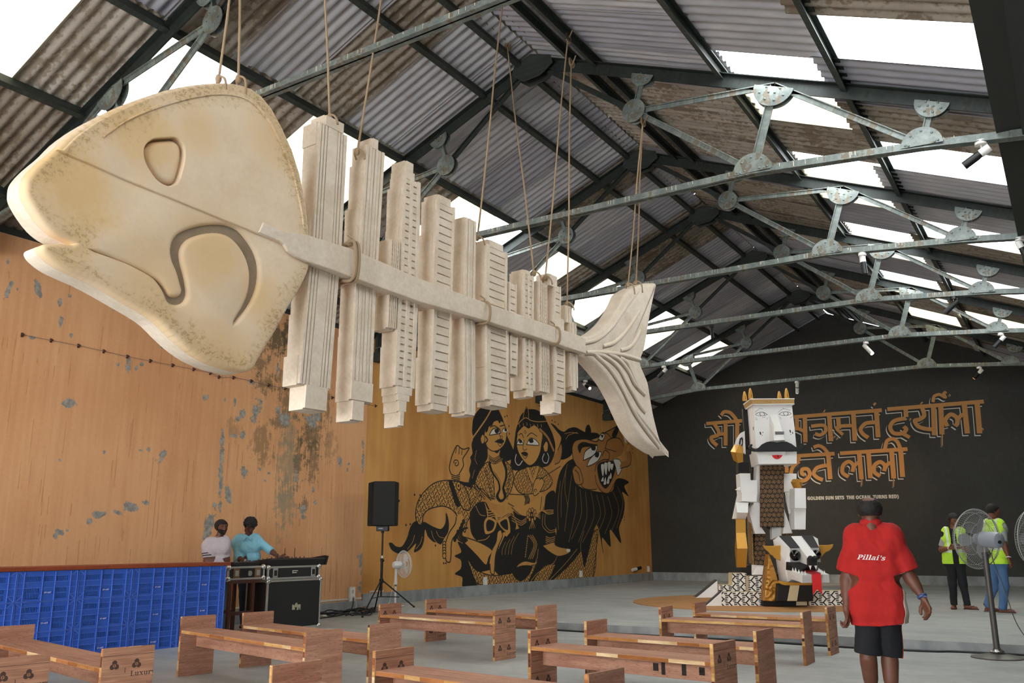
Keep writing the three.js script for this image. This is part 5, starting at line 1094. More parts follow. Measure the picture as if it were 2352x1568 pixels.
for (const p of [
["skull","white","H",0,0,0,[0.41,1.269,0,0.494,1.341,0.1,1.171,1.35,0.1,1.298,1.291,0,0.588,1.116,0.55,1.144,1.118,0.55,0.574,0.854,0.55,1.153,0.851,0.55,0.466,0.933,0,0.492,0.86,0.5,1.262,0.862,0]],
["cheek","white","H",0,0,0,[0.415,1.269,-0.02,0.476,1.069,0,0.489,0.875,0.5,0.486,0.71,0.46,0.529,0.479,0.4,0.457,0.491,0.05,1.042,0.706,0.4,1.125,0.489,0.05,1.178,0.953,0]],
["stripe","slate","S",0,0.012,0,[0.509,1.341,0.112,0.728,1.348,0.112,0.772,1.12,0.56,0.589,1.116,0.56]],
["stripe","slate","S",0,0.012,0,[0.948,1.349,0.112,1.163,1.35,0.112,1.137,1.122,0.56,0.982,1.121,0.56]],
["muzzle","white","H",0,0,0,[0.784,1.115,0.55,0.98,1.119,0.55,0.774,1.06,0.57,0.773,0.939,1.05,0.953,0.951,1.05,0.78,0.804,1,0.955,0.808,1,0.759,0.849,0.58,1.002,0.848,0.58]],
["mouth","black","H",0,0,0,[0.498,0.861,0.47,1.114,0.85,0.5,0.808,0.795,0.9,0.979,0.795,0.9,0.494,0.707,0.44,1.072,0.696,0.6,0.664,0.687,0.8]],
["nose","black","P",1.12,0.1,0.008,[0.759,0.931,0.802,0.961,0.843,0.944,0.888,0.965,0.931,0.939,0.919,0.8,0.75,0.801]],
["nostril","black","B",1.14,0.05,0,[0.8,0.932]],
["nostril_glint","white","B",1.15,0.026,0,[0.795,0.942]],  // white bead stands in for a highlight on the black nostril
["nostril","black","B",1.14,0.05,0,[0.884,0.931]],
["nostril_glint","white","B",1.15,0.026,0,[0.879,0.942]],
["eye","gloss","B",0.6,0.105,0,[0.671,0.98]],
["eye","gloss","B",0.6,0.095,0,[1.07,0.987]],
["fang","white","C",1.1,0.028,-1,[0.79,0.8,0.784,0.72]],
["fang","white","C",1.1,0.028,-1,[0.895,0.8,0.889,0.72]],
["jaw","white","H",0,0,0,[0.516,0.707,0.45,0.631,0.631,1.1,1.124,0.643,1.1,1.117,0.705,0.45,0.531,0.562,0.4,0.621,0.488,1.1,1.122,0.495,1.1,1.119,0.559,0.4]],
["tooth","white","C",0.7,0.026,1,[0.572,0.68,0.578,0.762]],
["tooth","white","C",0.8,0.026,1,[0.597,0.674,0.604,0.76]],
["tooth","white","C",0.9,0.026,1,[0.63,0.658,0.635,0.73]],
["tooth","white","C",1,0.026,1,[0.659,0.644,0.665,0.712]],
["tooth","white","C",1.08,0.026,1,[0.696,0.63,0.703,0.714]],
["tooth","white","C",0.6,0.026,1,[1.076,0.69,1.082,0.763]],
["tooth","white","C",0.7,0.026,1,[1.074,0.678,1.08,0.746]],
["tooth","white","C",0.8,0.026,1,[1.072,0.664,1.077,0.728]],
["tooth","white","C",0.92,0.026,1,[1.067,0.65,1.073,0.714]],
["tooth","white","C",1.05,0.026,1,[1.059,0.634,1.066,0.713]],
["tongue","redDark","S",0,0.02,0,[0.731,0.711,0.6,0.908,0.719,0.6,0.966,0.647,1.13,0.805,0.637,1.13]],
["tongue","red","P",1.15,0.025,0.003,[0.797,0.644,0.962,0.652,0.959,0.284,0.873,0.381,0.788,0.278]],
["ear","gold","P",0.3,0.05,0.008,[0.128,1.173,0.181,1.162,0.294,1.157,0.481,1.167,0.459,0.878,0.389,0.905,0.341,0.927,0.315,0.97,0.271,0.994,0.241,1.039,0.177,1.095]],
["ear","gold","P",0.3,0.05,0.008,[1.207,1.172,1.313,1.167,1.426,1.173,1.499,1.184,1.481,1.128,1.417,1.066,1.335,1.031,1.286,0.983,1.248,0.943,1.243,1.089]],
["body","black","P",0.45,0.75,0.008,[0.334,0.449,1.012,0.457,0.979,0.121,0.285,0.127]],
["collar_trim","gold","P",0.5,0.06,0.008,[0.341,0.51,0.463,0.483,0.975,0.46,0.959,0.421,0.459,0.418,0.404,0.431,0.338,0.466]],
["chest_band","cream","P",0.48,0.04,0.008,[0.574,0.465,0.747,0.464,0.667,0.128,0.486,0.128]],
["flank","emboss","P",0.3,0.35,0.02,[0.242,1.001,0.312,0.784,0.368,0.563,0.387,0.449,0.322,0.122,0.252,0.109,0.085,0.123,0.125,0.367,0.166,0.63]],
["plinth","black","P",0.2,0.7,0.008,[0.091,0.121,0.939,0.119,0.931,0.019,0.084,0.021]],
["plinth_board","cream","P",0.24,0.02,0.008,[0.718,0.117,0.924,0.117,0.916,0.03,0.711,0.03]]]) piece(p, beast);
for (const [label, , n, d, q] of [["black and white patterned block, tallest and rearmost at the foot of the king figure",0,-0.42,0.4,[-0.353,0.622,-0.071,0.621,-0.114,-0.02,-0.393,-0.019]],["tall patterned block under the white shoe of the king figure",0,-0.2,0.25,[-0.08,0.569,0.216,0.568,0.176,-0.006,-0.119,-0.005]],["low patterned block behind the long front one, left of the king figure",0,-0.45,0.4,[-0.635,0.386,-0.362,0.385,-0.387,-0.021,-0.658,-0.021]],["long black and white patterned block in front, beside the white ramp",0,0,0.19,[-0.665,0.275,0.148,0.272,0.129,-0.002,-0.681,0]],["wide patterned block between the beast and the man in red",0,0,0.4,[1.032,0.288,1.882,0.285,1.856,0.003,1.009,0.005]]]) { const t = thing('patterned_block', label, 'block', AT, TURN, 'patterned plinth blocks'); obj('printed_front', metric(prism(poly(pairs(q)), 0.012, 0).translate(0, 0, n - 0.012)), SM.meander, t); obj('box', metric(prism(poly(pairs(q)), d - 0.012, 0).translate(0, 0, n - d)), SM.cream, t); }
for (const [label, n, d, q] of [["far white wedge ramp at the edge of the round brown patch",-0.5,0.3,[-0.649,0.469,-0.654,0.142,-1.087,0.136]],["near white wedge ramp with a dark sloping edge beside the patterned block",0,0.19,[-0.67,0.273,-0.681,-0.002,-1.006,-0.003]]]) { const t = thing('wedge_ramp', label, 'ramp', AT, TURN, 'white wedge ramps'), s = pairs(q); obj('wedge', metric(prism(poly(s), d, 0.004).translate(0, 0, n - d)), SM.white, t); const a = s[0], b = s[2]; obj('dark_edge', bar([b[0], b[1] + 0.012, n - d * 0.55], [a[0], a[1] + 0.012, n - d * 0.55], 0.015, d * 0.86), SM.slate, t); }
tag(obj('round_patch', new THREE.CylinderGeometry(2.72, 2.72, 0.012, 96).translate([-5.8,-18.9][0], P + 0.006, [-5.8,-18.9][1]), std(0xb98a55, 0.75, { map: tiled(grainTex([225, 215, 205], [255, 250, 245], 5, 5, 256, 4, 1.4), 2) })), 'round flat brown disc on the floor under the king and the beast', 'disc');
// ------------------------------------------------------------------ people: skins of smooth-joined tapered bones, meshed on a grid
const cap = (a, b, ra, rb = ra) => ({ a, b, ra, rb });
function capDist(p, c) {
  const bx = c.b[0] - c.a[0], by = c.b[1] - c.a[1], bz = c.b[2] - c.a[2], px = p[0] - c.a[0], py = p[1] - c.a[1], pz = p[2] - c.a[2];
  const L = bx * bx + by * by + bz * bz, t = L > 0 ? clamp((px * bx + py * by + pz * bz) / L, 0, 1) : 0;
  return Math.hypot(px - bx * t, py - by * t, pz - bz * t) - (c.ra + (c.rb - c.ra) * t);
}
function blend(prims, k = 0.03) { return (p) => { let s = 0, m = 1e9; for (const c of prims) { const d = capDist(p, c); if (d < m) m = d; if (d < 0.25) s += Math.exp(-d / (k * 0.36)); } return s > 0 ? -Math.log(s) * k * 0.36 : m; }; }
function skinMesh(f, lo, hi, cell) {                       // surface nets
  const n = [0, 1, 2].map((i) => Math.ceil((hi[i] - lo[i]) / cell) + 2), [nx, ny, nz] = n, val = new Float32Array(nx * ny * nz), at = (i, j, k) => i + nx * (j + ny * k);
  const P3 = (i, j, k) => [lo[0] + (i - 0.5) * cell, lo[1] + (j - 0.5) * cell, lo[2] + (k - 0.5) * cell];
  for (let k = 0; k < nz; k++) for (let j = 0; j < ny; j++) for (let i = 0; i < nx; i++) val[at(i, j, k)] = f(P3(i, j, k));
  const id = new Int32Array(nx * ny * nz).fill(-1), pos = [], idx = [];
  for (let k = 0; k < nz - 1; k++) for (let j = 0; j < ny - 1; j++) for (let i = 0; i < nx - 1; i++) {
    let c = 0, x = 0, y = 0, z = 0, s0 = val[at(i, j, k)] < 0, any = false;
    for (let e = 1; e < 8; e++) if ((val[at(i + (e & 1), j + ((e >> 1) & 1), k + (e >> 2))] < 0) !== s0) { any = true; break; }
    if (!any) continue;
    for (let a = 0; a < 8; a++) for (const d of [1, 2, 4]) if (!(a & d)) { const b = a | d, va = val[at(i + (a & 1), j + ((a >> 1) & 1), k + (a >> 2))], vb = val[at(i + (b & 1), j + ((b >> 1) & 1), k + (b >> 2))]; if ((va < 0) !== (vb < 0)) { const t = va / (va - vb); c++; x += (a & 1) + (d === 1 ? t : 0); y += ((a >> 1) & 1) + (d === 2 ? t : 0); z += (a >> 2) + (d === 4 ? t : 0); } }
    id[at(i, j, k)] = pos.length / 3; const q = P3(i + x / c, j + y / c, k + z / c); pos.push(q[0], q[1], q[2]);
  }
  const quad = (a, b, c, d, flip) => { if (a < 0 || b < 0 || c < 0 || d < 0) return; if (flip) idx.push(a, c, b, a, d, c); else idx.push(a, b, c, a, c, d); };
  for (let k = 1; k < nz - 1; k++) for (let j = 1; j < ny - 1; j++) for (let i = 1; i < nx - 1; i++) {
    const s = val[at(i, j, k)] < 0;
    if (s !== val[at(i + 1, j, k)] < 0) quad(id[at(i, j - 1, k - 1)], id[at(i, j, k - 1)], id[at(i, j, k)], id[at(i, j - 1, k)], !s);
    if (s !== val[at(i, j + 1, k)] < 0) quad(id[at(i - 1, j, k - 1)], id[at(i - 1, j, k)], id[at(i, j, k)], id[at(i, j, k - 1)], !s);
    if (s !== val[at(i, j, k + 1)] < 0) quad(id[at(i - 1, j - 1, k)], id[at(i, j - 1, k)], id[at(i, j, k)], id[at(i - 1, j, k)], !s);
  }
  const nor = new Float32Array(pos.length), e = cell * 0.6, uv = new Float32Array(pos.length / 3 * 2);
  for (let v = 0; v < pos.length; v += 3) { const x = pos[v], y = pos[v + 1], z = pos[v + 2]; let a = f([x + e, y, z]) - f([x - e, y, z]), b = f([x, y + e, z]) - f([x, y - e, z]), c = f([x, y, z + e]) - f([x, y, z - e]); const l = Math.hypot(a, b, c) || 1; nor[v] = a / l; nor[v + 1] = b / l; nor[v + 2] = c / l; }
  const g = new THREE.BufferGeometry(); g.setAttribute('position', new THREE.Float32BufferAttribute(pos, 3)); g.setAttribute('normal', new THREE.BufferAttribute(nor, 3)); g.setAttribute('uv', new THREE.BufferAttribute(uv, 2)); g.setIndex(idx); return metric(g);
}
const sub3 = (a, b) => [a[0] - b[0], a[1] - b[1], a[2] - b[2]], add3 = (a, b, k = 1) => [a[0] + b[0] * k, a[1] + b[1] * k, a[2] + b[2] * k], mid3 = (a, b, t = 0.5) => [0, 1, 2].map((i) => lerp(a[i], b[i], t));
const unit3 = (a) => { const l = Math.hypot(...a) || 1; return a.map((x) => x / l); };

// a right hand hanging down: wrist at the origin, fingers along -y, thumb towards +z, back of the hand towards -x (so the palm looks along +x)
function handField(curl) {
  const pr = [cap([0, 0.02, 0], [0, -0.01, 0], 0.026, 0.025)];
  const root = [[0.03, -0.083, 0.8], [0.01, -0.09, 1], [-0.011, -0.086, 0.95], [-0.031, -0.076, 0.78]];
  for (const [z] of root) pr.push(cap([0, -0.018, z * 0.55], [0.001, -0.082, z], 0.0155, 0.012));
  root.forEach(([z, y, k], i) => { let p = [0.001, y, z], a = curl * (0.35 + i * 0.06); for (const [l, r0, r1] of [[0.043, 0.0102, 0.0092], [0.027, 0.0092, 0.0084], [0.021, 0.0084, 0.0068]]) { const q = [p[0] + Math.sin(a) * l * k, p[1] - Math.cos(a) * l * k, p[2] + z * 0.06]; pr.push(cap(p, q, r0, r1)); p = q; a += curl * 0.75; } });
  let p = [0.004, -0.03, 0.026]; for (const q of [[0.018, -0.058, 0.05], [0.03, -0.083, 0.056], [0.036, -0.103, 0.052]]) { pr.push(cap(p, q, 0.0145 - (q[1] + 0.03) * -0.05, 0.0105)); p = q; }
  return blend(pr, 0.011);
}
const hands = [0.35, 0.8, 1.35].map((c) => skinMesh(handField(c), [-0.04, -0.2, -0.055], [0.11, 0.05, 0.085], 0.0036));
// head: origin at its centre, face towards +z
const headPrims = [cap([0, 0.035, -0.025], [0, 0.03, 0.012], 0.082, 0.075), cap([-0.02, 0.03, -0.02], [0.02, 0.03, -0.02], 0.072), cap([0, -0.03, 0.028], [0, -0.06, 0.05], 0.056, 0.04), cap([-0.035, -0.045, 0.02], [0, -0.083, 0.058], 0.03, 0.024), cap([0.035, -0.045, 0.02], [0, -0.083, 0.058], 0.03, 0.024), cap([0, 0.012, 0.086], [0, -0.028, 0.101], 0.0115, 0.0155), cap([-0.014, -0.032, 0.088], [0.014, -0.032, 0.088], 0.0115), cap([-0.04, 0.028, 0.07], [0.04, 0.028, 0.07], 0.0155), cap([-0.02, -0.06, 0.082], [0.02, -0.06, 0.082], 0.0115), cap([-0.045, -0.008, 0.058], [-0.03, -0.03, 0.06], 0.024), cap([0.045, -0.008, 0.058], [0.03, -0.03, 0.06], 0.024), cap([0, -0.13, -0.03], [0, -0.03, -0.02], 0.052, 0.05)];
const headBlend = blend(headPrims, 0.02);
const headF = (p) => { let d = headBlend(p); for (const s of [-1, 1]) { d = Math.max(d, -(Math.hypot(p[0] - s * 0.031, (p[1] - 0.008) * 1.3, p[2] - 0.1) - 0.017)); d = Math.min(d, Math.max(Math.hypot((p[0] - s * 0.079) * 2.2, p[1] - 0.0, (p[2] + 0.008) * 1.5) - 0.032, -(Math.hypot((p[0] - s * 0.09) * 1.4, p[1] - 0.002, p[2] + 0.002) - 0.014))); } return d; };
const headGeo = skinMesh(headF, [-0.105, -0.17, -0.13], [0.105, 0.13, 0.135], 0.0046);
function hairGeo(thick, hairline, bald = false, wild = 0) {  // shell over the skull, cut along a hairline
  const f = (p) => {
    const n = noise.noise(p[0] * 45, p[1] * 45, p[2] * 45) * (0.003 + wild) + noise.noise(p[0] * 120, p[1] * 90, p[2] * 120) * 0.0015;
    let d = headBlend(p) - thick + n;
    const front = p[1] - (hairline + (p[2] < 0 ? -0.105 : lerp(-0.105, 0, clamp(p[2] / 0.055, 0, 1))));        // lower at the nape
    d = Math.max(d, -front * 0.8, -(p[1] + 0.062));
    if (bald) { const b = Math.hypot(p[0] * 1.0, (p[1] - 0.125) * 0.9, p[2] + 0.055) - 0.052; d = Math.max(d, -b - 0.0 + n * 2); }
    return d;
  };
  return skinMesh(f, [-0.12, -0.09, -0.14], [0.12, 0.16, 0.13], 0.005);
}
function frame3(yv, zv) { const Y = V(...yv).normalize(), X = V().crossVectors(Y, V(...zv)).normalize(), Z = V().crossVectors(X, Y); return new THREE.Matrix4().makeBasis(X, Y, Z); }
const tex2 = (a, b, s) => tiled(grainTex(a, b, 6, 6, 128, 4, 1.6), s);
function makePerson(label, spec, o) {
  const t = thing('person', label, 'person', spec.at, spec.turn), j = spec.j, S = o.scale || 1;
  const skin = std(o.skin, 0.55, { map: tex2([225, 220, 215], [255, 252, 250], 2) });
  const up = unit3(sub3(j.neck, mid3(j.hipL, j.hipR))), cross = unit3(sub3(j.shR, j.shL)), fwd = V().crossVectors(V(...cross), V(...up)).normalize().toArray();   // front or back, towards the camera side
  const hip = mid3(j.hipL, j.hipR), W = (o.width || 1), at = (k, x, z = 0) => { const c = mid3(hip, j.neck, k); return add3(add3(c, cross, x), fwd, z); };
  const torso = [cap(at(0.93, -0.12 * W), at(0.93, 0.12 * W), 0.062), cap(add3(j.shL, up, -0.02), add3(j.shR, up, -0.02), 0.066), cap(add3(j.neck, up, -0.035), mid3(j.neck, j.shL, 0.75), 0.052, 0.05), cap(add3(j.neck, up, -0.035), mid3(j.neck, j.shR, 0.75), 0.052, 0.05), cap(at(0.7, -0.085 * W), at(0.7, 0.085 * W), 0.108, 0.108), cap(at(0.42, -0.07 * W), at(0.42, 0.07 * W), 0.11 * (o.belly || 1)), cap(at(0.15, -0.07 * W), at(0.15, 0.07 * W), 0.115 * (o.belly || 1)), cap(at(-0.04, -0.075 * W), at(-0.04, 0.075 * W), 0.112)];
  const neck = [cap(add3(j.neck, up, -0.03), add3(j.head, up, -0.06), 0.058, 0.052)];
  const arms = [], legs = [];
  for (const s of ['L', 'R']) {
    arms.push(cap(j['sh' + s], j['el' + s], 0.052, 0.04), cap(j['el' + s], j['wr' + s], 0.042, 0.027), cap(mid3(j['el' + s], j['wr' + s], 0.12), mid3(j['el' + s], j['wr' + s], 0.45), 0.043, 0.036));
    legs.push(cap(j['hip' + s], j['kn' + s], 0.088, 0.056), cap(j['kn' + s], j['an' + s], 0.054, 0.037), cap(mid3(j['kn' + s], j['an' + s], 0.15), mid3(j['kn' + s], j['an' + s], 0.42), 0.058, 0.05));
  }
  const box3 = (prims, pad) => { const lo = [9, 9, 9], hi = [-9, -9, -9]; for (const c of prims) for (const q of [c.a, c.b]) for (let i = 0; i < 3; i++) { lo[i] = Math.min(lo[i], q[i] - Math.max(c.ra, c.rb) - pad); hi[i] = Math.max(hi[i], q[i] + Math.max(c.ra, c.rb) + pad); } return [lo, hi]; };
  const parts = [], all = [...torso, ...neck, ...arms, ...legs];
  parts.push(skinMesh(blend(all, 0.035), ...box3(all, 0.03), 0.012));
  // feet under the ankles
  for (const s of ['L', 'R']) { const a = j['an' + s], d = unit3([o.foot[s][0], 0, o.foot[s][1]]), f = [cap(add3(a, d, -0.035), [a[0] + d[0] * 0.03, 0.045, a[2] + d[2] * 0.03], 0.037, 0.036), cap([a[0] - d[0] * 0.03, 0.036, a[2] - d[2] * 0.03], [a[0] + d[0] * 0.15, 0.03, a[2] + d[2] * 0.15], 0.034, 0.03), cap([a[0] + d[0] * 0.1 - d[2] * 0.02, 0.028, a[2] + d[2] * 0.1 + d[0] * 0.02], [a[0] + d[0] * 0.17 - d[2] * 0.025, 0.024, a[2] + d[2] * 0.17 + d[0] * 0.025], 0.024, 0.017), cap([a[0] + d[0] * 0.1 + d[2] * 0.02, 0.026, a[2] + d[2] * 0.1 - d[0] * 0.02], [a[0] + d[0] * 0.15 + d[2] * 0.025, 0.022, a[2] + d[2] * 0.15 - d[0] * 0.025], 0.022, 0.016)];
    parts.push(skinMesh(blend(f, 0.02), ...box3(f, 0.02), 0.008));
    if (o.sandal) { const sole = new THREE.Shape(); sole.absellipse(0, 0, 0.14, 0.048, 0, Math.PI * 2); const g = metric(new THREE.ExtrudeGeometry(sole, { depth: 0.018, bevelEnabled: false }).rotateX(-Math.PI / 2).rotateY(-Math.atan2(d[2], d[0])).translate(a[0] + d[0] * 0.06, 0, a[2] + d[2] * 0.06));
      const st = [-1, 1].map((q) => tube([[a[0] + d[0] * 0.06 + d[2] * 0.046 * q, 0.02, a[2] + d[2] * 0.06 - d[0] * 0.046 * q], [a[0] + d[0] * 0.09 + d[2] * 0.02 * q, 0.06, a[2] + d[2] * 0.09 - d[0] * 0.02 * q], [a[0] + d[0] * 0.14, 0.052, a[2] + d[2] * 0.14]], 0.009, 10, 6)); obj('sandal', [g, ...st], std(o.sandal, 0.8), t); } }
  // hands
  for (const s of ['L', 'R']) { const w = j['wr' + s], h = o.hand[s], dir = h.dir ? unit3(h.dir) : unit3(sub3(w, j['el' + s])); const m = frame3(dir.map((x) => -x), h.thumb), g = hands[h.curl].clone(); if (h.mirror) { g.scale(-1, 1, 1); const ix = g.index.array; for (let q = 0; q < ix.length; q += 3) { const e = ix[q]; ix[q] = ix[q + 1]; ix[q + 1] = e; } const nn = g.attributes.normal; for (let q = 0; q < nn.count; q++) nn.setXYZ(q, nn.getX(q), nn.getY(q), nn.getZ(q)); } parts.push(g.applyMatrix4(m).translate(...w)); }
  // head
  const face = o.face, hm = new THREE.Matrix4().makeRotationFromEuler(new THREE.Euler(face[1], face[0], face[2] || 0, 'YXZ')), place = (g) => g.scale(S * 1.02, S * 1.02, S * 1.02).applyMatrix4(hm).translate(...j.head);
  parts.push(place(headGeo.clone()));
  obj('body', parts, skin, t);
  obj('hair', place(hairGeo(o.hairThick || 0.011, o.hairline ?? 0.072, o.bald, o.wild || 0)), std(o.hair || 0x15110f, 0.75), t);
  for (const s of [-1, 1]) { const e = obj('eye', place(ball(0.0105, s * 0.031, 0.007, 0.0775, 1.1, 0.8, 1, 12, 10)), std(0x8d8278, 0.6), t); obj('iris', place(ball(0.0066, s * 0.031, 0.007, 0.0848, 1, 1, 0.5, 10, 8)), std(0x140d09, 0.5), e); obj('eyebrow', place(tube([[s * 0.014, 0.028, 0.094], [s * 0.032, 0.034, 0.09], [s * 0.05, 0.028, 0.076]], 0.0042, 10, 6)), std(0x14100e, 0.9), t); }
  obj('mouth', place(tube([[-0.022, -0.06, 0.091], [0, -0.058, 0.0965], [0.022, -0.06, 0.091]], 0.0048, 12, 6)), std(o.lip || 0x5a2f28, 0.6), t);
  if (o.beard) obj('beard', place(skinMesh((p) => Math.max(headBlend(p) - 0.0035 + noise.noise(p[0] * 90, p[1] * 90, p[2] * 90) * 0.003, p[1] + 0.036 - Math.abs(p[0]) * 0.35, -(p[2] - 0.012), -(Math.hypot(p[0], (p[1] + 0.06) * 1.9, p[2] - 0.095) - 0.021)), [-0.09, -0.13, 0], [0.09, -0.02, 0.13], 0.0046)), std(0x1a1411, 0.9), t);
  if (o.beard) obj('moustache', place(tube([[-0.032, -0.052, 0.086], [-0.012, -0.045, 0.1], [0, -0.047, 0.102], [0.012, -0.045, 0.1], [0.032, -0.052, 0.086]], 0.006, 14, 6)), std(0x1a1411, 0.9), t);
  // garments
  const wr = (p, k = 1) => k * (noise.noise(p[0] * 11, p[1] * 7, p[2] * 11) * 0.007 + noise.noise(p[0] * 26, p[1] * 17 + p[0] * 9, p[2] * 26) * 0.003);
  const plane3 = (c, n) => (p) => (p[0] - c[0]) * n[0] + (p[1] - c[1]) * n[1] + (p[2] - c[2]) * n[2];
  function garment(name, prims, k, cuts, m, wk = 1, cell = 0.011) { const b = blend(prims, k), f = (p) => { let d = b(p) + wr(p, wk); for (const c of cuts) d = Math.max(d, c(p)); return d; }; const [lo, hi] = box3(prims, 0.03); obj(name, skinMesh(f, lo, hi, cell), m, t); return f; }
  const fat = (list, d) => list.map((c) => cap(c.a, c.b, c.ra + d, c.rb + d));
  const cloth = (c, r = 0.9) => std(c, r, { map: tex2([243, 243, 243], [255, 255, 255], 5) });
  const sleeve = (s, q, r0, r1) => cap(j['sh' + s], mid3(j['sh' + s], j['el' + s], q), r0, r1);
  const G = { t, j, up, cross, fwd, hip, at, torso, arms, legs, garment, fat, cloth, sleeve, plane3, obj, place, wr, box3 };
  o.dress(G); return t;
}
const sleeveCut = (G, s, q) => { const e = mid3(G.j['sh' + s], G.j['el' + s], q), n = unit3(sub3(G.j['el' + s], G.j['sh' + s])), pl = G.plane3(e, n); return (p) => (Math.hypot(...sub3(p, e)) < 0.16 ? pl(p) : -1); };
const PEOPLE = {
red: { at: [-1.528,0,-7.712], turn: 0.1956, j: { head: [0.093,1.568,0], neck: [0.092,1.445,0], shL: [-0.046,1.362,0], shR: [0.242,1.367,0], elL: [-0.134,1.042,-0.03], wrL: [-0.155,0.799,0.04], elR: [0.346,1.054,0], wrR: [0.422,0.897,0.05], hipL: [0.008,0.851,0], hipR: [0.157,0.853,0], knL: [-0.024,0.439,0.05], knR: [0.134,0.428,-0.04], anL: [-0.018,0.066,-0.1], anR: [0.122,0.084,0] } },
vest_phone: { at: [-2.152,0.114,-18.669], turn: 0.1147, j: { head: [0.168,1.617,0.03], neck: [0.135,1.449,0], shL: [-0.002,1.345,0.03], shR: [0.286,1.343,-0.03], elL: [-0.105,1.073,0.06], wrL: [0.038,1.106,0.26], elR: [0.32,1.072,0.05], wrR: [0.228,1.121,0.25], hipL: [0.02,0.865,0], hipR: [0.174,0.865,0], knL: [0.018,0.44,0.04], knR: [0.193,0.44,0], anL: [0.003,0.093,0], anR: [0.225,0.077,0.03] } },
vest_walk: { at: [-1.379,0.114,-18.123], turn: 0.076, j: { head: [0.108,1.755,0], neck: [0.087,1.579,0], shL: [-0.043,1.474,-0.08], shR: [0.218,1.468,0.08], elL: [-0.092,1.167,-0.12], wrL: [-0.076,0.937,-0.15], elR: [0.214,1.151,0.16], wrR: [0.254,0.928,0.2], hipL: [0,0.878,-0.03], hipR: [0.136,0.88,0.05], knL: [-0.036,0.447,-0.1], knR: [0.127,0.456,0.05], anL: [-0.169,0.129,-0.12], anR: [0.063,0.086,0.06] } },
grey: { at: [-11.85,0,-9.678], turn: 0.8859, j: { head: [0.033,1.622,0.02], neck: [-0.017,1.449,0], shL: [-0.177,1.346,0], shR: [0.117,1.372,0], elL: [-0.16,1.107,0.02], wrL: [-0.112,0.904,0.1], elR: [0.148,1.116,-0.03], wrR: [0.146,0.926,0.05], hipL: [-0.062,0.84,0], hipR: [0.092,0.837,0], knL: [-0.032,0.502,0], knR: [0.148,0.498,0], anL: [-0.001,0.061,0], anR: [0.191,0.055,0] } },
blue: { at: [-12,0,-10.474], turn: 0.8532, j: { head: [-0.02,1.669,0.1], neck: [-0.059,1.496,0.02], shL: [-0.231,1.395,0.03], shR: [0.133,1.408,-0.03], elL: [-0.192,1.129,0.1], wrL: [-0.046,1.06,0.3], elR: [0.328,1.254,0.05], wrR: [0.481,1.139,0.2], hipL: [-0.085,0.86,-0.05], hipR: [0.108,0.857,-0.05], knL: [-0.055,0.506,0], knR: [0.143,0.502,0], anL: [-0.026,0.042,0], anR: [0.17,0.036,0] } }
};
const neckHole = (G, r = 0.075) => (p) => { const q = sub3(p, add3(G.j.neck, G.up, 0.06)); return r - Math.hypot(q[0], q[1] * 1.35, q[2]); };
function trousers(G, m, flare = 0.004, to = 0.06, wk = 1) {
  const pr = [...G.fat(G.torso.slice(6), 0.012)];
  for (const s of ['L', 'R']) pr.push(cap(G.j['hip' + s], G.j['kn' + s], 0.1, 0.072 + flare), cap(G.j['kn' + s], G.j['an' + s], 0.071 + flare, 0.058 + flare));
  return G.garment('trousers', pr, 0.03, [(p) => p[1] - (G.hip[1] + 0.1), (p) => to - p[1]], m, wk);
}
// stitched or printed mark lying on a garment: a patch of cloth that follows the field f
function patch(G, name, f, c, right, upv, w, h, dir, m, lift = 0.002, nx = 20, ny = 8) {
  const pos = [], uv = [], idx = [];
  for (let b = 0; b <= ny; b++) for (let a = 0; a <= nx; a++) { const s = a / nx - 0.5, v = b / ny - 0.5; let p = add3(add3(add3(c, right, s * w), upv, v * h), dir, 0.25); for (let k = 0; k < 60; k++) { const d = f(p); if (d < lift) break; p = add3(p, dir, -Math.max(d - lift, 0.0008) * 0.7); } pos.push(...p); uv.push(a / nx, b / ny); }
  for (let b = 0; b < ny; b++) for (let a = 0; a < nx; a++) { const q = b * (nx + 1) + a; idx.push(q, q + 1, q + nx + 1, q + 1, q + nx + 2, q + nx + 1); }
  const g = new THREE.BufferGeometry(); g.setAttribute('position', new THREE.Float32BufferAttribute(pos, 3)); g.setAttribute('uv', new THREE.Float32BufferAttribute(uv, 2)); g.setIndex(idx); g.computeVertexNormals(); obj(name, g, m, G.t);
}
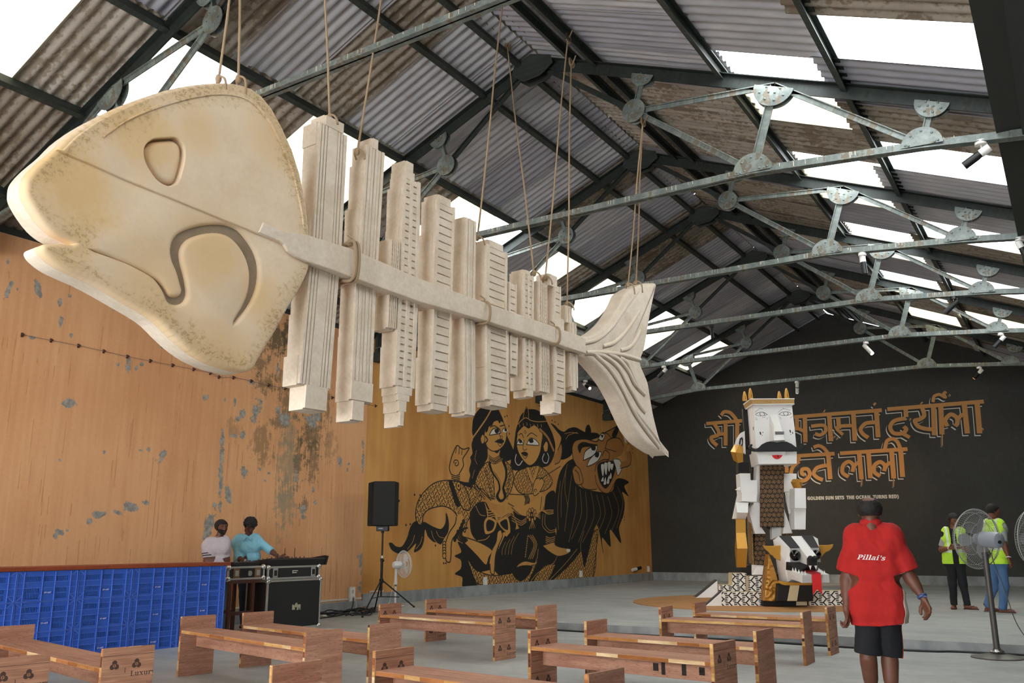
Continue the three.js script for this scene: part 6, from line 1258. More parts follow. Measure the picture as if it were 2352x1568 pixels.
// --- man in the red polo shirt, walking away
makePerson('man seen from behind in a red polo shirt and dark shorts, walking away', PEOPLE.red, {
  skin: 0x6e4432, headScale: 0.93, face: [Math.PI - 0.05, 0.05], hair: 0x17120f, bald: true, hairThick: 0.0045, hairline: 0.075, width: 1.1, belly: 1.06, foot: { L: [-0.1, -1], R: [0.1, -1] }, sandal: 0x3a2c24,
  hand: { L: { thumb: [0.3, 0.2, 1], curl: 2, mirror: true, dir: [0.08, -1, 0.1] }, R: { thumb: [-0.55, 0, -0.8], curl: 1, dir: [0.28, -1, 0.1] } },
  dress(G) {
    const red = G.cloth(0xb01c18), hem = G.hip[1] - 0.17, pr = [...G.fat(G.torso, 0.021), cap(G.at(-0.12, -0.09), G.at(-0.12, 0.09), 0.132), cap(G.at(-0.36, -0.085), G.at(-0.36, 0.09), 0.135)];
    for (const s of ['L', 'R']) pr.push(G.sleeve(s, 0.9, 0.074, 0.094));
    const f = G.garment('polo_shirt', pr, 0.035, [(p) => hem + 0.06 * (p[0] > 0.08 ? (p[0] - 0.08) * 2 : 0) - p[1], sleeveCut(G, 'L', 0.84), sleeveCut(G, 'R', 0.84), neckHole(G, 0.062)], red, 1.5);
    obj('collar', new THREE.TorusGeometry(0.066, 0.014, 8, 28).rotateX(Math.PI / 2).scale(1.1, 2.3, 1.05).rotateX(-0.12).translate(...add3(G.j.neck, G.up, 0.036)), red, G.t);
    const panel = (p) => Math.max(f(p) - 0.0025, 0.118 - p[0], p[1] - (G.at(0.62, 0)[1]) + (p[0] - 0.12) * 0.6, p[2] - 0.085); obj('side_panel', skinMesh(panel, [0.08, hem - 0.04, -0.22], [0.3, 1.3, 0.2], 0.009), G.cloth(0xc9bfb0), G.t);
    const panel2 = (p) => Math.max(f(p) - 0.0025, p[0] + 0.135, p[1] - (G.at(0.12, 0)[1]), p[2] - 0.03); obj('side_panel', skinMesh(panel2, [-0.32, hem - 0.04, -0.22], [-0.1, 1.25, 0.2], 0.009), G.cloth(0xc9bfb0), G.t);
    const shop = canvasTex(512, 160, (c) => { c.fillStyle = '#000'; c.fillRect(0, 0, 512, 160); c.fillStyle = '#fff'; c.font = 'italic bold 118px serif'; c.save(); c.translate(18, 112); c.transform(1, 0, -0.12, 1, 0, 0); c.scale(1.18, 1); c.fillText("Pillai's", 0, 0); c.restore(); }, false);
    const ink = std(0xe9e0da, 0.8, { alphaMap: shop, alphaTest: 0.5, transparent: false }); const c = G.at(0.6, -0.025); patch(G, 'shirt_print', f, c, unit3([1, -0.05, 0]), [0.05, 1, 0], 0.225, 0.07, [0, 0, 1], ink, 0.0025, 28, 10);
    const dark = G.cloth(0x15161b), sp = [...G.fat(G.torso.slice(6), 0.008)]; for (const s of ['L', 'R']) sp.push(cap(G.j['hip' + s], mid3(G.j['hip' + s], G.j['kn' + s], 0.95), 0.098, 0.098));
    const fs = G.garment('shorts', sp, 0.02, [(p) => p[1] - (G.hip[1] + 0.05), (p) => G.j.knL[1] + 0.025 - p[1] - p[0] * 0.12], dark, 1.2);
    const stripe = (p) => Math.max(fs(p) - 0.002, Math.abs(p[2] + 0.02) - 0.012, 0.1 - p[0]); obj('orange_stripe', skinMesh(stripe, [0.09, 0.4, -0.1], [0.32, 0.9, 0.1], 0.006), G.cloth(0xd8582a), G.t);
    const w = G.j.wrR, d = unit3(sub3(G.j.elR, w)); obj('wristwatch', [new THREE.TorusGeometry(0.03, 0.009, 8, 20).scale(1, 1, 1.6).applyQuaternion(new THREE.Quaternion().setFromUnitVectors(V(0, 0, 1), V(...d))).translate(...add3(w, d, 0.02)), rbox(0.03, 0.012, 0.03, ...add3(add3(w, d, 0.02), [0.02, 0, 0.022]), 0.004)], std(0x3a4a78, 0.4), G.t);
  },
});
const lime = 0xb8e63c;
function vest(G, open, m) {
  const pr = G.fat(G.torso, 0.03), b = G.fwd;
  const f = G.garment('safety_vest', pr, 0.035, [(p) => G.hip[1] - 0.05 - p[1], neckHole(G, 0.085), (p) => (open ? Math.max(0.05 - Math.abs((p[0] - G.hip[0]) * G.cross[0] + (p[2] - G.hip[2]) * G.cross[2]), -((p[0] - G.hip[0]) * b[0] + (p[2] - G.hip[2]) * b[2])) * 1 - 0.0 : -1), (p) => { let d = -1; for (const s of ['L', 'R']) d = Math.max(d, 0.075 - Math.hypot(...sub3(p, add3(G.j['sh' + s], G.cross, s === 'L' ? -0.045 : 0.045)))); return d; }], m, 1.2);
  const silver = std(0xc9cfc4, 0.4, { metalness: 0.2 }), [lo, hi] = G.box3(pr, 0.03);
  obj('reflective_band', skinMesh((p) => Math.max(f(p) - 0.003, Math.abs(p[1] - (G.at(0.3, 0)[1])) - 0.024), lo, hi, 0.01), silver, G.t);
  obj('reflective_band', skinMesh((p) => { const q = Math.abs((p[0] - G.hip[0]) * G.cross[0] + (p[2] - G.hip[2]) * G.cross[2]); return Math.max(f(p) - 0.003, Math.abs(q - 0.105) - 0.022, G.at(0.3, 0)[1] - p[1]); }, lo, hi, 0.01), silver, G.t);
}
makePerson('man in an open lime safety vest and black trousers, looking down at a phone', PEOPLE.vest_phone, {
  skin: 0x7a4a34, face: [0.35, 0.42], hairline: 0.062, foot: { L: [-0.15, 1], R: [0.9, 0.45] }, sandal: 0x4a3026,
  hand: { L: { thumb: [0.2, 1, 0.3], curl: 2, mirror: true, dir: [0.7, 0.15, 0.4] }, R: { thumb: [-0.2, 1, 0.3], curl: 2, dir: [-0.7, 0.1, 0.4] } },
  dress(G) {
    const tee = G.cloth(0x1c1b1c), sl = G.cloth(0x9a9893), pr = G.fat(G.torso, 0.014); G.garment('t_shirt', pr, 0.035, [(p) => G.hip[1] - 0.08 - p[1], neckHole(G, 0.07)], tee);
    for (const s of ['L', 'R']) G.garment('sleeve', [G.sleeve(s, 0.85, 0.07, 0.064)], 0.02, [sleeveCut(G, s, 0.8)], sl);
    vest(G, true, G.cloth(lime)); trousers(G, G.cloth(0x191a1e), 0.0, 0.07);
    const m = mid3(G.j.wrL, G.j.wrR); obj('phone', rbox(0.07, 0.012, 0.14, 0, 0, 0, 0.005).rotateX(0.6).translate(m[0] + 0.01, m[1] + 0.05, m[2] + 0.07), std(0x1a1a1c, 0.3), G.t);
    obj('wristband', new THREE.TorusGeometry(0.033, 0.008, 8, 18).rotateY(1.2).translate(...mid3(G.j.wrL, G.j.elL, 0.1)), std(0xe6e2dc, 0.7), G.t);
  },
});
makePerson('man in a lime safety vest and blue jeans, striding behind the pedestal fan', PEOPLE.vest_walk, {
  skin: 0x74432f, face: [1.9, 0.15], hairline: 0.06, width: 0.9, foot: { L: [0.6, -0.3], R: [1, 0.1] }, sandal: 0x5a463a,
  hand: { L: { thumb: [1, 0, 0], curl: 1, mirror: true }, R: { thumb: [0.3, 0, -1], curl: 1, dir: [0.35, -1, 0.1] } },
  dress(G) {
    const tee = G.cloth(0x8f938c), pr = G.fat(G.torso, 0.014); for (const s of ['L', 'R']) pr.push(G.sleeve(s, 0.85, 0.07, 0.066)); G.garment('t_shirt', pr, 0.035, [(p) => G.hip[1] - 0.04 - p[1], sleeveCut(G, 'L', 0.8), sleeveCut(G, 'R', 0.8), neckHole(G, 0.07)], tee);
    vest(G, false, G.cloth(lime)); trousers(G, G.cloth(0x4a6c94), 0.008, 0.05, 1.4);
    obj('wristband', new THREE.TorusGeometry(0.034, 0.009, 8, 18).rotateX(1.3).translate(...mid3(G.j.wrR, G.j.elR, 0.1)), std(0xd9d4d8, 0.7), G.t);
  },
});
makePerson('bearded man in a pale grey t-shirt with striped sleeves behind the counter', PEOPLE.grey, {
  skin: 0x6b3f2c, face: [0.5, 0.08, 0.06], hairline: 0.058, hairThick: 0.012, beard: true, foot: { L: [-0.2, 1], R: [0.3, 1] }, sandal: 0x2a2420,
  hand: { L: { thumb: [0.5, 0, 1], curl: 1, mirror: true }, R: { thumb: [-0.5, 0, 1], curl: 1 } },
  dress(G) {
    const tee = G.cloth(0xb9aeb2), pr = G.fat(G.torso, 0.017); for (const s of ['L', 'R']) pr.push(G.sleeve(s, 0.9, 0.072, 0.066));
    const f = G.garment('t_shirt', pr, 0.035, [(p) => G.hip[1] - 0.12 - p[1], sleeveCut(G, 'L', 0.84), sleeveCut(G, 'R', 0.84), neckHole(G, 0.078)], tee, 1.4);
    const e = mid3(G.j.shL, G.j.elL, 0.84), n = unit3(sub3(G.j.shL, G.j.elL)); for (const k of [0.035, 0.07]) obj('sleeve_stripe', skinMesh((p) => { const q = sub3(p, e), h = q[0] * n[0] + q[1] * n[1] + q[2] * n[2]; return Math.max(f(p) - 0.0025, Math.abs(h - k) - 0.009, Math.hypot(...q) - 0.13); }, e.map((x) => x - 0.14), e.map((x) => x + 0.14), 0.006), std(0x1d1b1d, 0.9), G.t);
    trousers(G, G.cloth(0x5a7484), 0.006, 0.05);
    obj('neck_cord', new THREE.TorusGeometry(0.062, 0.0035, 6, 24).rotateX(1.25).translate(...add3(G.j.neck, G.up, 0.012)), std(0xb9a070, 0.6), G.t);
  },
});
makePerson('man in a light blue shirt bent over the sound mixer', PEOPLE.blue, {
  skin: 0x63392a, face: [0.35, 0.75], hairline: 0.05, hairThick: 0.02, wild: 0.012, width: 1.05, foot: { L: [-0.2, 1], R: [0.3, 1] }, sandal: 0x2a2420,
  hand: { L: { thumb: [0.2, 0.8, 0.6], curl: 1, mirror: true, dir: [0.9, -0.25, 0.35] }, R: { thumb: [-0.2, 0.6, 0.8], curl: 0, dir: [0.95, -0.15, 0.25] } },
  dress(G) {
    const shirt = G.cloth(0x86c0d2), pr = [...G.fat(G.torso, 0.022)];
    for (const s of ['L', 'R']) { pr.push(cap(G.j['sh' + s], G.j['el' + s], 0.074, 0.062), cap(G.j['el' + s], mid3(G.j['el' + s], G.j['wr' + s], 0.25), 0.062, 0.056)); }
    const cuffCut = (s) => { const e = mid3(G.j['el' + s], G.j['wr' + s], 0.2), n = unit3(sub3(G.j['wr' + s], G.j['el' + s])), pl = G.plane3(e, n); return (p) => (Math.hypot(...sub3(p, e)) < 0.13 ? pl(p) : -1); };
    G.garment('shirt', pr, 0.035, [(p) => G.hip[1] - 0.1 - p[1], cuffCut('L'), cuffCut('R'), neckHole(G, 0.074)], shirt, 1.8);
    for (const s of ['L', 'R']) { const e = mid3(G.j['el' + s], G.j['wr' + s], 0.16), n = unit3(sub3(G.j['wr' + s], G.j['el' + s])); obj('rolled_cuff', new THREE.TorusGeometry(0.052, 0.013, 8, 22).scale(1, 1, 1.7).applyQuaternion(new THREE.Quaternion().setFromUnitVectors(V(0, 0, 1), V(...n))).translate(...e), shirt, G.t); }
    obj('collar', [slab3([V(-0.07, 0.03, 0.02), V(-0.005, -0.04, 0.09), V(-0.05, -0.085, 0.1), V(-0.1, -0.01, 0.03)], 0.008), slab3([V(0.07, 0.03, 0.02), V(0.015, -0.04, 0.09), V(0.055, -0.085, 0.1), V(0.1, -0.01, 0.03)], 0.008)].map((g) => g.translate(...add3(G.j.neck, [0, 0.01, 0.02]))), shirt, G.t);
    trousers(G, G.cloth(0x2b3a48), 0.006, 0.05);
    obj('white_bangle', new THREE.TorusGeometry(0.034, 0.009, 8, 20).rotateY(1.2).translate(...mid3(G.j.wrL, G.j.elL, 0.12)), std(0xe4e0da, 0.5), G.t);
    obj('wristwatch', new THREE.TorusGeometry(0.034, 0.01, 8, 20).rotateY(1.3).translate(...mid3(G.j.wrR, G.j.elR, 0.12)), std(0x18181a, 0.4), G.t);
  },
});
// ------------------------------------------------------------------ sound desk, loudspeaker, fans, lamps, fittings
const alu = std(0xa9a7a0, 0.4, { metalness: 0.55 }), caseBlack = std(0x1b1b1a, 0.75), blackPlastic = std(0x141415, 0.5), chrome = std(0xc9c8c4, 0.25, { metalness: 0.9 });
function flightCase(name, label, a, b, latches) {          // a, b: low and high corner; the long face looks along +x
  const t = thing(name, label, 'flight case', [(a[0] + b[0]) / 2, a[1], (a[2] + b[2]) / 2]), w = b[0] - a[0], h = b[1] - a[1], d = b[2] - a[2], e = 0.032;
  obj('panels', metric(box(w - 0.012, h - 0.012, d - 0.012, 0, h / 2, 0)), caseBlack, t);
  const ed = []; for (const x of [-1, 1]) for (const y of [0, 1]) ed.push(rbox(e, e, d, x * (w / 2 - e / 2), y * (h - e) + e / 2, 0, 0.006)); for (const z of [-1, 1]) for (const y of [0, 1]) ed.push(rbox(w, e, e, 0, y * (h - e) + e / 2, z * (d / 2 - e / 2), 0.006)); for (const x of [-1, 1]) for (const z of [-1, 1]) ed.push(rbox(e, h, e, x * (w / 2 - e / 2), h / 2, z * (d / 2 - e / 2), 0.006));
  obj('edge_profile', ed, alu, t);
  for (const z of [-1, 1]) for (const y of [0, 1]) obj('ball_corner', ball(0.046, w / 2 - 0.018, y * (h - 0.04) + 0.02, z * (d / 2 - 0.022), 1, 1, 1, 12, 8), chrome, t);
  for (const [z, lw, m] of latches) { const l = obj('latch', [rbox(0.012, h * 0.72, lw, w / 2, h * 0.52, z, 0.003)], m, t); obj('latch_handle', rbox(0.012, h * 0.4, lw * 0.55, w / 2 + 0.008, h * 0.5, z, 0.003), m === alu ? caseBlack : alu, l); }
  return [t, w, h, d];
}
{
  const [big, w, h, d] = flightCase('flight_case', 'large black flight case with aluminium edges standing on the floor', [-11.5, 0, -11.2], [-11.0, 0.79, -10.0], []);
  const tape = []; for (let k = 0; k < 9; k++) tape.push(box(0.002, rr(0.04, 0.1), rr(0.012, 0.03), w / 2 - 0.004, 0.36 + rr(-0.02, 0.02), 0.03 - k * 0.02)); obj('torn_sticker', tape, std(0xb3aa94, 0.85), big);
  const [mixc, mw, mh] = flightCase('flight_case', 'shallow black flight case with two butterfly latches on top of the large case', [-11.5, 0.795, -11.15], [-11.0, 1.005, -9.99], [[0.42, 0.1, alu], [-0.42, 0.1, alu]]);
  obj('case_mark', [box(0.002, 0.012, 0.12, mw / 2, 0.13, -0.01), box(0.002, 0.012, 0.09, mw / 2, 0.1, 0.0), box(0.002, 0.05, 0.012, mw / 2, 0.115, 0.045)], std(0xd6d2c6, 0.7), mixc);
  const [sm] = flightCase('flight_case', 'small flight case with brown leather latches on the brown table', [-11.45, 0.815, -9.93], [-11.0, 1.02, -9.2], [[0.2, 0.12, std(0x7a5638, 0.7)], [-0.22, 0.12, std(0x7a5638, 0.7)]]);
  obj('round_badge', cyl(0.04, 0.04, 0.012, 20).rotateZ(Math.PI / 2).translate(0.3, 0.1, 0.0), chrome, sm);
  const tb = thing('table', 'dark brown wooden table under the small flight case', 'table', [-11.22, 0, -9.55]), wood = std(0x6b3f2a, 0.55, { map: tiled(woodTex, 1) });
  obj('table_top', span([-0.24, 0.765, -0.3], [0.24, 0.813, 0.33], 0.004), wood, tb); for (const x of [-0.21, 0.21]) for (const z of [-0.16, 0.29]) obj('leg', span([x - 0.025, 0, z - 0.025], [x + 0.025, 0.765, z + 0.025], 0.003), wood, tb); obj('stretcher', [span([0.19, 0.3, -0.16], [0.23, 0.35, 0.29]), span([-0.23, 0.3, -0.16], [-0.19, 0.35, 0.29])], wood, tb);
  // mixer desk with its open lid side towards the hall
  const mx = thing('sound_mixer', 'long black sound mixing desk lying in the shallow flight case', 'mixer', [-11.28, 1.005, -10.6]);
  const prof = poly([[-0.24, 0], [0.26, 0], [0.3, 0.1], [0.25, 0.125], [-0.22, 0.075]]); obj('desk', metric(prism(prof, 1.22, 0.006).translate(0, 0, -0.66)), blackPlastic, mx);
  obj('side_cheek', metric(prism(poly([[-0.25, 0.0], [0.28, 0.0], [0.33, 0.15], [0.25, 0.16], [-0.23, 0.1]]), 0.03, 0.006).translate(0, 0, -0.7)), blackPlastic, mx);
  const kn = []; for (let i = 0; i < 9; i++) for (let k = 0; k < 4; k++) kn.push(cyl(0.009, 0.007, 0.022, 8, -0.16 + k * 0.1, 0.1 + k * 0.012, 0.42 - i * 0.09)); obj('knobs', kn, std(0x3d3d40, 0.5), mx, 'stuff');
  for (const z of [0.1, -0.12]) obj('antenna', cyl(0.006, 0.005, 0.16, 8, 0.1, 0.2, z), blackPlastic, mx);
  const ct = thing('audio_controller', 'small black controller with fader knobs on the small flight case', 'mixer', [-11.24, 1.022, -9.62]); obj('housing', rbox(0.36, 0.06, 0.5, 0, 0.03, 0, 0.008), blackPlastic, ct); const k2 = []; for (let i = 0; i < 7; i++) k2.push(cyl(0.01, 0.008, 0.026, 8, 0.1, 0.07, 0.2 - i * 0.065)); obj('knobs', k2, std(0x4a4a4c, 0.5), ct, 'stuff');
}
{ // loudspeaker and tripod
  const at = [-11.76, 0, -13.62], st = thing('speaker_stand', 'black tripod stand carrying the loudspeaker in front of the peach wall', 'speaker stand', at), metal = std(0x17181a, 0.45, { metalness: 0.3 });
  obj('pole', [cyl(0.017, 0.017, 1.0, 14, 0, 1.2, 0)], metal, st); obj('lower_tube', cyl(0.026, 0.026, 0.62, 14, 0, 0.76, 0), metal, st); obj('white_collar', cyl(0.021, 0.021, 0.05, 14, 0, 1.1, 0), std(0xcfcfca, 0.6), st); obj('clamp_knob', [cyl(0.034, 0.034, 0.06, 14, 0, 1.04, 0), ball(0.022, 0.045, 1.03, 0.01)], metal, st); obj('leg_collar', cyl(0.042, 0.042, 0.08, 16, 0, 0.64, 0), metal, st);
  const feet = [[0.17, 0.02, 0.71], [-0.45, 0.02, -0.33], [0.47, 0.14, -0.45]];
  for (const f of feet) { obj('leg', [rod([f[0] * 0.05, 0.64, f[2] * 0.05], f, 0.014)], metal, st); obj('rubber_foot', ball(0.024, ...f, 1, 0.8, 1), blackPlastic, st); obj('brace', rod([0, 0.34, 0], [f[0] * 0.55, 0.33, f[2] * 0.55], 0.009), metal, st); }
  obj('centre_tube', cyl(0.018, 0.018, 0.34, 12, 0, 0.5, 0), metal, st);
  const sp = thing('loudspeaker', 'black loudspeaker on top of the tripod stand beside the mural', 'loudspeaker', [at[0], 1.7, at[2]], R(33));
  const plan = poly([[-0.33, 0.1], [-0.3, 0.16], [0.16, 0.2], [0.3, 0.02], [0.26, -0.28], [-0.16, -0.3]]); obj('cabinet', metric(prism(plan, 0.87, 0.022, 3).rotateX(-Math.PI / 2)), std(0x111211, 0.75), sp);
  obj('grille', slab3([V(-0.28, 0.04, 0.163), V(0.14, 0.04, 0.2), V(0.14, 0.83, 0.2), V(-0.28, 0.83, 0.163)].map((p) => V(p.x, p.y, -p.z)).map((p) => V(p.x, p.y, -p.z)), 0.008), std(0x121312, 0.85), sp);
  obj('bottom_bracket', [rbox(0.24, 0.1, 0.2, 0, -0.05, 0, 0.01), cyl(0.03, 0.03, 0.14, 14, 0, -0.07, 0)], blackPlastic, sp); obj('nameplate', box(0.09, 0.02, 0.004, -0.03, -0.05, 0.102), std(0x8d9196, 0.4), sp); obj('side_knob', ball(0.028, 0.29, 0.5, -0.1, 1, 1, 1), blackPlastic, sp);
}
// pedestal fans
function cage(t, Rr, depth, m, spokes, front = 1) {       // wire guards in the local frame: axis along +z
  const wires = []; for (const s of [-1, 1]) for (let k = 0; k < spokes; k++) { const a = (k / spokes) * Math.PI * 2 + (s > 0 ? 0.04 : 0), c = Math.cos(a), q = Math.sin(a); wires.push(tube([[c * Rr * 0.2, q * Rr * 0.2, s * depth * 0.62], [c * Rr * 0.55, q * Rr * 0.55, s * depth * 0.6], [c * Rr * 0.88, q * Rr * 0.88, s * depth * 0.42], [c * Rr, q * Rr, 0]], 0.0017, 7, 4)); }
  obj('guard_wires', wires, m, t, 'stuff');
  for (const s of [-1, 1]) for (const [k, z] of [[0.55, 0.6], [0.88, 0.42], [0.2, 0.62]]) obj('guard_ring', new THREE.TorusGeometry(Rr * k, 0.003, 6, 56).translate(0, 0, s * depth * z), m, t);
  obj('guard_rim', new THREE.TorusGeometry(Rr, 0.0065, 8, 72), m, t);
}
function blades(t, Rr, n, m) { for (let k = 0; k < n; k++) { const s = new THREE.Shape(); s.moveTo(-0.02, Rr * 0.16); s.bezierCurveTo(-Rr * 0.4, Rr * 0.4, -Rr * 0.3, Rr * 0.86, 0.0, Rr * 0.9); s.bezierCurveTo(Rr * 0.3, Rr * 0.86, Rr * 0.12, Rr * 0.4, 0.03, Rr * 0.16); const g = metric(new THREE.ExtrudeGeometry(s, { depth: 0.003, bevelEnabled: false, curveSegments: 10 }).rotateY(0.38).rotateZ((k * 2 * Math.PI) / n + 0.4)); obj('blade', g, m, t); } obj('hub', lathe([[0, 0.05], [0.03, 0.045], [Rr * 0.19, 0.01], [Rr * 0.19, -0.03], [0, -0.03]], 20).rotateX(Math.PI / 2), m, t); }
function tilt(parts, c, dir, roll = 0) { const z = V(...dir).normalize(), x = V().crossVectors(V(0, 1, 0), z).normalize(), y = V().crossVectors(z, x); const m = new THREE.Matrix4().makeBasis(x, y, z).setPosition(...c); for (const o of parts) o.geometry = o.geometry.clone().applyMatrix4(m); }
{
  const gp = std(0x9b9c98, 0.5), dark = std(0x55524f, 0.45, { metalness: 0.3 }), t = thing('pedestal_fan', 'large grey pedestal fan in front of the two men in lime vests', 'fan', [-1.0, 0, -12.18]);
  obj('base_disc', lathe([[0, 0.075], [0.045, 0.07], [0.06, 0.05], [0.16, 0.035], [0.285, 0.014], [0.29, 0.0], [0, 0]], 48), std(0x6a675f, 0.42, { metalness: 0.25 }), t);
  obj('base_flange', lathe([[0, 0.11], [0.04, 0.105], [0.045, 0.09], [0.075, 0.08], [0.08, 0.06], [0, 0.06]], 28), chrome, t);
  obj('pole', cyl(0.035, 0.033, 1.07, 20, 0, 0.64, 0), dark, t); obj('inner_pole', cyl(0.017, 0.017, 0.2, 16, 0, 1.24, 0), alu, t); obj('height_clamp', [cyl(0.04, 0.04, 0.05, 16, 0, 1.18, 0), ball(0.018, 0.05, 1.19, 0.02)], dark, t);
  const dir = [-0.79, 0.06, -0.6]; let n0 = t.children.length;
  cage(t, 0.355, 0.15, gp, 72); blades(t, 0.33, 3, std(0x8f9194, 0.45));
  const mot = obj('motor_housing', toCreasedNormals(lathe([[0, 0.17], [0.05, 0.168], [0.088, 0.14], [0.095, 0.05], [0.095, -0.06], [0.085, -0.11], [0.05, -0.13], [0, -0.132]], 32).rotateX(Math.PI / 2).translate(0, 0, -0.21), 0.8), std(0x8d929a, 0.35), t);
  const scuff = obj('paint_scuffs', Array.from({ length: 7 }, (_, k) => box(0.004, 0.018 + (k % 3) * 0.006, 0.003).rotateZ(0.4).translate(-0.01 + (k % 2) * 0.012, 0.08 - k * 0.012, -0.33)), std(0xe0dfdb, 0.7), t); const jack = obj('rear_knob', cyl(0.02, 0.02, 0.02, 16).rotateX(Math.PI / 2).translate(0.03, -0.02, -0.345), blackPlastic, t);
  tilt(t.children.slice(n0), [-0.07, 1.365, -0.02], dir);
  obj('yoke', [rod([0, 1.28, 0], [0.06, 1.34, 0.06], 0.014), rod([0.06, 1.3, 0.05], [0.09, 1.36, 0.1], 0.018)], alu, t);
  obj('power_cord', tube([[0.12, 1.3, 0.12], [0.08, 1.15, 0.1], [0.16, 0.8, 0.06], [0.24, 0.42, 0.1], [0.36, 0.2, 0.1], [0.55, 0.03, 0.15], [0.9, 0.012, 0.2]], 0.0055, 60, 6), std(0x4b4d4b, 0.7), t);
  const o = t.clone(); o.name = numbered('pedestal_fan'); o.userData = { label: 'grey pedestal fan cut off by the right picture edge', category: 'fan' }; o.position.set(-0.36, 0, -12.05); o.rotation.y = 0.12; scene.add(o);
}
{
  const w = std(0xdedcd8, 0.45), wt = new THREE.MeshPhysicalMaterial({ color: 0xf2eeea, roughness: 0.7, transmission: 0.35, thickness: 0 }), t = thing('pedestal_fan', 'small white pedestal fan beside the tripod stand, seen from behind', 'fan', [-11.92, P, -14.25]);
  obj('base_disc', lathe([[0, 0.05], [0.03, 0.05], [0.18, 0.02], [0.2, 0], [0, 0]], 36), w, t); obj('pole', cyl(0.022, 0.02, 0.42, 16, 0, 0.25, 0), w, t); obj('grey_ring', cyl(0.026, 0.026, 0.05, 16, 0, 0.42, 0), std(0x6d6d6c, 0.5), t); obj('upper_column', cyl(0.034, 0.026, 0.3, 16, 0, 0.58, 0), w, t); obj('neck', rod([0, 0.72, 0], [-0.01, 0.8, 0], 0.022), w, t);
  const n0 = t.children.length; cage(t, 0.27, 0.11, w, 64); blades(t, 0.25, 3, wt); obj('motor_housing', toCreasedNormals(lathe([[0, 0.09], [0.05, 0.085], [0.07, 0.05], [0.075, -0.05], [0.06, -0.1], [0.03, -0.115], [0, -0.118]], 28).rotateX(Math.PI / 2).translate(0, 0, -0.15), 0.8), w, t); obj('oscillation_knob', cyl(0.01, 0.01, 0.05, 10).translate(0, 0.095, -0.17), w, t);
  tilt(t.children.slice(n0), [0.12, 0.83, -0.1], [0.32, 0.05, -0.95]);
  obj('power_cord', tube([[0, 0.5, 0.03], [-0.06, 0.3, 0.05], [-0.08, 0.1, 0.08], [-0.05, 0.01, 0.2]], 0.004, 20, 5), w, t);
}
// spot lamps on the truss ties; the lit ones carry a light
const spotSpec = [   // x, z, tie height, aim, lit, label
  [-0.38, -10.25, 5.9, [-0.85, -0.45, -0.1], 0, 'unlit black and white spot lamp under the nearest right tie'],
  [-2.37, -14.15, 5.93, [0.05, -1, 0.05], 0, 'unlit spot lamp hanging straight down, black tube below a white cup'],
  [-0.2, -14.15, 5.93, [0.3, -0.9, 0], 0, 'white lamp base at the right end of the second tie'],
  [-1.43, -17.5, 5.93, [-0.75, -0.65, 0], 0, 'all black spot lamp slanting under a gusset of the third tie'],
  [-6.08, -17.5, 5.93, [0.1, -1, 0.2], 0, 'small black lamp hanging under the middle of the third tie'],
  [-3.64, -21.05, 5.93, [0.55, -0.75, 0.3], 1, 'lit white spot lamp aimed at the king figure from the fourth tie'],
  [-0.9, -21.05, 5.93, [-0.7, -0.7, 0], 0, 'white spot lamp with loose white wires at the end of the fourth tie'],
  [-8.67, -21.05, 5.93, [-0.75, -0.65, 0], 0, 'white and black spot lamp beside the fish tail'],
  [-11.0, -21.05, 5.93, [0.75, -0.5, 0.35], 1, 'lit black spot lamp below the last tower rib of the fish'],
  [-6.34, -25.25, 5.92, [-0.2, -0.8, -0.55], 2, 'lit small spot lamp above the crown of the king figure'],
  [-1.67, -25.25, 5.92, [-0.7, -0.6, -0.45], 2, 'lit spot lamp with an orange glowing face near the right end of the last tie'],
];
const lampWhite = std(0xe4e2dd, 0.4), lampBlack = std(0x141414, 0.5);
spotSpec.forEach(([x, z, ty, aim, lit, label], i) => {
  const dx = Math.abs(x - RIDGE), y = ty - 0.056 - Math.max(0, dx - 3.2) * 0.082, t = thing('spot_lamp', label, 'lamp', [x, y, z], 0, 'spot lamps on the roof ties'), d = unit3(aim), small = i === 4 ? 0.75 : 1, L = 0.2 * small, r = 0.047 * small;
  obj('ceiling_cup', cyl(0.065 * small, 0.06 * small, 0.05, 20, 0, -0.025, 0), i === 3 || i === 4 ? lampBlack : lampWhite, t); obj('stem', cyl(0.009, 0.009, 0.08, 10, 0, -0.085, 0), lampWhite, t);
  const c = [0, -0.14, 0], a = add3(c, d, -0.09), b = add3(c, d, 0.02), e = add3(c, d, 0.02 + L);
  obj('rear_can', rod(a, b, r, r, 20), i === 3 || i === 4 ? lampBlack : lampWhite, t); obj('front_ring', rod(b, add3(b, d, 0.03), r * 0.9, r * 0.9, 20), lit === 1 && i === 5 ? lampWhite : lampBlack, t); obj('snoot', rod(add3(b, d, 0.03), e, r, r, 20), i === 5 || i === 9 ? lampWhite : lampBlack, t);
  if (lit) {
    const warm = i === 10 ? 0xffb35c : 0xfff0d6; obj('lens', rod(add3(e, d, -0.004), add3(e, d, 0.006), r * 0.88, r * 0.88, 20), std(0x222222, 0.4, { emissive: warm, emissiveIntensity: i === 10 ? 4 : 6 }), t);
    const s = new THREE.SpotLight(i === 10 ? 0xffc98a : 0xffe4bf, lit === 2 ? 26 : 22, 0, 0.55, 0.8, 2); s.position.set(x + e[0] + d[0] * 0.02, y + e[1] + d[1] * 0.02, z + e[2] + d[2] * 0.02); s.target.position.set(x + d[0] * 4, y + d[1] * 4, z + d[2] * 4); s.castShadow = true; s.shadow.radius = 2; scene.add(s, s.target);
  }
});
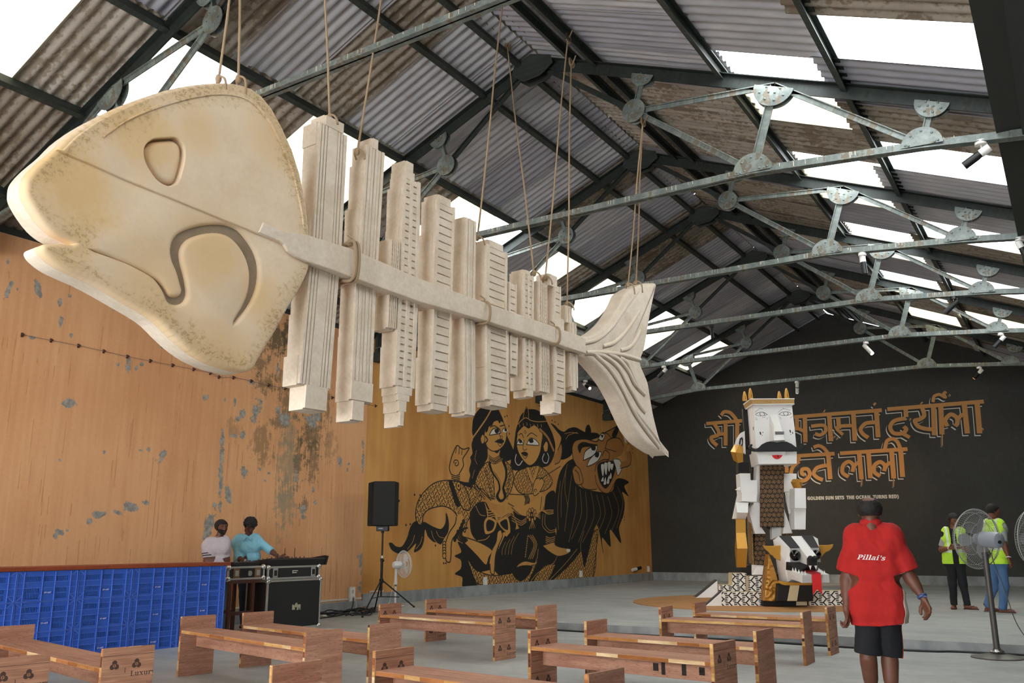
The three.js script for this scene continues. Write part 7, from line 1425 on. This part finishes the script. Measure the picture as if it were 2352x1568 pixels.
// wall fittings
const white = std(0xd9d7d0, 0.5);
function socket(label, z, y, w = 0.13, h = 0.19) { const t = thing('wall_socket', label, 'socket', [XL, y, z], 0, 'white wall sockets'); obj('back_box', rbox(0.05, h, w, 0.025, 0, 0, 0.006), white, t); obj('face_plate', rbox(0.01, h * 0.8, w * 0.8, 0.054, 0, 0, 0.004), std(0xe9e7e2, 0.4), t); obj('switch', rbox(0.008, h * 0.25, w * 0.3, 0.06, h * 0.2, 0.0, 0.002), std(0xc4c2bd, 0.4), t); return t; }
{ const t = socket('large white socket with plugged cables on the peach wall by the tripod', -13.62, 0.36, 0.17, 0.3); obj('plug', rbox(0.05, 0.05, 0.06, 0.08, -0.06, -0.02, 0.01), white, t); }
socket('white socket under the fish tailed figure of the mural', -18.4, 0.45); socket('white socket below the black beard of the mural', -23.4, 0.47); socket('white socket at the corner with the black wall', -28.25, 0.49);
{ const t = thing('floor_lamp_head', 'small white and black spot lamp fixed low on the mural wall near the corner', 'lamp', [XL, 0.5, -27.0]); obj('bracket', rbox(0.05, 0.08, 0.08, 0.025, 0, 0, 0.01), lampWhite, t); obj('can', rod([0.07, -0.01, 0.12], [0.1, 0.02, -0.12], 0.05, 0.05, 18), lampWhite, t); obj('snoot', rod([0.1, 0.02, -0.12], [0.13, 0.05, -0.38], 0.055, 0.055, 18), lampBlack, t); }
{ const t = thing('cable_conduit', 'thin white cable conduit running along the peach wall above the skirting', 'conduit', [XL, 0, -13]); obj('run', [span([0, 0.262, -1.16], [0.018, 0.29, 3.2]), span([0, 0.262, -1.19], [0.018, 0.4, -1.16]), span([0, 0.38, -1.6], [0.018, 0.405, -1.16])], white, t); }
{ const t = thing('wall_wire', 'thin wire strung between rusty bolts across the peach wall', 'wire', [XL, 0, 0]); const b = [[-6.51,4.32],[-6.94,4.32],[-7.37,4.32],[-7.79,4.31],[-8.2,4.3],[-8.62,4.3],[-9.05,4.3],[-9.47,4.3],[-9.82,4.29],[-10.01,4.25],[-10.33,4.29],[-10.74,4.29],[-11.16,4.28],[-11.57,4.27],[-12.85,4.27],[-14.18,4.27]]; obj('wire', tube(b.map((q) => [0.02, q[1], q[0]]), 0.0045, 120, 5), std(0xa08578, 0.7), t); const rust = std(0x4e2c22, 0.85); for (const [z, y] of b) obj('bolt', [cyl(0.014, 0.014, 0.06, 8).rotateZ(Math.PI / 2).translate(0.025, y, z), rbox(0.012, 0.062, 0.036, 0.008, y, z, 0.003)], rust, t); }
// cables on the floor
const rubber = std(0x17181a, 0.6);
tag(obj('floor_cable', tube([[-9.3, 0.012, -12.56], [-7.6, 0.012, -12.5], [-6.2, 0.012, -12.44], [-4.6, 0.012, -12.46], [-3.4, 0.012, -12.36], [-2.4, 0.012, -12.3], [-1.7, 0.012, -12.38], [-1.32, 0.012, -12.5], [0.6, 0.012, -12.5]], 0.013, 160, 6), rubber), 'black cable lying along the foot of the floor step', 'cable');
{ const t = thing('cable_bundle', 'tangle of black cables on the floor between flight case and tripod', 'cables', [-12.1, 0, -13.2]); seed = 31;
  for (let k = 0; k < 9; k++) { const p = []; const cx = rr(-0.25, 0.25), cz = rr(-0.7, 0.7), r = rr(0.14, 0.34); for (let i = 0; i <= 10; i++) { const a = (i / 10) * Math.PI * rr(1.9, 2.1) + k; p.push([cx + Math.cos(a) * r * 0.8, 0.012 + rnd() * 0.05 + k * 0.008, cz + Math.sin(a) * r * 1.4]); } obj('coil', tube(p, 0.011, 60, 5), rubber, t); }
  obj('feed_cable', tube([[-0.38, 0.3, -0.42], [-0.3, 0.12, -0.3], [-0.2, 0.02, 0.0], [0.0, 0.012, 0.9], [0.3, 0.012, 1.9]], 0.01, 60, 5), rubber, t); obj('white_cable', tube([[-0.4, 0.27, -0.5], [-0.3, 0.1, -0.4], [-0.26, 0.02, -0.1], [-0.1, 0.01, -0.05]], 0.006, 30, 5), white, t); obj('plug_block', rbox(0.1, 0.06, 0.14, -0.1, 0.03, 0.7, 0.02), white, t);
}
{ // dark doorway in the black wall, right of the caption
  const t = struct('door_1'); const s = new THREE.Shape(); s.moveTo(-1.08, P); s.lineTo(-1.08, 3.55); s.quadraticCurveTo(-1.08, 3.68, -0.95, 3.68); s.lineTo(0.7, 3.68); s.lineTo(0.7, P); s.closePath();
  obj('door_leaf', new THREE.ExtrudeGeometry(s, { depth: 0.03, bevelEnabled: true, bevelThickness: 0.012, bevelSize: 0.012, bevelSegments: 2 }).translate(0, 0, ZB + 0.012), std(0x161614, 0.6), t);
}

renderer.render(scene, camera);
